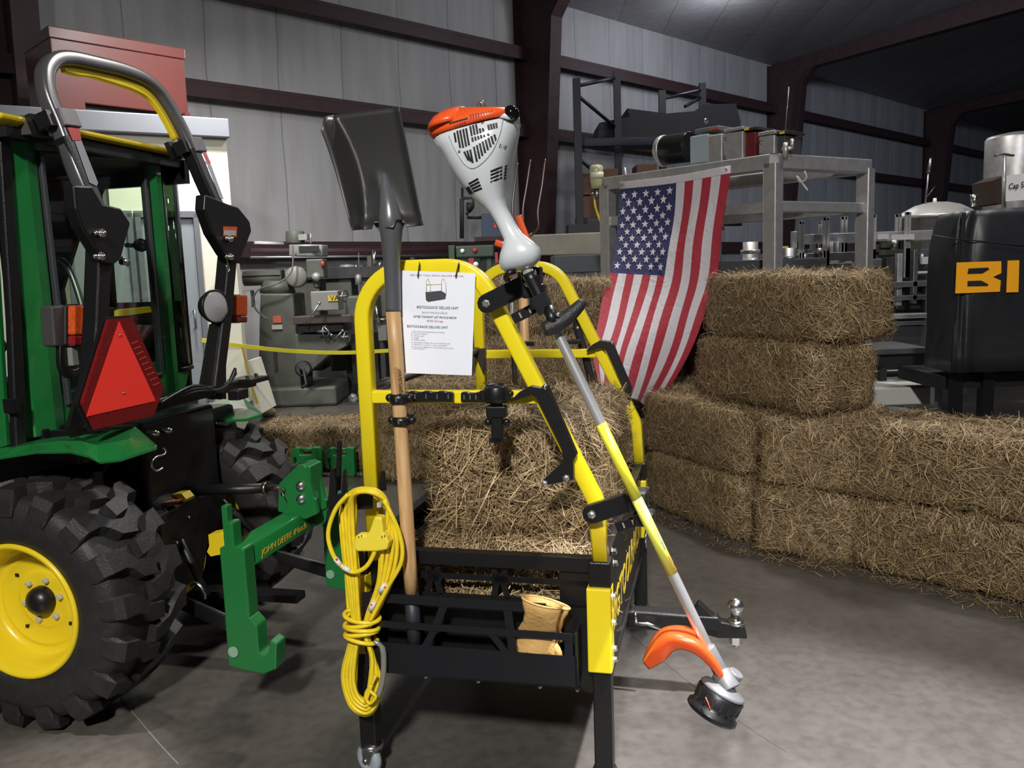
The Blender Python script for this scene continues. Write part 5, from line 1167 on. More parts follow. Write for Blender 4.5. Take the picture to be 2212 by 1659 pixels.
glove([((1150, 1290), (1231, 1316)), ((1155, 1305), (1226, 1328)), ((1165, 1322), (1218, 1338)), ((1170, 1340), (1216, 1352)), ((1172, 1355), (1212, 1364)), ((1172, 1366), (1206, 1372)), ((1174, 1380), (1200, 1385))], -0.060, 0, 'rear tan leather glove half hidden behind the other in the pocket', 0.018)

# ================================================================== pitchfork at the rear hoop
fork = thing('pitchfork', 'four-tined pitchfork with wooden handle behind the string trimmer', 'pitchfork', RK.P(0.33, RL + 0.05, 0.36))
FB = RL + 0.06
q = MB(); M_FK = mat('brown_steel', (0.16, 0.13, 0.12), 0.4, 0.8)
for i, (pts) in enumerate((((1082, 352), (1076, 400), (1070, 455), (1073, 485), (1088, 505)), ((1118, 352), (1112, 400), (1107, 450), (1112, 490), (1120, 510)), ((1146, 345), (1138, 400), (1130, 450), (1131, 490), (1128, 512)), ((1178, 343), (1171, 400), (1162, 455), (1163, 490), (1150, 506)))):
    q = MB(); q.tube(smooth_path([RK.B(x, y, FB - 0.05 * math.sin(k * 0.6)) for k, (x, y) in enumerate(pts)], 5), [0.0025] + [0.0045] * 20, seg=8); q.build('fork_tine', M_FK, fork)
q = MB(); q.tube(smooth_path([RK.B(x, y, FB - 0.04) for x, y in ((1088, 505), (1105, 513), (1125, 514), (1150, 506))], 5), 0.007, seg=8); q.cyl(RK.B(1122, 512, FB - 0.03), RK.B(1128, 600, FB), 0.012, 0.018); q.build('fork_ferrule', M_FK, fork)
q = MB(); q.sweep([RK.B(1128, 598, FB), RK.B(1134, 745, FB), RK.P(0.345, FB, 0.40)], circ(0.0175, 16), hint=RV); q.build('fork_handle', M_WOOD, fork)
# orange handled loppers beside it
lop = thing('garden_loppers', 'orange-red handled cutting tool standing behind the trimmer neck', 'loppers', RK.P(0.28, RL - 0.12, 0.80))
LB = RL - 0.10
for pts in (((1120, 466), (1128, 490), (1140, 520)), ((1070, 524), (1090, 532), (1104, 552), (1100, 600))):
    q = MB(); q.sweep(smooth_path([RK.B(x, y, LB) for x, y in pts], 5), rrect(0.024, 0.016, 0.006), hint=RV); q.build('lopper_handle', M_ORG, lop)
q = MB(); lq = RK.B(1112, 700, LB); q.cyl(RK.B(1100, 600, LB), Vector((lq.x, lq.y, 0.70)), 0.010); q.build('lopper_shaft', M_STL, lop)
# ================================================================== straw bales
def bale_mesh(seed, L, W, H, n=3600, dens=1.0, slen=(0.04, 0.13), sw=0.0017, wild=0.75):
    rnd = random.Random(seed); me = bpy.data.meshes.new('bale_mesh')
    V = []; F = []; MI = []
    nx, ny, nz = 22, 11, 9
    from mathutils import noise as _n
    def surf(face, s, t):
        """face 0..5, s,t in -1..1 -> point, normal"""
        a, b = s, t
        x, y, z = ((a, b, 1), (a, b, -1), (a, 1, b), (a, -1, b), (1, a, b), (-1, a, b))[face]
        p = Vector((x, y, z))
        # superellipsoid rounding
        k = 9.0
        r = (abs(x) ** k + abs(y) ** k + abs(z) ** k) ** (1 / k)
        q = p / r
        w = Vector((q.x * L / 2, q.y * W / 2, q.z * H / 2))
        nn = Vector((abs(x) ** 7 * (1 if x > 0 else -1) / L, abs(y) ** 7 * (1 if y > 0 else -1) / W, abs(z) ** 7 * (1 if z > 0 else -1) / H)).normalized()
        o = Vector((seed * 3.1, seed * 1.7, 0))
        d = 0.020 * (_n.noise((w + o) * 6.0)) + 0.014 * _n.noise((w + o) * 16.0)
        # flakes: creases across the length
        fl_ = abs(((w.x + 0.03 * _n.noise((w + o) * 4)) / 0.105) % 1 - 0.5)
        d -= 0.010 * max(0, (fl_ - 0.40) * 10) * (1 if face in (0, 2, 3) else 0.3)
        # twine bites
        return w + nn * d, nn
    for face, (na, nb) in enumerate(((nx, ny), (nx, ny), (nx, nz), (nx, nz), (ny, nz), (ny, nz))):
        o = len(V)
        for i in range(na + 1):
            for j in range(nb + 1):
                V.append(surf(face, -1 + 2 * i / na, -1 + 2 * j / nb)[0])
        for i in range(na):
            for j in range(nb):
                a = o + i * (nb + 1) + j; F.append((a, a + 1, a + nb + 2, a + nb + 1)); MI.append(0)
    areas = [L * W, L * W * 0.15, L * H, L * H, W * H, W * H]; tot = sum(areas)
    for face in range(6):
        cnt = int(n * areas[face] / tot)
        for _ in range(cnt):
            s, t = rnd.uniform(-1, 1), rnd.uniform(-1, 1)
            p, nn = surf(face, s, t)
            e1 = nn.orthogonal().normalized(); e2 = nn.cross(e1)
            if face in (2, 3):   # long sides: folded stems run mostly up and down
                a = rnd.gauss(0, wild); d = ZZ * math.cos(a) + Vector((1, 0, 0)) * math.sin(a)
                d = (d - nn * d.dot(nn)).normalized()
            else:
                a = rnd.uniform(0, 2 * math.pi); d = e1 * math.cos(a) + e2 * math.sin(a)
            lift = rnd.uniform(-0.05, 0.30) if rnd.random() < 0.88 else rnd.uniform(0.3, 0.9)
            ln = rnd.uniform(*slen); w = sw * rnd.uniform(0.5, 1.5)
            d1 = (d + nn * lift).normalized(); bend = (e1 * rnd.uniform(-0.8, 0.8) + e2 * rnd.uniform(-0.8, 0.8) - nn * lift * 1.1)
            p0 = p - d * ln * 0.45 - nn * 0.002; p1 = p0 + d1 * ln * 0.5 + nn * 0.003; p2 = p1 + (d1 + bend).normalized() * ln * 0.5
            wd_ = d1.cross(nn).normalized() * w; w2 = nn * w * 0.6
            o = len(V)
            V += [p0 - wd_, p0 + wd_, p1 - wd_ + w2, p1 + wd_ + w2, p2 - wd_ * 0.5, p2 + wd_ * 0.5]
            F += [(o, o + 1, o + 3, o + 2), (o + 2, o + 3, o + 5, o + 4)]; MI += [1, 1]
    me.from_pydata([tuple(v) for v in V], [], F)
    me.materials.append(M_CORE); me.materials.append(M_STRAW)
    me.polygons.foreach_set('material_index', MI); me.polygons.foreach_set('use_smooth', [m == 0 for m in MI]); me.update()
    return me
BL, BW, BH = 0.95, 0.46, 0.335
B_FAR = [bale_mesh(s, BL, BW, BH, 9000, sw=0.0013) for s in (1, 2, 3)]
B_NEAR = [bale_mesh(11, 0.74, 0.47, 0.31, 15000, slen=(0.04, 0.20), sw=0.0012, wild=1.0), bale_mesh(12, 0.94, 0.49, 0.345, 16000, slen=(0.04, 0.18), sw=0.0012, wild=1.0)]
def bale(label, group, c, z0, ax, me, L=BL, W=BW, H=BH, sc=None):
    o = bpy.data.objects.new('straw_bale', me); COL.objects.link(o)
    a = math.atan2(ax[1], ax[0]); o.rotation_euler = (0, 0, a); o.location = (c[0], c[1], z0 + H / 2)
    s = (L / BL, W / BW, H / BH)
    if sc: s = sc
    o.scale = s
    return tag(o, label, 'straw bale', group)
def bale_corner(label, group, near, ax, z0, me, L=BL, W=BW, H=BH, side=1):
    """near: ground point of the corner nearest the camera; ax: unit dir from far end to this corner"""
    ax = Vector((ax[0], ax[1], 0)).normalized(); e = Vector((-ax.y, ax.x, 0)) * side
    c = Vector((near[0], near[1], 0)) - ax * L / 2 + e * W / 2
    return bale(label, group, c, z0, ax, me, L, W, H)
G1 = 'straw bales of the stacked wall on the right'
h = 0.338
# lower rows, right
a3 = (-0.70, 0.71); 
for lv in (0, 1):
    nm = ('bottom', 'second')[lv]; z = lv * h
    bale_corner('straw bale in the %s row of the right wall, left of the end-on bale' % nm, G1, (1.12, 4.04 + 0.03 * lv), (0.40, -0.92), z, B_FAR[lv], L=0.90, W=0.38)
    bale_corner('straw bale in the %s row of the right wall, laid end-on at its bend' % nm, G1, (1.57 + 0.02 * lv, 3.67), (-0.52, -0.85), z, B_FAR[2 - lv], L=0.62, W=0.50, side=-1)
    bale_corner('long straw bale in the %s row of the right wall, cut by the picture edge' % nm, G1, (2.30 - 0.02 * lv, 2.90 + 0.03 * lv), (0.70, -0.71), z, B_FAR[(1 + lv) % 3], L=1.12 + 0.06 * lv)
    bale('straw bale in the %s row behind the right hoop leg' % nm, G1, (0.86, 5.36 + 0.02 * lv), z, (0.93, -0.36), B_FAR[lv])
bale_corner('straw bale third from the floor in the right stack, below the topmost', G1, (1.40, 3.84), (0.40, -0.92), 2 * h, B_FAR[0], L=0.93, W=0.43)
bale_corner('topmost straw bale of the right stack, beside the flag', G1, (1.46, 3.86), (0.42, -0.91), 3 * h, B_FAR[1], L=0.90, W=0.48)
G2 = 'straw bales of the stack behind the rear hoop'
for lv in range(4):
    bale(('bottom straw bale of the stack behind the rear hoop', 'straw bale second from the floor behind the rear hoop', 'straw bale just under the top one behind the rear hoop', 'topmost straw bale behind the rear hoop, beside the flag')[lv], G2,
         (0.22 + 0.03 * (lv % 2), 5.35 + 0.02 * lv), lv * h, (1, -0.05 + 0.06 * (lv % 2)), B_FAR[lv % 3], L=0.82)
for lv in range(2):
    bale(('lower straw bale left of the stack behind the rear hoop', 'upper straw bale of the low pair behind the price sheet')[lv], 'pair of straw bales behind the price sheet', (-0.55, 5.85), lv * h, (1, 0.04), B_FAR[(lv + 1) % 3], L=0.78)
bale('low straw bale on the floor behind the green suitcase weights', 'single straw bales on the floor behind the weights', (-1.42, 6.27), 0, (1, -0.06), B_FAR[0], L=1.0, W=0.52)
# the two in the basket
o = bale('upper straw bale standing in the black basket', 'straw bales in the basket', RK.P(0.400, 0.50, 0), 0.335 + 0.342, RK.v, B_NEAR[0], H=0.31, sc=(1, 1.0, 1.0))
o = bale('lower straw bale in the black basket, seen through the slots', 'straw bales in the basket', RK.P(0.375, 0.535, 0), 0.330, RK.v, B_NEAR[1], H=0.345, sc=(1, 1.02, 1.0))

# ================================================================== flag
flag = thing('flag', 'stars and stripes flag hanging lengthwise from the metal frame over the bales', 'flag', (0.9, 5.0, 1.0))
FA = Vector((0.695, 5.79, 2.0)); FBk = Vector((1.53, 4.86, 2.0)); FC = Vector((2.24, 5.29, 2.0)); FD = FA + FC - FBk
FR = Frame(FA, (FBk - FA))
Lrow = [(1340, 404), (1336, 470), (1330, 530), (1320, 592), (1302, 650), (1288, 710), (1277, 765), (1282, 826)]
Rrow = [(1578, 369), (1568, 440), (1556, 520), (1544, 600), (1524, 670), (1500, 740), (1464, 815), (1420, 886)]
Ld = [0.0, 0.10, 0.22, 0.35, 0.52, 0.72, 0.93, 1.12]     # how far the cloth swings out in front of the frame
Rd = [0.0, 0.03, 0.06, 0.09, 0.14, 0.20, 0.27, 0.34]
NV_, NU_ = 7, 1
Lc = smooth_path([FR.B(x, y, -0.05 - d * 0.92) for (x, y), d in zip(Lrow, Ld)], 10)
Rc = smooth_path([FR.B(x, y, -0.05 - d * 0.92) for (x, y), d in zip(Rrow, Rd)], 10)
NF = len(Lc) - 1
def FL(u, v, off=0.0):
    k = v * NF; i = min(NF - 1, int(k)); f = k - i
    l = Lc[i].lerp(Lc[i + 1], f); r = Rc[i].lerp(Rc[i + 1], f)
    p = l.lerp(r, u); n = -FR.v
    wv = 0.016 * math.sin(u * 9 + v * 5) * (0.25 + v) + 0.010 * math.sin(u * 21 - v * 8) * v + 0.006 * math.sin(u * 4 + v * 17)
    sag = 0.03 * math.sin(math.pi * u) * (1 - v) * 0
    return p + n * (wv + off) + ZZ * (-0.012 * math.sin(math.pi * u) * (1 - v))
def cloth_m(name, col):
    m, nd, ln, b = bare(name); b.inputs['Base Color'].default_value = (*col, 1); b.inputs['Roughness'].default_value = 0.75
    b.inputs['Sheen Weight'].default_value = 0.2
    tc = nd.new('ShaderNodeTexCoord'); n = nd.new('ShaderNodeTexNoise'); n.inputs['Scale'].default_value = 14; n.inputs['Distortion'].default_value = 1.2; ln.new(tc.outputs['Object'], n.inputs['Vector'])
    bp = nd.new('ShaderNodeBump'); bp.inputs['Strength'].default_value = 0.35; bp.inputs['Distance'].default_value = 0.02; ln.new(n.outputs['Fac'], bp.inputs['Height']); ln.new(bp.outputs['Normal'], b.inputs['Normal'])
    return m
M_FW = cloth_m('white_nylon', (0.56, 0.53, 0.56)); M_FR = cloth_m('red_nylon', (0.34, 0.016, 0.032)); M_FB = cloth_m('blue_nylon', (0.016, 0.017, 0.085))
q = MB(); US = 13 * 4; VS = 64; vs = [FL(i / US, j / VS) for j in range(VS + 1) for i in range(US + 1)]
vsc = 0.42
q.v = vs
for j in range(VS):
    for i in range(US):
        q.f.append((j * (US + 1) + i, j * (US + 1) + i + 1, (j + 1) * (US + 1) + i + 1, (j + 1) * (US + 1) + i)); q.sm.append(True)
        u = (i + 0.5) / US; v = (j + 0.5) / VS; st = 12 - int(u * 13)   # union at left: stripe 1 is the right-hand edge
        if v < 0.022: mi = 0
        elif v < vsc and u < 7 / 13: mi = 2
        else: mi = 1 if st % 2 == 0 else 0
        q.mi.append(mi)
fc = q.build('flag_cloth', [M_FW, M_FR, M_FB], flag)
q = MB()
for r in range(11):
    cnt = 5 if r % 2 == 0 else 4
    for c_ in range(cnt):
        pass
# 50 stars: canton height runs along u, length along v: 11 columns alternate 5 and 4
for r in range(11):
    v0 = 0.022 + (vsc - 0.022) * (r + 0.9) / 12.0
    cnt = 5 if r % 2 == 0 else 4
    for c_ in range(cnt):
        u0 = (7 / 13) * ((1 + 2 * c_) if cnt == 5 else (2 + 2 * c_)) / 10.0
        R0 = 0.030; pts = []
        for k in range(10):
            a = math.pi * k / 5; rr = R0 if k % 2 == 0 else R0 * 0.42
            du = rr * math.sin(a) / 0.91; dv = rr * -math.cos(a) / 1.50
            pts.append(FL(u0 + du, v0 + dv, 0.0035))
        o = len(q.v); c0_ = FL(u0, v0, 0.0035); q.v += pts + [c0_]
        for k in range(10): q.f.append((o + k, o + (k + 1) % 10, o + 10)); q.sm.append(True); q.mi.append(0)
st_ = q.build('flag_stars', M_FW, fc); 
q = MB(); q.sweep([FL(i / 12, 0.004, 0.002) + ZZ * 0.012 for i in range(13)], rrect(0.006, 0.045, 0.002), hint=ZZ); hd_ = q.build('flag_heading', M_FW, flag)
for u in (0.03, 0.97):
    q = MB(); q.lathe(FL(u, 0.004, 0.006) + ZZ * 0.012, -FR.v, [(0.004, 0), (0.009, 0), (0.009, 0.002), (0.004, 0.002)], seg=16, closed=True); q.build('grommet', M_CHR, hd_)
# ================================================================== suitcase weights
M_RELIEF = M_GRN2
def weight(px, py, label):
    p = on_z(px, py, 0.0); g = thing('suitcase_weight', label, 'tractor weight', p, 'green cast suitcase weights in front of the bale')
    ux = Vector((0.985, -0.17, 0)).normalized(); vy = Vector((0.17, 0.985, 0)).normalized()
    W = lambda x, z, o=0.0: p + ux * (x - 0.11) + ZZ * z + vy * o
    q = MB(); 
    out = [(0.045, 0.0), (0.205, 0.0), (0.215, 0.01), (0.218, 0.205), (0.165, 0.21), (0.162, 0.160), (0.155, 0.150), (0.075, 0.150), (0.066, 0.158), (0.064, 0.205), (0.035, 0.205), (0.0, 0.175), (0.0, 0.09), (0.012, 0.055), (0.022, 0.05), (0.026, 0.07), (0.018, 0.095), (0.018, 0.135), (0.040, 0.135), (0.042, 0.02)]
    q.prism([W(x, z) for x, z in out], vy * 0.055); b = q.build('weight_body', M_GRN2, g, bevel=0.004)
    q = MB(); q.cyl(W(0.06, 0.193, 0.028), W(0.17, 0.193, 0.028), 0.010, seg=10); q.build('carry_bar', M_GRN2, b)
    q = MB(); q.sweep(fillet([W(0.085, 0.03, -0.001), W(0.185, 0.03, -0.001), W(0.185, 0.13, -0.001), W(0.085, 0.13, -0.001), W(0.085, 0.031, -0.001)], 0.02, 4), circ(0.0028, 6)); q.tube([W(0.115, 0.06, -0.001), W(0.125, 0.10, -0.001), W(0.15, 0.10, -0.001), W(0.155, 0.06, -0.001)], 0.003, seg=6); q.build('cast_relief', M_GRN2, b)
for px, py, l in ((662, 1028, 'green suitcase weight nearest the far rear tyre'), (736, 1029, 'green suitcase weight second from the tyre, behind the black hook prongs'), (820, 1028, 'green suitcase weight behind the yellow left post'), (897, 1024, 'green suitcase weight behind the shovel handle')):
    weight(px, py, l)

def bgbox(x0, y0, x1, y1, Y, d, mb=None, skew=0.0):
    """box with its front face spanned by two picture corners at distance Y, going back by d"""
    a = at_y(x0, y0, Y); b = at_y(x1, y1, Y); mb = mb or MB()
    xm, xM = min(a.x, b.x), max(a.x, b.x); zm, zM = min(a.z, b.z), max(a.z, b.z)
    mb.box(((xm + xM) / 2, Y + d / 2, (zm + zM) / 2), (xM - xm, d, zM - zm)); return mb
def bgpoly(pts, Y, d, mb=None):
    mb = mb or MB(); mb.prism([at_y(x, y, Y) for x, y in pts], Vector((0, d, 0))); return mb

# ================================================================== milling machine
M_MG = mat('machine_grey_green', (0.070, 0.074, 0.060), 0.55, noise=0.2, nscale=6); M_MD = mat('dark_machine', (0.025, 0.025, 0.024), 0.5, noise=0.3); M_ML = mat('worn_light_grey', (0.26, 0.27, 0.27), 0.4, 0.3, noise=0.15)
MY = 9.2
mill = thing('milling_machine', 'tall grey-green knee milling machine standing left of the yellow hoop', 'milling machine', at_y(640, 880, MY))
q = bgbox(557, 840, 728, 876, MY, 0.9); q.build('machine_base', M_MG, mill, bevel=0.03)
q = MB(); q.loft([[at_y(x, y, MY + 0.12) + Vector((0, dd, 0)) for x, dd in ((x0, 0), (x1, 0), (x1, 0.55), (x0, 0.55))] for x0, x1, y in ((557, 652, 845), (560, 638, 700), (562, 632, 634))], smooth=False); clm = q.build('machine_column', M_MG, mill, bevel=0.02)
bgbox(589, 683, 608, 697, MY + 0.10, 0.02).build('red_nameplate', mat('red_orange_plate', (0.40, 0.09, 0.05), 0.5), clm); bgbox(587, 702, 610, 711, MY + 0.10, 0.02).build('white_nameplate', mat('pale_plate', (0.35, 0.34, 0.31), 0.5), clm)
q = bgbox(590, 760, 600, 800, MY + 0.10, 0.03); q.build('power_box', M_MD, clm)
q = MB(); q.cyl(at_y(600, 634, MY + 0.35), at_y(600, 606, MY + 0.35), 0.20, 0.17, 24); q.build('turret', M_MG, mill)
q = MB(); q.cyl(at_y(528, 602, MY + 0.3), at_y(612, 598, MY + 0.3), 0.085, 0.085, 20); q.box(at_y(570, 590, MY + 0.3), (0.42, 0.20, 0.05)); q.build('ram', M_MG, mill)
q = MB(); c = at_y(640, 598, MY + 0.12); q.lathe(c, Vector((0.2, -1, 0)), [(0, 0.03), (0.10, 0.03), (0.12, 0.01), (0.12, -0.2), (0, -0.2)], seg=28); q.build('swivel_knuckle', mat('mid_grey_machine', (0.16, 0.165, 0.15), 0.5), mill)
q = bgbox(660, 560, 700, 600, MY, 0.22); q.cyl(at_y(683, 600, MY + 0.1), at_y(685, 622, MY + 0.1), 0.05, 0.035, 16); q.cyl(at_y(686, 622, MY + 0.1), at_y(690, 655, MY + 0.1), 0.02, 0.02, 12); hd_m = q.build('milling_head', M_MG, mill, bevel=0.015)
q = MB(); q.sphere(at_y(697, 570, MY - 0.02), 0.035, 12, sq=(0.7, 0.7, 1)); q.build('red_cap', mat('dull_red', (0.30, 0.03, 0.03), 0.4), hd_m)
q = MB(); q.sphere(at_y(683, 598, MY - 0.06), 0.05, 12); q.build('quill_housing', M_ML, hd_m)
q = MB(); 
q.loft([[at_y(x, y, MY + 0.05) + Vector((0, dd, 0)) for x, dd in ((616, 0.25), (622, 0.05), (645, 0.0), (672, 0.0), (694, 0.05), (699, 0.22), (690, 0.4), (625, 0.4))] for y in (553, 528)]); bc = q.build('belt_housing', M_ML, mill, bevel=0.008)
q = bgbox(645, 532, 689, 543, MY + 0.035, 0.02); q.build('belt_opening', M_DK, bc)
q = MB(); q.cyl(at_y(638, 526, MY + 0.25), at_y(637, 499, MY + 0.25), 0.105, 0.10, 24); q.build('spindle_motor', M_MG, mill, bevel=0.012)
q = bgbox(644, 506, 663, 518, MY + 0.1, 0.15); q.cyl(at_y(671, 526, MY + 0.2), at_y(671, 504, MY + 0.2), 0.012); q.build('motor_switch_box', M_ML, mill)
q = MB(); q.tube(smooth_path([at_y(x, y, MY - 0.02) for x, y in ((632, 528), (633, 560), (628, 590), (600, 612), (560, 625), (546, 650), (556, 672), (578, 690))], 5), 0.010, seg=7); q.build('power_cable', mat('cable_grey', (0.12, 0.12, 0.10), 0.5), mill)
q = bgbox(632, 684, 772, 696, MY - 0.25, 0.28); q.build('work_table', mat('oily_steel', (0.10, 0.085, 0.075), 0.35, 0.6), mill, bevel=0.006)
q = bgbox(640, 698, 742, 716, MY - 0.15, 0.5); q.build('saddle', M_MD, mill, bevel=0.01)
bgpoly(((636, 722), (760, 722), (748, 748), (708, 770), (664, 808), (636, 790)), MY - 0.12, 0.45).build('knee', M_MG, mill, bevel=0.012)
q = MB(); q.cyl(at_y(666, 850, MY + 0.1), at_y(666, 790, MY + 0.1), 0.05); q.build('knee_screw', M_MD, mill)
q = MB(); c = at_y(655, 796, MY - 0.25); q.lathe(c, Vector((0.3, -1, 0)), [(0.07, 0), (0.09, 0.01), (0.07, 0.02)], seg=18, closed=True); q.tube([c, at_y(662, 830, MY - 0.28), at_y(652, 838, MY - 0.32)], 0.016, seg=8); q.build('crank_handle', M_DK, mill)
bgbox(670, 630, 732, 670, MY - 0.3, 0.28).build('vertical_attachment', mat('mid_grey_machine', (0.16, 0.165, 0.15), 0.5), mill, bevel=0.01)
q = bgbox(708, 638, 730, 650, MY - 0.31, 0.006); yl = q.build('yellow_label', mat('label_mustard', (0.45, 0.34, 0.03), 0.5), mill)
text('label_lettering', 'VA', at_y(713, 649, MY - 0.312), (1, 0, 0), ZZ, 0.075, M_DK, yl)
for x, y in ((744, 640), (748, 728), (702, 716)):
    q = MB(); c = at_y(x, y, MY - 0.34); q.lathe(c, Vector((1, -0.4, 0)), [(0.055, 0), (0.068, 0.008), (0.055, 0.016)], seg=18, closed=True); q.cyl(c - Vector((0.08, 0, 0)), c + Vector((0.03, 0, 0)), 0.014); q.build('hand_wheel', M_STL, mill)
for (a, b) in (((700, 705), (716, 724)), ((720, 735), (740, 715)), ((660, 700), (690, 655))):
    q = MB(); q.cyl(at_y(a[0], a[1], MY - 0.36), at_y(b[0], b[1], MY - 0.36), 0.008, seg=8); q.sphere(at_y(b[0], b[1], MY - 0.36), 0.018, 8); q.build('control_lever', M_STL, mill)
q = bgbox(521, 628, 543, 664, MY + 0.3, 0.15); tag(q.build('switch_box', mat('off_white_box', (0.45, 0.46, 0.44), 0.5)), 'off-white electrical box left of the milling machine column', 'electrical box')

# ================================================================== lathe and bench behind
lathe_ = thing('metal_lathe', 'dark oily lathe on black stand beyond the shovel handle', 'lathe', at_y(840, 850, 9.8))
LY = 9.8
bgbox(742, 690, 1000, 712, LY, 0.5).build('lathe_bed', M_MD, lathe_, bevel=0.01)
bgbox(744, 640, 812, 690, LY, 0.5).build('headstock', M_MG, lathe_, bevel=0.02)
bgbox(835, 635, 862, 690, LY, 0.3).build('carriage', M_MD, lathe_, bevel=0.01)
bgbox(920, 650, 975, 690, LY, 0.4).build('tailstock', M_MG, lathe_, bevel=0.02)
for x in (756, 818, 960): bgbox(x, 712, x + 18, 838, LY + 0.05, 0.3).build('stand_leg', M_MD, lathe_, bevel=0.004)
bgbox(745, 760, 820, 835, LY + 0.4, 0.2).build('stand_panel', M_MD, lathe_)
for (a, b) in (((797, 650), (800, 690)), ((812, 660), (818, 700)), ((845, 655), (850, 700)), ((817, 690), (833, 690))):
    q = MB(); q.cyl(at_y(*a, LY - 0.1), at_y(*b, LY - 0.1), 0.012, seg=8); q.build('feed_lever', M_CHR, lathe_)
bgbox(816, 703, 836, 735, LY - 0.08, 0.05).build('gauge_panel', mat('grey_panel', (0.12, 0.12, 0.12), 0.5), lathe_)
bench = thing('workbench', 'long dark green cabinet bench against the back wall', 'workbench', at_y(850, 700, 10.6))
bgbox(628, 581, 1062, 590, 10.6, 0.6).build('bench_top', M_MD, bench); 
for i in range(6): bgbox(630 + i * 72, 591, 698 + i * 72, 800, 10.66, 0.5).build('bench_cabinet', M_MG, bench, bevel=0.01)
# small things on the bench
rnd = random.Random(5)
for i, (x, y0, w, kind_, lb) in enumerate(((749, 567, 14, 's', 'crumpled light rag heaped on the bench, left of the three bright cans'), (757, 571, 5, 'c', 'first short bright can from the left on the bench'), (763, 571, 5, 'c', 'second short bright can on the bench'), (769, 571, 5, 'c', 'third short bright can on the bench'),
        (798, 552, 11, 'b', 'squat grey motor on the bench left of the tall chrome tube'), (808, 540, 8, 'c', 'tall chrome tube standing on the bench'), (820, 565, 6, 'c', 'short chrome bush just left of the shovel socket'), (891, 556, 10, 'b', 'dark upright block on the bench under the hoop top'), (928, 566, 60, 'b', 'long dark plate lying along the bench right of the sheet tie'), (780, 573, 10, 'b', 'small grey-green block right of the bright cans'))):
    if kind_ == 'c': q = MB(); q.cyl(at_y(x, 581, 10.8), at_y(x, y0, 10.8), w / 2 / 166, seg=12)
    elif kind_ == 'b': q = bgbox(x - w / 2, y0, x + w / 2, 581, 10.8, 0.12)
    else: q = MB(); q.sphere(at_y(x, 576, 10.8), 0.05, 8, sq=(2.2, 1.2, 0.7))
    tag(q.build(('short_can', 'machine_block', 'shop_rag')['cbs'.index(kind_)], M_CHR if kind_ == 'c' else (M_MD if w > 12 or x == 891 else M_MG) if kind_ == 'b' else M_ML), lb, {'c': 'can', 'b': 'metal block', 's': 'rag'}[kind_])
q = MB(); q.lathe(at_y(775, 615, 10.2), ZZ, [(0.03, 0.0), (0.045, 0.0), (0.035, 0.11), (0.02, 0.125), (0.004, 0.13)], seg=16); q.cyl(at_y(775, 592, 10.2), at_y(775, 545, 10.2), 0.003, seg=6)
tag(q.build('plumb_cup', M_ML), 'pale cone cup hanging on a cord before the bench', 'hanging cup')
# bar stock rails along the wall
for i, (y, hh, c_) in enumerate(((541, 3, 'upper'), (556, 2, 'lower'))):
    a = on_plane(540, y, WP0 + WN * 0.9, WN); b = on_plane(1075, y - 4 * i, WP0 + WN * 0.9, WN)
    q = MB(); q.sweep([a, b], rrect(0.03, 0.05 if i == 0 else 0.03, 0.006), hint=ZZ); tag(q.build('bar_stock', M_IRON if i == 0 else M_STL), '%s long steel bar stored along the back wall behind the milling machine' % c_, 'steel bar', 'long bars along the back wall')
a = on_plane(550, 524, WP0 + WN * 0.95, WN); q = MB(); q.sweep([a, on_plane(612, 526, WP0 + WN * 0.95, WN)], rrect(0.03, 0.035, 0.006), hint=ZZ); tag(q.build('white_bar', mat('shiny_white', (0.7, 0.7, 0.7), 0.2)), 'short bright white bar lying on the rails left of the milling head', 'bar')

# ================================================================== green radial machine, blue box, pipes
gm = thing('saw_machine', 'dark green overarm machine with white dial and red hub, behind the trimmer neck', 'machine', at_y(1020, 600, 10.0))
M_DG = mat('dark_green_enamel', (0.030, 0.055, 0.035), 0.45)
bgbox(984, 531, 1068, 555, 9.9, 0.3).build('overarm', M_DG, gm, bevel=0.02); bgbox(968, 530, 984, 572, 9.95, 0.3).build('left_post', M_DG, gm, bevel=0.01); bgbox(1050, 556, 1064, 600, 9.95, 0.3).build('right_post', M_DG, gm, bevel=0.01); bgbox(990, 590, 1062, 640, 9.95, 0.4).build('machine_body', M_DG, gm)
for (x, y, r, m_, nm_) in ((999, 542, 0.024, M_WP, 'white_dial'), (1026, 541, 0.03, mat('dull_red', (0.30, 0.03, 0.03), 0.4), 'red_emblem'), (1028, 571, 0.030, M_WP, 'white_knob')):
    q = MB(); q.lathe(at_y(x, y, 9.9), Vector((0, -1, 0)), [(0, 0.02), (r, 0.018), (r, 0)], seg=16); q.build(nm_, m_, gm)
bgpoly(((1012, 555), (1024, 555), (1022, 578), (1012, 582)), 9.92, 0.1).build('red_hub', mat('dull_red', (0.30, 0.03, 0.03), 0.4), gm); bgbox(1069, 545, 1076, 568, 9.9, 0.1).build('red_guard', mat('dull_red', (0.30, 0.03, 0.03), 0.4), gm)
bb_ = thing('blue_cabinet', 'blue equipment box with red tag left of the big column', 'cabinet', at_y(1060, 515, 12.5))
bgbox(1039, 462, 1088, 512, 12.5, 0.4).build('box_body', mat('dark_blue_paint', (0.03, 0.06, 0.12), 0.45), bb_, bevel=0.01); bgbox(1067, 483, 1076, 492, 12.48, 0.03).build('red_tag', M_RED, bb_); bgbox(1025, 512, 1100, 519, 12.4, 0.6).build('box_shelf', M_IRON, bb_)
pp = thing('wall_piping', 'dark steel pipes looping on the wall left of the blue box', 'pipes', at_y(1000, 515, 12.6))
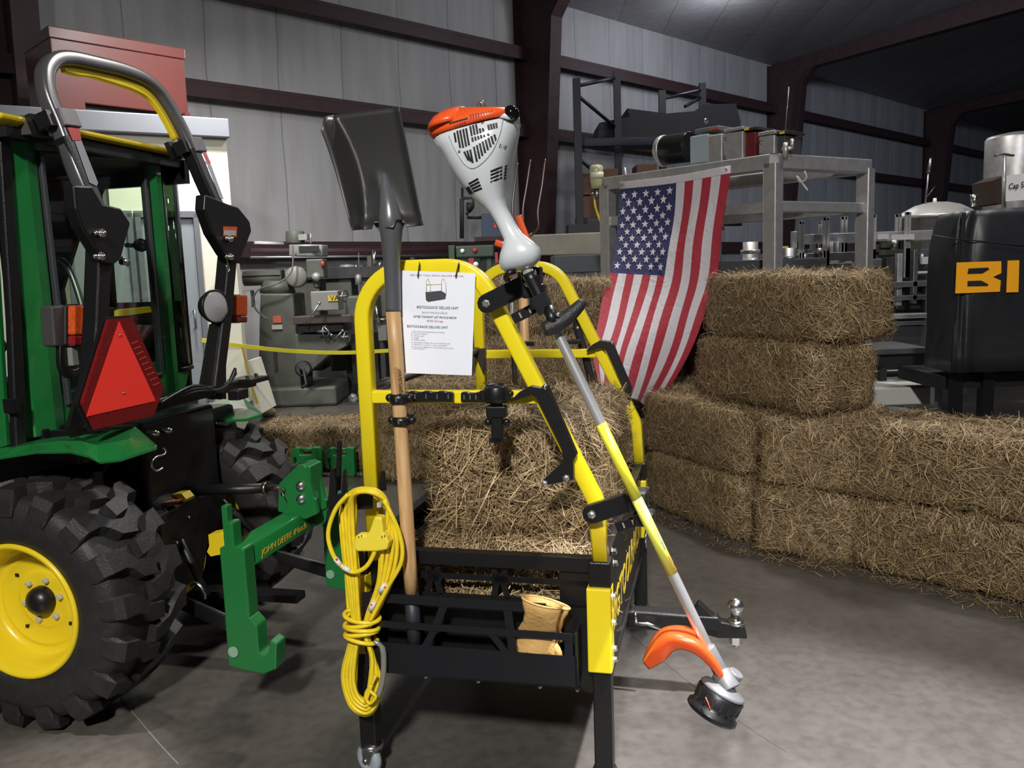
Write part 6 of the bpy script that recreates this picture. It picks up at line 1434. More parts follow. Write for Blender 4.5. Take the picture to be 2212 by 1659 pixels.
for k, pts in enumerate((((996, 515), (996, 430), (1002, 428), (1022, 428), (1022, 448), (1015, 456), (1008, 462), (1010, 470), (1040, 470)), ((999, 515), (999, 405)))):
    q = MB(); q.tube([at_y(x, y, 12.6) for x, y in pts], 0.022, seg=8); q.build('pipe_run', mat('black_pipe', (0.03, 0.028, 0.03), 0.5), pp)
q = MB(); q.cyl(at_y(1014, 455, 12.55), at_y(1014, 438, 12.55), 0.045); q.build('pipe_valve', M_MD, pp)

# ================================================================== red cabinet over the office, leaning panels, tape
za = 3.68; a = on_z(105, 58, za); b = on_z(396, 108, za); d = (b - a); d.z = 0; Ld_ = d.length; d.normalize(); n_ = Vector((-d.y, d.x, 0))
rc_ = thing('red_cabinet', 'red sheet metal cabinet standing on top of the cream office wall', 'cabinet', (a + b) / 2 - ZZ * 0.8)
M_RC = mat('red_enamel_sheet', (0.085, 0.022, 0.019), 0.32, coat=0.3)
q = MB(); c = (a + b) / 2 + n_ * 0.35; c.z = (za + 3.06) / 2; q.box(c, (Ld_, 0.7, za - 3.06), (d, n_, ZZ)); bd = q.build('cabinet_body', M_RC, rc_, bevel=0.012)
q = MB(); c2 = c.copy(); c2.z = za - 0.04; q.box(c2, (Ld_ + 0.02, 0.73, 0.10), (d, n_, ZZ)); q.build('cabinet_lid', M_RC, bd, bevel=0.008)
q = MB(); c2 = c.copy(); c2.z = 2.96; q.box(c2, (Ld_ * 0.98, 0.6, 0.20), (d, n_, ZZ)); q.build('cabinet_plinth', M_DK, bd)
for s in (-1, 1):
    q = MB(); q.box(c + d * (s * (Ld_ / 2 - (0.12 if s < 0 else 0.03))) - n_ * 0.36 - ZZ * 0.40, (0.22 if s < 0 else 0.05, 0.05, 0.22), (d, n_, ZZ)); q.build('cabinet_foot', M_RC, bd)
PZ = 7.72
q = bgpoly(((487, 569), (510, 569), (517, 640), (524, 750), (538, 868), (480, 872)), PZ, 0.10); q2 = q.v
tag(q.build('tapered_panel', mat('cream_painted_panel', (0.74, 0.72, 0.60), 0.55)), 'tapering cream panel standing behind the far roll bar post', 'panel')
q = MB(); q.prism([at_y(x, y, PZ + 0.25) for x, y in ((526, 782), (531, 782), (566, 893), (553, 900))], Vector((0.0, 0.5, 0)))
tag(q.build('leaning_board', mat('pale_board', (0.62, 0.60, 0.50), 0.6)), 'thin pale board leaning at the foot of the tapering panel', 'board')
def ribbon(pts, w, m, label, cat, nm):
    q = MB(); q.sweep(smooth_path(pts, 6), rrect(0.003, w, 0.001, 1), hint=ZZ, smooth=False); return tag(q.build(nm, m), label, cat)
M_TAPE = mat('yellow_barrier_tape', (0.75, 0.68, 0.05), 0.4)
ribbon([at_y(436, 735, 7.55), at_y(490, 743, 7.6), at_y(560, 752, 7.8), at_y(640, 759, 8.1), at_y(740, 762, 8.4), at_y(850, 757, 8.7)], 0.038, M_TAPE, 'yellow barrier tape stretched in front of the milling machine', 'barrier tape', 'barrier_tape')
ribbon([at_y(524, 750, 7.66), at_y(535, 800, 7.7), at_y(556, 872, 7.8)], 0.030, mat('mustard_strap', (0.45, 0.33, 0.05), 0.5), 'mustard strap hanging down beside the leaning board', 'strap', 'hanging_strap')
q = MB(); q.sphere(on_z(578, 890, 0.05), 0.07, 14, sq=(1.3, 0.9, 0.75)); tag(q.build('sandbag', mat('khaki_cloth', (0.20, 0.17, 0.09), 0.8, noise=0.2)), 'small khaki sandbag on the floor by the leaning board', 'sandbag')
q = MB(); q.prism([OA - OD * (0.58 - k) + ON * 0.02 + ZZ * z for k, z in ((0.30, 2.52), (0.34, 2.53), (0.40, 2.50), (0.38, 2.48), (0.36, 2.49), (0.36, 2.38), (0.34, 2.38), (0.34, 2.50), (0.30, 2.50))], ON * 0.004)
tag(q.build('wall_sign', mat('magenta_print', (0.45, 0.05, 0.30), 0.5)), 'small magenta sign letter on the cream wall above the door', 'sign')

# ================================================================== aluminium frame with gear motors
frm = thing('equipment_stand', 'tall square-tube aluminium frame carrying motors and the flag', 'frame', (1.4, 5.4, 0))
M_FRM = M_ALU
def beam(a, b, w, hh, nm='frame_beam', m=None, par=None):
    q = MB(); q.sweep([a, b], rrect(w, hh, 0.008, 2), hint=ZZ if abs((b - a).normalized().z) < 0.9 else FR.u, smooth=False); return q.build(nm, m or M_FRM, par or frm)
ins = 0.045
for P_ in (FA, FBk, FC, FD):
    beam(Vector((P_.x, P_.y, 0.0)), Vector((P_.x, P_.y, 1.965)), 0.085, 0.085, 'frame_post')
for a, b in ((FA, FBk), (FBk, FC), (FC, FD), (FD, FA)): beam(a - ZZ * 0.025, b - ZZ * 0.025, 0.085, 0.085)
for a, b in ((FA, FBk), (FBk, FC), (FC, FD), (FD, FA)): beam(a - ZZ * 0.275, b - ZZ * 0.275, 0.05, 0.065, 'frame_rail')
q = MB(); q.prism([FA + ZZ * 0.018, FBk + ZZ * 0.018, FBk.lerp(FC, 0.6) + ZZ * 0.018, FA.lerp(FD, 0.6) + ZZ * 0.018], ZZ * 0.006); q.build('top_plate', M_STL, frm)
beam(at_y(1150, 530, 6.25), at_y(1312, 525, 5.85), 0.05, 0.15, 'side_board', mat('aged_grey_board', (0.40, 0.38, 0.33), 0.6, noise=0.1))
def FB_(x, y, o=0.05): return FR.B(x, y, o)
def frbox(x0, y0, x1, y1, o, d, nm, m, par, bevel=0.004):
    a = FB_(x0, y1, o) - FR.o; b = FB_(x1, y0, o) - FR.o; a0, a1 = a.dot(FR.u), b.dot(FR.u); z0, z1 = a.z + 2.0 - 2.0, b.z
    q = MB(); c = FR.o + FR.u * ((a0 + a1) / 2) + FR.v * (o + d / 2); c.z = FR.o.z + (a.z + b.z) / 2
    q.box(c, (abs(a1 - a0), d, abs(b.z - a.z)), (FR.u, FR.v, ZZ)); return q.build(nm, m, par, bevel=bevel)
FR.o.z = 2.0
gmo = thing('gear_motor', 'largest motor unit with horizontal black cylinder on the frame top', 'motor', FB_(1500, 355), 'gear motors on the metal frame')
p0 = FB_(1436, 326, 0.20); p1 = FB_(1492, 318, 0.20)
q = MB(); q.cyl(p0, p1, 0.098, 0.098, 28); q.build('motor_barrel', mat('black_motor', (0.012, 0.012, 0.012), 0.2), gmo, bevel=0.004)
q = MB(); q.cyl(p0 - (p1 - p0).normalized() * 0.03, p0 + (p1 - p0).normalized() * 0.012, 0.100, 0.103, 28); q.build('motor_end_bell', M_ALU, gmo, bevel=0.008)
frbox(1490, 288, 1530, 356, 0.06, 0.22, 'gear_housing', mat('pale_blue_grey', (0.30, 0.36, 0.38), 0.4), gmo, 0.008)
frbox(1528, 288, 1560, 356, 0.05, 0.20, 'gear_case', M_ALU, gmo, 0.008); frbox(1500, 270, 1552, 290, 0.08, 0.18, 'terminal_box', mat('slate_grey', (0.10, 0.12, 0.13), 0.4), gmo, 0.008)
q = MB(); q.lathe(FB_(1524, 262, 0.15), Vector((0.4, -1, 0)), [(0.008, 0), (0.018, 0.006), (0.008, 0.012)], seg=14, closed=True); q.build('lifting_eye', M_STL, gmo)
frbox(1528, 274, 1552, 283, 0.075, 0.02, 'orange_plate', mat('burnt_orange', (0.35, 0.08, 0.03), 0.5), gmo, 0.001)
for k, (x0, x1, y0, y1, lb, side) in enumerate(((1562, 1636, 270, 345, 'middle motor box with dark red side on the frame top', mat('dark_red_side', (0.12, 0.015, 0.018), 0.4)), (1637, 1700, 278, 339, 'rightmost motor box with grey side on the frame top', mat('slate_side', (0.05, 0.05, 0.055), 0.4)))):
    g = thing('gear_box', lb, 'gearbox', FB_((x0 + x1) / 2, y1), 'gear motors on the metal frame')
    xm = x0 + (x1 - x0) * 0.58
    bx = frbox(x0 + 2, y0 + 12, xm, y1 + 8, 0.05, 0.20, 'box_body', M_ALU, g, 0.006)
    frbox(xm - 2, y0 + 14, x1 - 4, y1 + 2, 0.07, 0.18, 'box_side', side, g, 0.003)
    frbox(x0, y0 + 2, xm + 1, y0 + 16, 0.04, 0.22, 'box_flange', M_ALU, g, 0.004); frbox(xm, y0 + 2, x1, y0 + 14, 0.06, 0.2, 'box_cap', M_MD, g, 0.003)
    frbox(xm + 2 if k == 0 else x1 - 16, y0 + 5, xm + 12 if k == 0 else x1 - 6, y0 + 12, 0.055, 0.004, 'yellow_tag', mat('tag_yellow', (0.6, 0.5, 0.05), 0.5), g, 0)
    for (bx_, by_) in ((x0 + 6, y0 + 30), (x0 + 6, y1 - 4)): q = MB(); bolt(FB_(bx_, by_, 0.048), -FR.v, 0.008, 0.006, q); q.build('flange_bolt', M_STL, g)
q = MB(); q.cyl(FB_(1697, 340, 0.02), FB_(1697, 308, 0.02), 0.014); q.cyl(FB_(1711, 322, 0.02), FB_(1711, 300, 0.02), 0.010); q.cyl(FB_(1690, 322, 0.02), FB_(1712, 320, 0.02), 0.010)
tag(q.build('clevis_bracket', M_ALU), 'small forked metal bracket at the right corner of the frame top', 'bracket')
q = MB(); q.tube([FB_(1697, 282, 0.1), FB_(1700, 240, 0.1), FB_(1704, 188, 0.1)], 0.004, seg=6); tag(q.build('thin_rod', M_STL), 'thin upright rod rising from the rightmost motor box', 'rod')
q = MB(); q.tube(smooth_path([FR.B(x, y, -0.3) for x, y in ((1738, 370), (1742, 385), (1729, 394), (1721, 380), (1731, 393), (1745, 412))], 4), 0.005, seg=6); tag(q.build('wire_tie', mat('pale_wire', (0.4, 0.4, 0.38), 0.5)), 'bent pale wire dangling under the frame top at right', 'wire')
q = MB(); q.cyl(FB_(1353, 385, -0.03), FB_(1350, 362, -0.03), 0.005, seg=8); tag(q.build('white_peg', M_WP), 'short white peg sticking up above the flag corner', 'peg')
# air filter with yellow hose
af = thing('air_filter', 'yellowed clear filter bowl clamped left of the flag', 'air filter', FB_(1288, 425, -0.02))
q = MB(); q.lathe(FB_(1289, 405, -0.02), ZZ, [(0.0, -0.01), (0.038, -0.01), (0.042, 0.03), (0.045, 0.10), (0.048, 0.135), (0.03, 0.15), (0, 0.152)], seg=20); q.build('filter_bowl', mat('yellowed_plastic', (0.42, 0.40, 0.24), 0.2), af)
q = MB(); q.lathe(FB_(1289, 379, -0.02), ZZ, [(0.0455, -0.02), (0.0465, -0.02), (0.047, 0.02), (0.046, 0.02)], seg=20, closed=True); q.build('filter_label', mat('cream_label', (0.62, 0.62, 0.46), 0.5), af)
q = MB(); q.cyl(FB_(1289, 408, -0.02), FB_(1290, 430, -0.02), 0.022); q.cyl(FB_(1278, 420, -0.03), FB_(1306, 416, 0.0), 0.013); q.sphere(FB_(1280, 418, -0.04), 0.018, 10); q.build('filter_valve', M_STL, af)
q = MB(); q.tube(smooth_path([FB_(x, y, -0.03) for x, y in ((1284, 424), (1286, 445), (1293, 468), (1302, 490))], 5), 0.008, seg=8); q.build('yellow_hose', M_CORD, af)
q = MB(); q.tube(smooth_path([FB_(x, y, -0.03) for x, y in ((1298, 420), (1299, 440), (1296, 465))], 5), 0.005, seg=8); q.build('grey_hose', M_STL, af)
# machinery inside the frame
fm = thing('filling_machine', 'dark red and grey filling columns standing inside the metal frame', 'machine', (1.45, 5.6, 0))
for x, y, r, z1, m_ in ((1.22, 5.55, 0.085, 1.90, mat('dark_maroon', (0.07, 0.016, 0.020), 0.4)), (1.40, 5.75, 0.06, 1.72, M_STL), (1.62, 5.62, 0.05, 1.55, M_ALU), (1.86, 5.55, 0.045, 1.50, M_STL), (1.1, 5.8, 0.07, 1.6, M_STL)):
    q = MB(); q.cyl((x, y, 0.6), (x, y, z1), r, r, 20); q.lathe((x, y, z1 - 0.08), ZZ, [(r, 0), (r * 1.3, 0), (r * 1.3, 0.03), (r, 0.03)], seg=20); q.build('filling_column', m_, fm)
q = MB(); q.box((1.50, 5.68, 0.98), (1.1, 0.55, 0.9), (FR.u, FR.v, ZZ)); q.build('machine_cabinet', mat('grey_guard', (0.10, 0.105, 0.11), 0.4, 0.2), fm, bevel=0.01)

# ================================================================== conveyor with slotted guide posts
cv = thing('bottle_conveyor', 'stainless conveyor with upright slotted guide posts behind the top bale', 'conveyor', at_y(1850, 640, 6.2))
CY = 6.2
for (x0, x1, y, hh, m_) in ((1750, 2120, 510, 8, M_ALU), (1690, 2120, 553, 8, M_STL), (1690, 2120, 577, 9, M_STL), (1690, 2120, 600, 14, M_MD)):
    bgbox(x0, y - hh / 2, x1, y + hh / 2, CY, 0.5 if y != 510 else 0.12).build('conveyor_rail', m_, cv, bevel=0.003)
for (x, y0, y1, w, dy) in ((1732, 478, 600, 10, 0), (1785, 470, 600, 12, 0), (1824, 468, 560, 12, 0.3), (1885, 464, 600, 12, 0), (1941, 463, 540, 11, 0.3), (1961, 458, 600, 8, 0), (1772, 478, 560, 6, 0.4), (1851, 480, 560, 5, 0.4)):
    q = MB()
    bgbox(x - w / 2, y0, x - w / 2 + w * 0.33, y1, CY - 0.08 + dy, 0.02, q); bgbox(x + w / 2 - w * 0.33, y0, x + w / 2, y1, CY - 0.08 + dy, 0.02, q); bgbox(x - w / 2, y0, x + w / 2, y0 + 6, CY - 0.08 + dy, 0.02, q); bgbox(x - w / 2, y0 + (y1 - y0) * 0.55, x + w / 2, y1, CY - 0.08 + dy, 0.02, q)
    q.build('guide_post', M_ALU, cv, bevel=0.001)
M_BRT = mat('bright_reflective_sheet', (0.75, 0.75, 0.75), 0.18, 0.3)
for (x0, y0, x1, y1) in ((1799, 503, 1811, 506), (1796, 522, 1800, 545), (1808, 522, 1812, 545), (1900, 505, 1920, 516), (1930, 507, 1975, 517), (1795, 563, 1812, 567), (1828, 564, 1840, 567), (1864, 562, 1880, 566), (1748, 581, 1764, 587), (1790, 580, 1810, 587), (1828, 580, 1836, 587), (1992, 555, 2008, 570), (1978, 586, 2004, 590)):
    bgbox(x0, y0, x1, y1, CY - 0.12, 0.03).build('bright_bracket', M_BRT, cv)
for (x0, y0, x1, y1) in ((1870, 530, 1900, 545), (1905, 520, 1925, 535), (1965, 520, 1990, 540), (1740, 590, 1770, 600), (1900, 540, 1950, 550)):
    bgbox(x0, y0, x1, y1, CY - 0.05, 0.15).build('clamp_block', mat('bronze_green', (0.08, 0.085, 0.06), 0.45, 0.4), cv, bevel=0.004)
for x in (1700, 1905, 2000): bgbox(x, 605, x + 10, 815, CY + 0.1, 0.05).build('conveyor_leg', M_STL, cv)
bgbox(1688, 532, 1703, 539, CY - 0.3, 0.02).build('yellow_tag', mat('tag_yellow', (0.6, 0.5, 0.05), 0.5), cv)
bgbox(1925, 620, 2120, 700, CY + 0.2, 0.4).build('conveyor_housing', M_MD, cv, bevel=0.02)

# ================================================================== tanks, sign, valve
tk = thing('domed_tank', 'pale stainless tank with a shallow domed lid behind the black cover', 'tank', at_y(2040, 800, 7.0))
c = at_y(2037, 445, 7.2); r = 0.30
q = MB(); q.lathe(Vector((c.x, 7.3, 0.9)), ZZ, [(0, 0), (r, 0), (r, c.z - 0.9 - 0.10), (r + 0.012, c.z - 0.9 - 0.10), (r + 0.012, c.z - 0.9 - 0.07), (r - 0.01, c.z - 0.9 - 0.06)], seg=40); q.build('tank_body', M_ALU, tk)
q = MB(); q.lathe(Vector((c.x, 7.3, c.z - 0.07)), ZZ, [(r + 0.01, 0), (r * 0.9, 0.035), (r * 0.6, 0.085), (r * 0.3, 0.108), (0, 0.115)], seg=40); q.build('tank_lid', mat('matt_stainless', (0.58, 0.57, 0.55), 0.45, 0.5), tk)
q = MB(); q.cyl((c.x - 0.02, 7.3, c.z + 0.03), (c.x - 0.02, 7.3, c.z + 0.075), 0.018, 0.014, 12); q.build('lid_knob', M_WP, tk)
tk2 = thing('tall_tank', 'tall dull steel tank behind the white handwritten sign', 'tank', at_y(2235, 800, 8.0))
c = at_y(2238, 282, 8.0); q = MB(); q.lathe(Vector((c.x, 8.3, 1.0)), ZZ, [(0, 0), (0.27, 0), (0.27, c.z - 1.0 - 0.03), (0.25, c.z - 1.0), (0.1, c.z - 0.97), (0, c.z - 0.96)], seg=40); q.build('tank_body', M_ALU, tk2)
sgn = thing('handwritten_sign', 'white card sign with black handwriting above the black cover', 'sign', at_y(2190, 430, 5.6))
q = MB(); q.prism([at_y(x, y, 5.6) for x, y in ((2175, 379), (2262, 368), (2262, 428), (2173, 435))], Vector((0, 0.006, 0))); sc_ = q.build('sign_card', mat('white_card', (0.80, 0.79, 0.76), 0.6), sgn)
text('sign_writing', 'Cap Sn', at_y(2178, 409, 5.594), (1, 0, 0.10), (-0.1, 0, 1), 0.052, mat('marker_black', (0.01, 0.01, 0.01), 0.6), sc_, width=0.118, bold=0.0004, shear=0.2)
vl = thing('wing_valve', 'thin post with wing handle on top, left of the white sign', 'valve', at_y(2168, 440, 5.7))
q = MB(); q.cyl(at_y(2168, 470, 5.7), at_y(2169, 336, 5.7), 0.013, seg=10); q.build('valve_stem', M_ALU, vl)
q = MB(); q.sweep(smooth_path([at_y(2150, 337, 5.7), at_y(2158, 334, 5.7), at_y(2169, 333, 5.7), at_y(2180, 335, 5.7), at_y(2189, 336, 5.7)], 4), rrect(0.03, 0.012, 0.004), hint=ZZ); q.build('wing_handle', M_STL, vl)
q = MB(); q.cyl(at_y(2105, 446, 6.2), at_y(2104, 420, 6.2), 0.024, seg=16); tag(q.build('chrome_cap', M_CHR), 'short chrome cylinder right of the tank dome', 'pipe cap')
q = MB(); q.cyl(at_y(1999, 440, 6.6), at_y(2006, 372, 6.6), 0.008, seg=8); q.cyl(at_y(2006, 372, 6.6), at_y(2011, 342, 6.6), 0.016, 0.010, seg=10); q.cyl(at_y(1999, 430, 6.6), at_y(2020, 402, 6.6), 0.004, seg=6); tag(q.build('sensor_probe', M_STL), 'slender grey probe standing up left of the tank dome', 'probe')
# brown carton behind valve
q = bgpoly(((2145, 390), (2172, 378), (2172, 440), (2150, 440)), 6.6, 0.3); tag(q.build('brown_carton', mat('brown_card', (0.04, 0.02, 0.012), 0.7)), 'dark brown carton behind the wing valve', 'carton')

# ================================================================== black covered machine with big letters
BX = 4.45
cvb = thing('covered_machine', 'machine under a black cloth cover with big orange letters', 'covered machine', at_y(2100, 860, BX))
m_, nd, ln, b = bare('black_cover_cloth'); b.inputs['Base Color'].default_value = (0.018, 0.018, 0.021, 1); b.inputs['Roughness'].default_value = 0.42
tc = nd.new('ShaderNodeTexCoord'); n = nd.new('ShaderNodeTexNoise'); n.inputs['Scale'].default_value = 2.5; n.inputs['Distortion'].default_value = 0.8; ln.new(tc.outputs['Object'], n.inputs['Vector'])
bp = nd.new('ShaderNodeBump'); bp.inputs['Strength'].default_value = 0.45; bp.inputs['Distance'].default_value = 0.05; ln.new(n.outputs['Fac'], bp.inputs['Height']); ln.new(bp.outputs['Normal'], b.inputs['Normal'])
M_CVR = m_
l_top = at_y(2012, 470, BX); l_bot = at_y(2012, 800, BX); xL = at_y(2066, 700, BX).x; W2 = 1.15; D2 = 0.34; zt = at_y(2100, 455, BX).z; zb = l_bot.z - 0.02
q = MB(); rings = []; NB = 56
for i, f in enumerate([0, 0.1, 0.25, 0.4, 0.55, 0.7, 0.8, 0.9, 0.96, 1.0]):
    z = zb + (zt - zb) * f; rr = []
    for k in range(NB):
        a = 2 * math.pi * k / NB; ex = 14; ca, sa = math.cos(a), math.sin(a)
        x = math.copysign(abs(ca) ** (2 / ex), ca); y = math.copysign(abs(sa) ** (2 / ex), sa)
        ins_ = 0.0 if f < 0.85 else (f - 0.85) * 0.22
        wob = 0.008 * math.sin(k * 1.7 + f * 3) * (1 - f * 0.5) + 0.010 * math.sin(k * 0.9 - f * 5)
        rr.append(Vector((xL + W2 / 2 + x * (W2 / 2 - ins_ + wob * 0.5), BX + D2 / 2 + y * (D2 / 2 - ins_ * 0.6 + wob), z + (0.035 * (x + 1) * 0.5 if f == 1.0 else 0))))
    rings.append(rr)
q.loft(rings); cov = q.build('cloth_cover', M_CVR, cvb)
q = MB(); hem = [Vector((xL - 0.004, BX - 0.012, z)) for z in ()]
M_OL2 = mat('orange_yellow_print', (1.0, 0.43, 0.012), 0.45)
def L2(x, y, o=0.0): return at_y(x, y, BX - 0.016 - o)
q = MB()
B_out = [(2067, 567), (2163, 564), (2163, 590), (2145, 598.5), (2162, 606), (2160, 630), (2064, 634)]
q.prism([L2(*p) for p in B_out], Vector((0, 0.004, 0))); q.build('letter_b', M_OL2, cov)
q = MB(); q.prism([L2(*p, 0.001) for p in ((2092, 580), (2135, 578), (2137, 582), (2122, 591), (2090, 592))], Vector((0, 0.001, 0))); q.prism([L2(*p, 0.001) for p in ((2090, 607), (2120, 606), (2135, 614), (2134, 618), (2090, 619))], Vector((0, 0.001, 0))); q.build('letter_counter', M_CVR, cov)
q = MB(); q.prism([L2(*p) for p in ((2177, 563), (2202, 562), (2200, 631), (2174, 632))], Vector((0, 0.004, 0))); q.build('letter_i', M_OL2, cov)
q = MB(); q.box((xL + 0.012, BX - 0.012, zt - 0.16), (0.02, 0.004, 0.30)); 
q.sweep([L2(2012, 508), L2(2065, 516), L2(2212, 530), L2(2330, 536)], rrect(0.004, 0.006, 0.001, 1), hint=ZZ); q.build('cover_seam', M_CVR, cov)
for (x, w) in ((2050, 28), (2125, 20), (2240, 28)):
    q = bgbox(x, 800, x + w, 905, BX + 0.12, 0.06); q.build('machine_leg', M_BLK, cvb)
bgbox(2020, 820, 2040, 900, BX + 0.35, 0.05).build('machine_leg', M_STL, cvb)
bgbox(2030, 812, 2340, 830, BX + 0.15, 0.5).build('machine_underframe', M_DK, cvb)
q = bgbox(2075, 828, 2088, 850, BX + 0.5, 0.03); q.build('white_rag', M_WP, cvb)
# low table and pallet seen under it
tb = thing('low_black_table', 'low black frame table left of the covered machine', 'table', at_y(1950, 830, 5.3))
bgbox(1872, 756, 2010, 762, 5.3, 0.5).build('table_top', M_STL, tb); bgbox(1880, 763, 2040, 795, 5.35, 0.4).build('table_apron', M_DK, tb); bgbox(1902, 795, 1915, 842, 5.3, 0.05).build('table_leg', M_DK, tb)
q = bgpoly(((1950, 795), (1962, 795), (2000, 835), (1992, 842)), 5.3, 0.04); q.build('table_brace', M_DK, tb)
bl_ = bgbox(1880, 798, 1906, 832, 5.9, 0.3); tag(bl_.build('blue_tub', mat('sky_blue_plastic', (0.12, 0.28, 0.55), 0.4), bevel=0.02), 'sky blue tub under the low black table', 'tub')
q = MB(); c = at_y(1935, 815, 6.0); q.lathe(Vector((c.x, 6.2, 0.1)), ZZ, [(0, 0), (0.18, 0), (0.24, 0.16), (0.25, 0.17), (0.22, 0.17), (0.17, 0.05), (0, 0.04)], seg=28); tag(q.build('grey_basin', mat('pale_grey_enamel', (0.42, 0.43, 0.42), 0.4)), 'grey basin on the floor beside the sky blue tub', 'basin')
q = bgbox(1868, 840, 2330, 862, 5.0, 0.9); tag(q.build('white_platform', mat('white_sheeting', (0.55, 0.54, 0.50), 0.5), bevel=0.01), 'low white platform on the floor behind the lower right bales', 'platform')
q = MB(); q.lathe(at_y(2190, 858, 5.05), ZZ, [(0, 0), (0.022, 0), (0.022, 0.04), (0.012, 0.07), (0.006, 0.085), (0, 0.086)], seg=14); q.v = q.v; tag(q.build('spray_bottle', mat('red_white_bottle', (0.55, 0.12, 0.09), 0.3)), 'small red bottle on the low white platform', 'bottle')

# ================================================================== pallet racking near the wall
pr_ = thing('pallet_racking', 'dark blue steel pallet racking loaded with goods by the back wall', 'racking', at_y(1400, 640, 13.4))
M_PB = mat('dark_blue_steel', (0.010, 0.011, 0.020), 0.5)
for (x, y0, Y) in ((1245, 170, 13.0), (1332, 152, 13.9), (1430, 196, 14.2), (1517, 180, 15.2)):
    a = at_y(x, y0, Y); q = MB(); q.box((a.x, Y, a.z / 2), (0.11, 0.10, a.z)); q.build('rack_upright', M_PB, pr_)
for (x0, y0, Y0, x1, y1, Y1) in ((1250, 185, 13.0, 1330, 168, 13.9), (1250, 208, 13.0, 1330, 275, 13.9), (1432, 213, 14.2, 1515, 195, 15.2), (1247, 340, 13.0, 1330, 410, 13.9), (1515, 210, 15.2, 1480, 230, 14.8)):
    q = MB(); q.cyl(at_y(x0, y0, Y0), at_y(x1, y1, Y1), 0.028, seg=8); q.build('rack_brace', M_PB, pr_)
for y in (308, 480):
    q = MB(); q.sweep([at_y(1245, y, 13.0), at_y(1600, y - 6 if y < 400 else y, 14.6)], rrect(0.06, 0.13, 0.01), hint=ZZ); q.build('rack_beam', M_PB, pr_)
q = bgpoly(((1355, 234), (1440, 245), (1500, 240), (1520, 225), (1590, 224), (1600, 262), (1600, 306), (1290, 306), (1295, 265), (1360, 252)), 14.0, 0.9); tag(q.build('covered_goods', mat('dark_tarp', (0.012, 0.012, 0.016), 0.7)), 'dark covered load on the upper shelf of the racking', 'covered load')
M_BOX = mat('brown_carton', (0.13, 0.06, 0.035), 0.7)
for i, (x0, y0, x1, y1, lb) in enumerate(((1258, 375, 1300, 420, 'brown carton beside the filter bowl on the racking'), (1302, 365, 1336, 400, 'brown carton right of the filter bowl, upper one'), (1258, 424, 1302, 474, 'brown carton lower left on the racking'), (1375, 355, 1420, 405, 'brown carton behind the flag heading'))):
    tag(bgbox(x0, y0, x1, y1, 13.5, 0.5).build('carton', M_BOX, bevel=0.01), lb, 'carton', 'cartons on the racking')
q = bgbox(1228, 485, 1310, 520, 12.4, 0.6); tag(q.build('dark_crate', mat('dark_crate_mat', (0.03, 0.03, 0.033), 0.6)), 'dark open crate behind the grey board left of the flag', 'crate')
# tall lathe-ish dark stuff behind centre bale top
q = bgbox(1195, 552, 1300, 588, 7.2, 0.5); tag(q.build('storage_bin', mat('slate_bin', (0.05, 0.06, 0.07), 0.5), bevel=0.01), 'slate grey bin behind the topmost bale, under the grey board', 'bin')
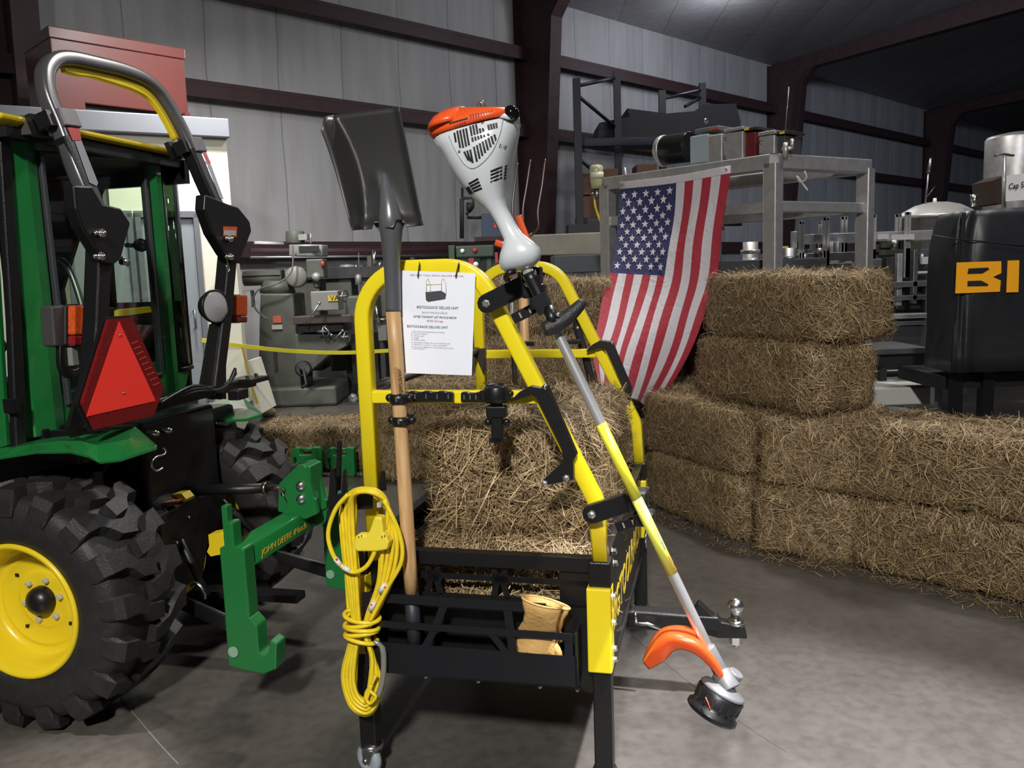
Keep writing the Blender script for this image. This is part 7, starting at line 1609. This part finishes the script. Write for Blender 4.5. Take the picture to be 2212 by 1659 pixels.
# more bottling line clutter seen through and beside the metal stand
for i, (x0, y0, x1, y1, Y, d, m_, nm_) in enumerate((
        (1700, 540, 1780, 552, 6.6, 0.3, M_STL, 'guard_plate'), (1712, 500, 1722, 560, 6.7, 0.05, M_ALU, 'upright_bar'), (1754, 512, 1762, 590, 6.5, 0.05, M_STL, 'upright_bar'), (1806, 520, 1816, 600, 6.6, 0.05, M_STL, 'upright_bar'),
        (1840, 525, 1860, 560, 6.5, 0.2, M_MD, 'drive_box'), (1866, 560, 1905, 576, 6.1, 0.2, M_STL, 'drive_box'), (1915, 556, 1935, 600, 6.1, 0.1, M_MD, 'drive_box'), (1940, 548, 1948, 660, 6.05, 0.05, M_ALU, 'upright_bar'),
        (1975, 540, 1981, 655, 6.0, 0.05, M_STL, 'upright_bar'), (1900, 610, 2010, 618, 6.0, 0.1, M_STL, 'lower_rail'), (1905, 640, 2010, 646, 6.0, 0.1, M_STL, 'lower_rail'), (1925, 680, 2015, 686, 5.9, 0.2, M_ALU, 'lower_rail'), (1930, 695, 2015, 700, 5.9, 0.2, M_STL, 'lower_rail'))):
    bgbox(x0, y0, x1, y1, Y, d).build(nm_, m_, cv, bevel=0.003)
for x, y, r in ((1735, 560, 0.035), (1772, 548, 0.03), (1868, 548, 0.03), (1900, 575, 0.025), (1932, 530, 0.03), (1990, 560, 0.03)):
    q = MB(); q.cyl(at_y(x, y + 10, CY), at_y(x, y - 12, CY), r, seg=14); q.build('roller_post', M_STL, cv)
# loose straw fallen along the foot of the bales
rnd = random.Random(21); V = []; F = []
segs = [((0.80, 4.70), (1.10, 3.98)), ((1.10, 3.98), (1.56, 3.63)), ((1.56, 3.63), (2.30, 2.86)), ((-1.95, 5.98), (-0.9, 5.92)), ((-0.15, 5.1), (0.55, 5.08))]
for _ in range(700):
    a, b = segs[rnd.choice((0, 1, 1, 2, 2, 2, 3, 4))]; f = rnd.random()
    x = a[0] + (b[0] - a[0]) * f; y = a[1] + (b[1] - a[1]) * f; k = abs(rnd.gauss(0, 0.05)) + 0.0
    x -= k * 0.5; y -= k * 0.8
    t = rnd.uniform(0, 6.28); ln = rnd.uniform(0.02, 0.09); d = Vector((math.cos(t), math.sin(t), 0)); s = Vector((-d.y, d.x, 0)) * 0.0014
    p = Vector((x, y, 0.002 + rnd.random() * 0.006)); m_ = p + d * ln * 0.5 + Vector((0, 0, rnd.random() * 0.008)); e = p + d * ln + s * rnd.uniform(-6, 6)
    o = len(V); V += [p - s, p + s, m_ - s, m_ + s, e - s, e + s]; F += [(o, o + 1, o + 3, o + 2), (o + 2, o + 3, o + 5, o + 4)]
me = bpy.data.meshes.new('loose_straw'); me.from_pydata([tuple(v) for v in V], [], F); me.materials.append(M_STRAW)
ls = bpy.data.objects.new('loose_straw', me); COL.objects.link(ls); ls['kind'] = 'stuff'; tag(ls, 'loose straw stems scattered on the floor along the foot of the bales', 'straw')
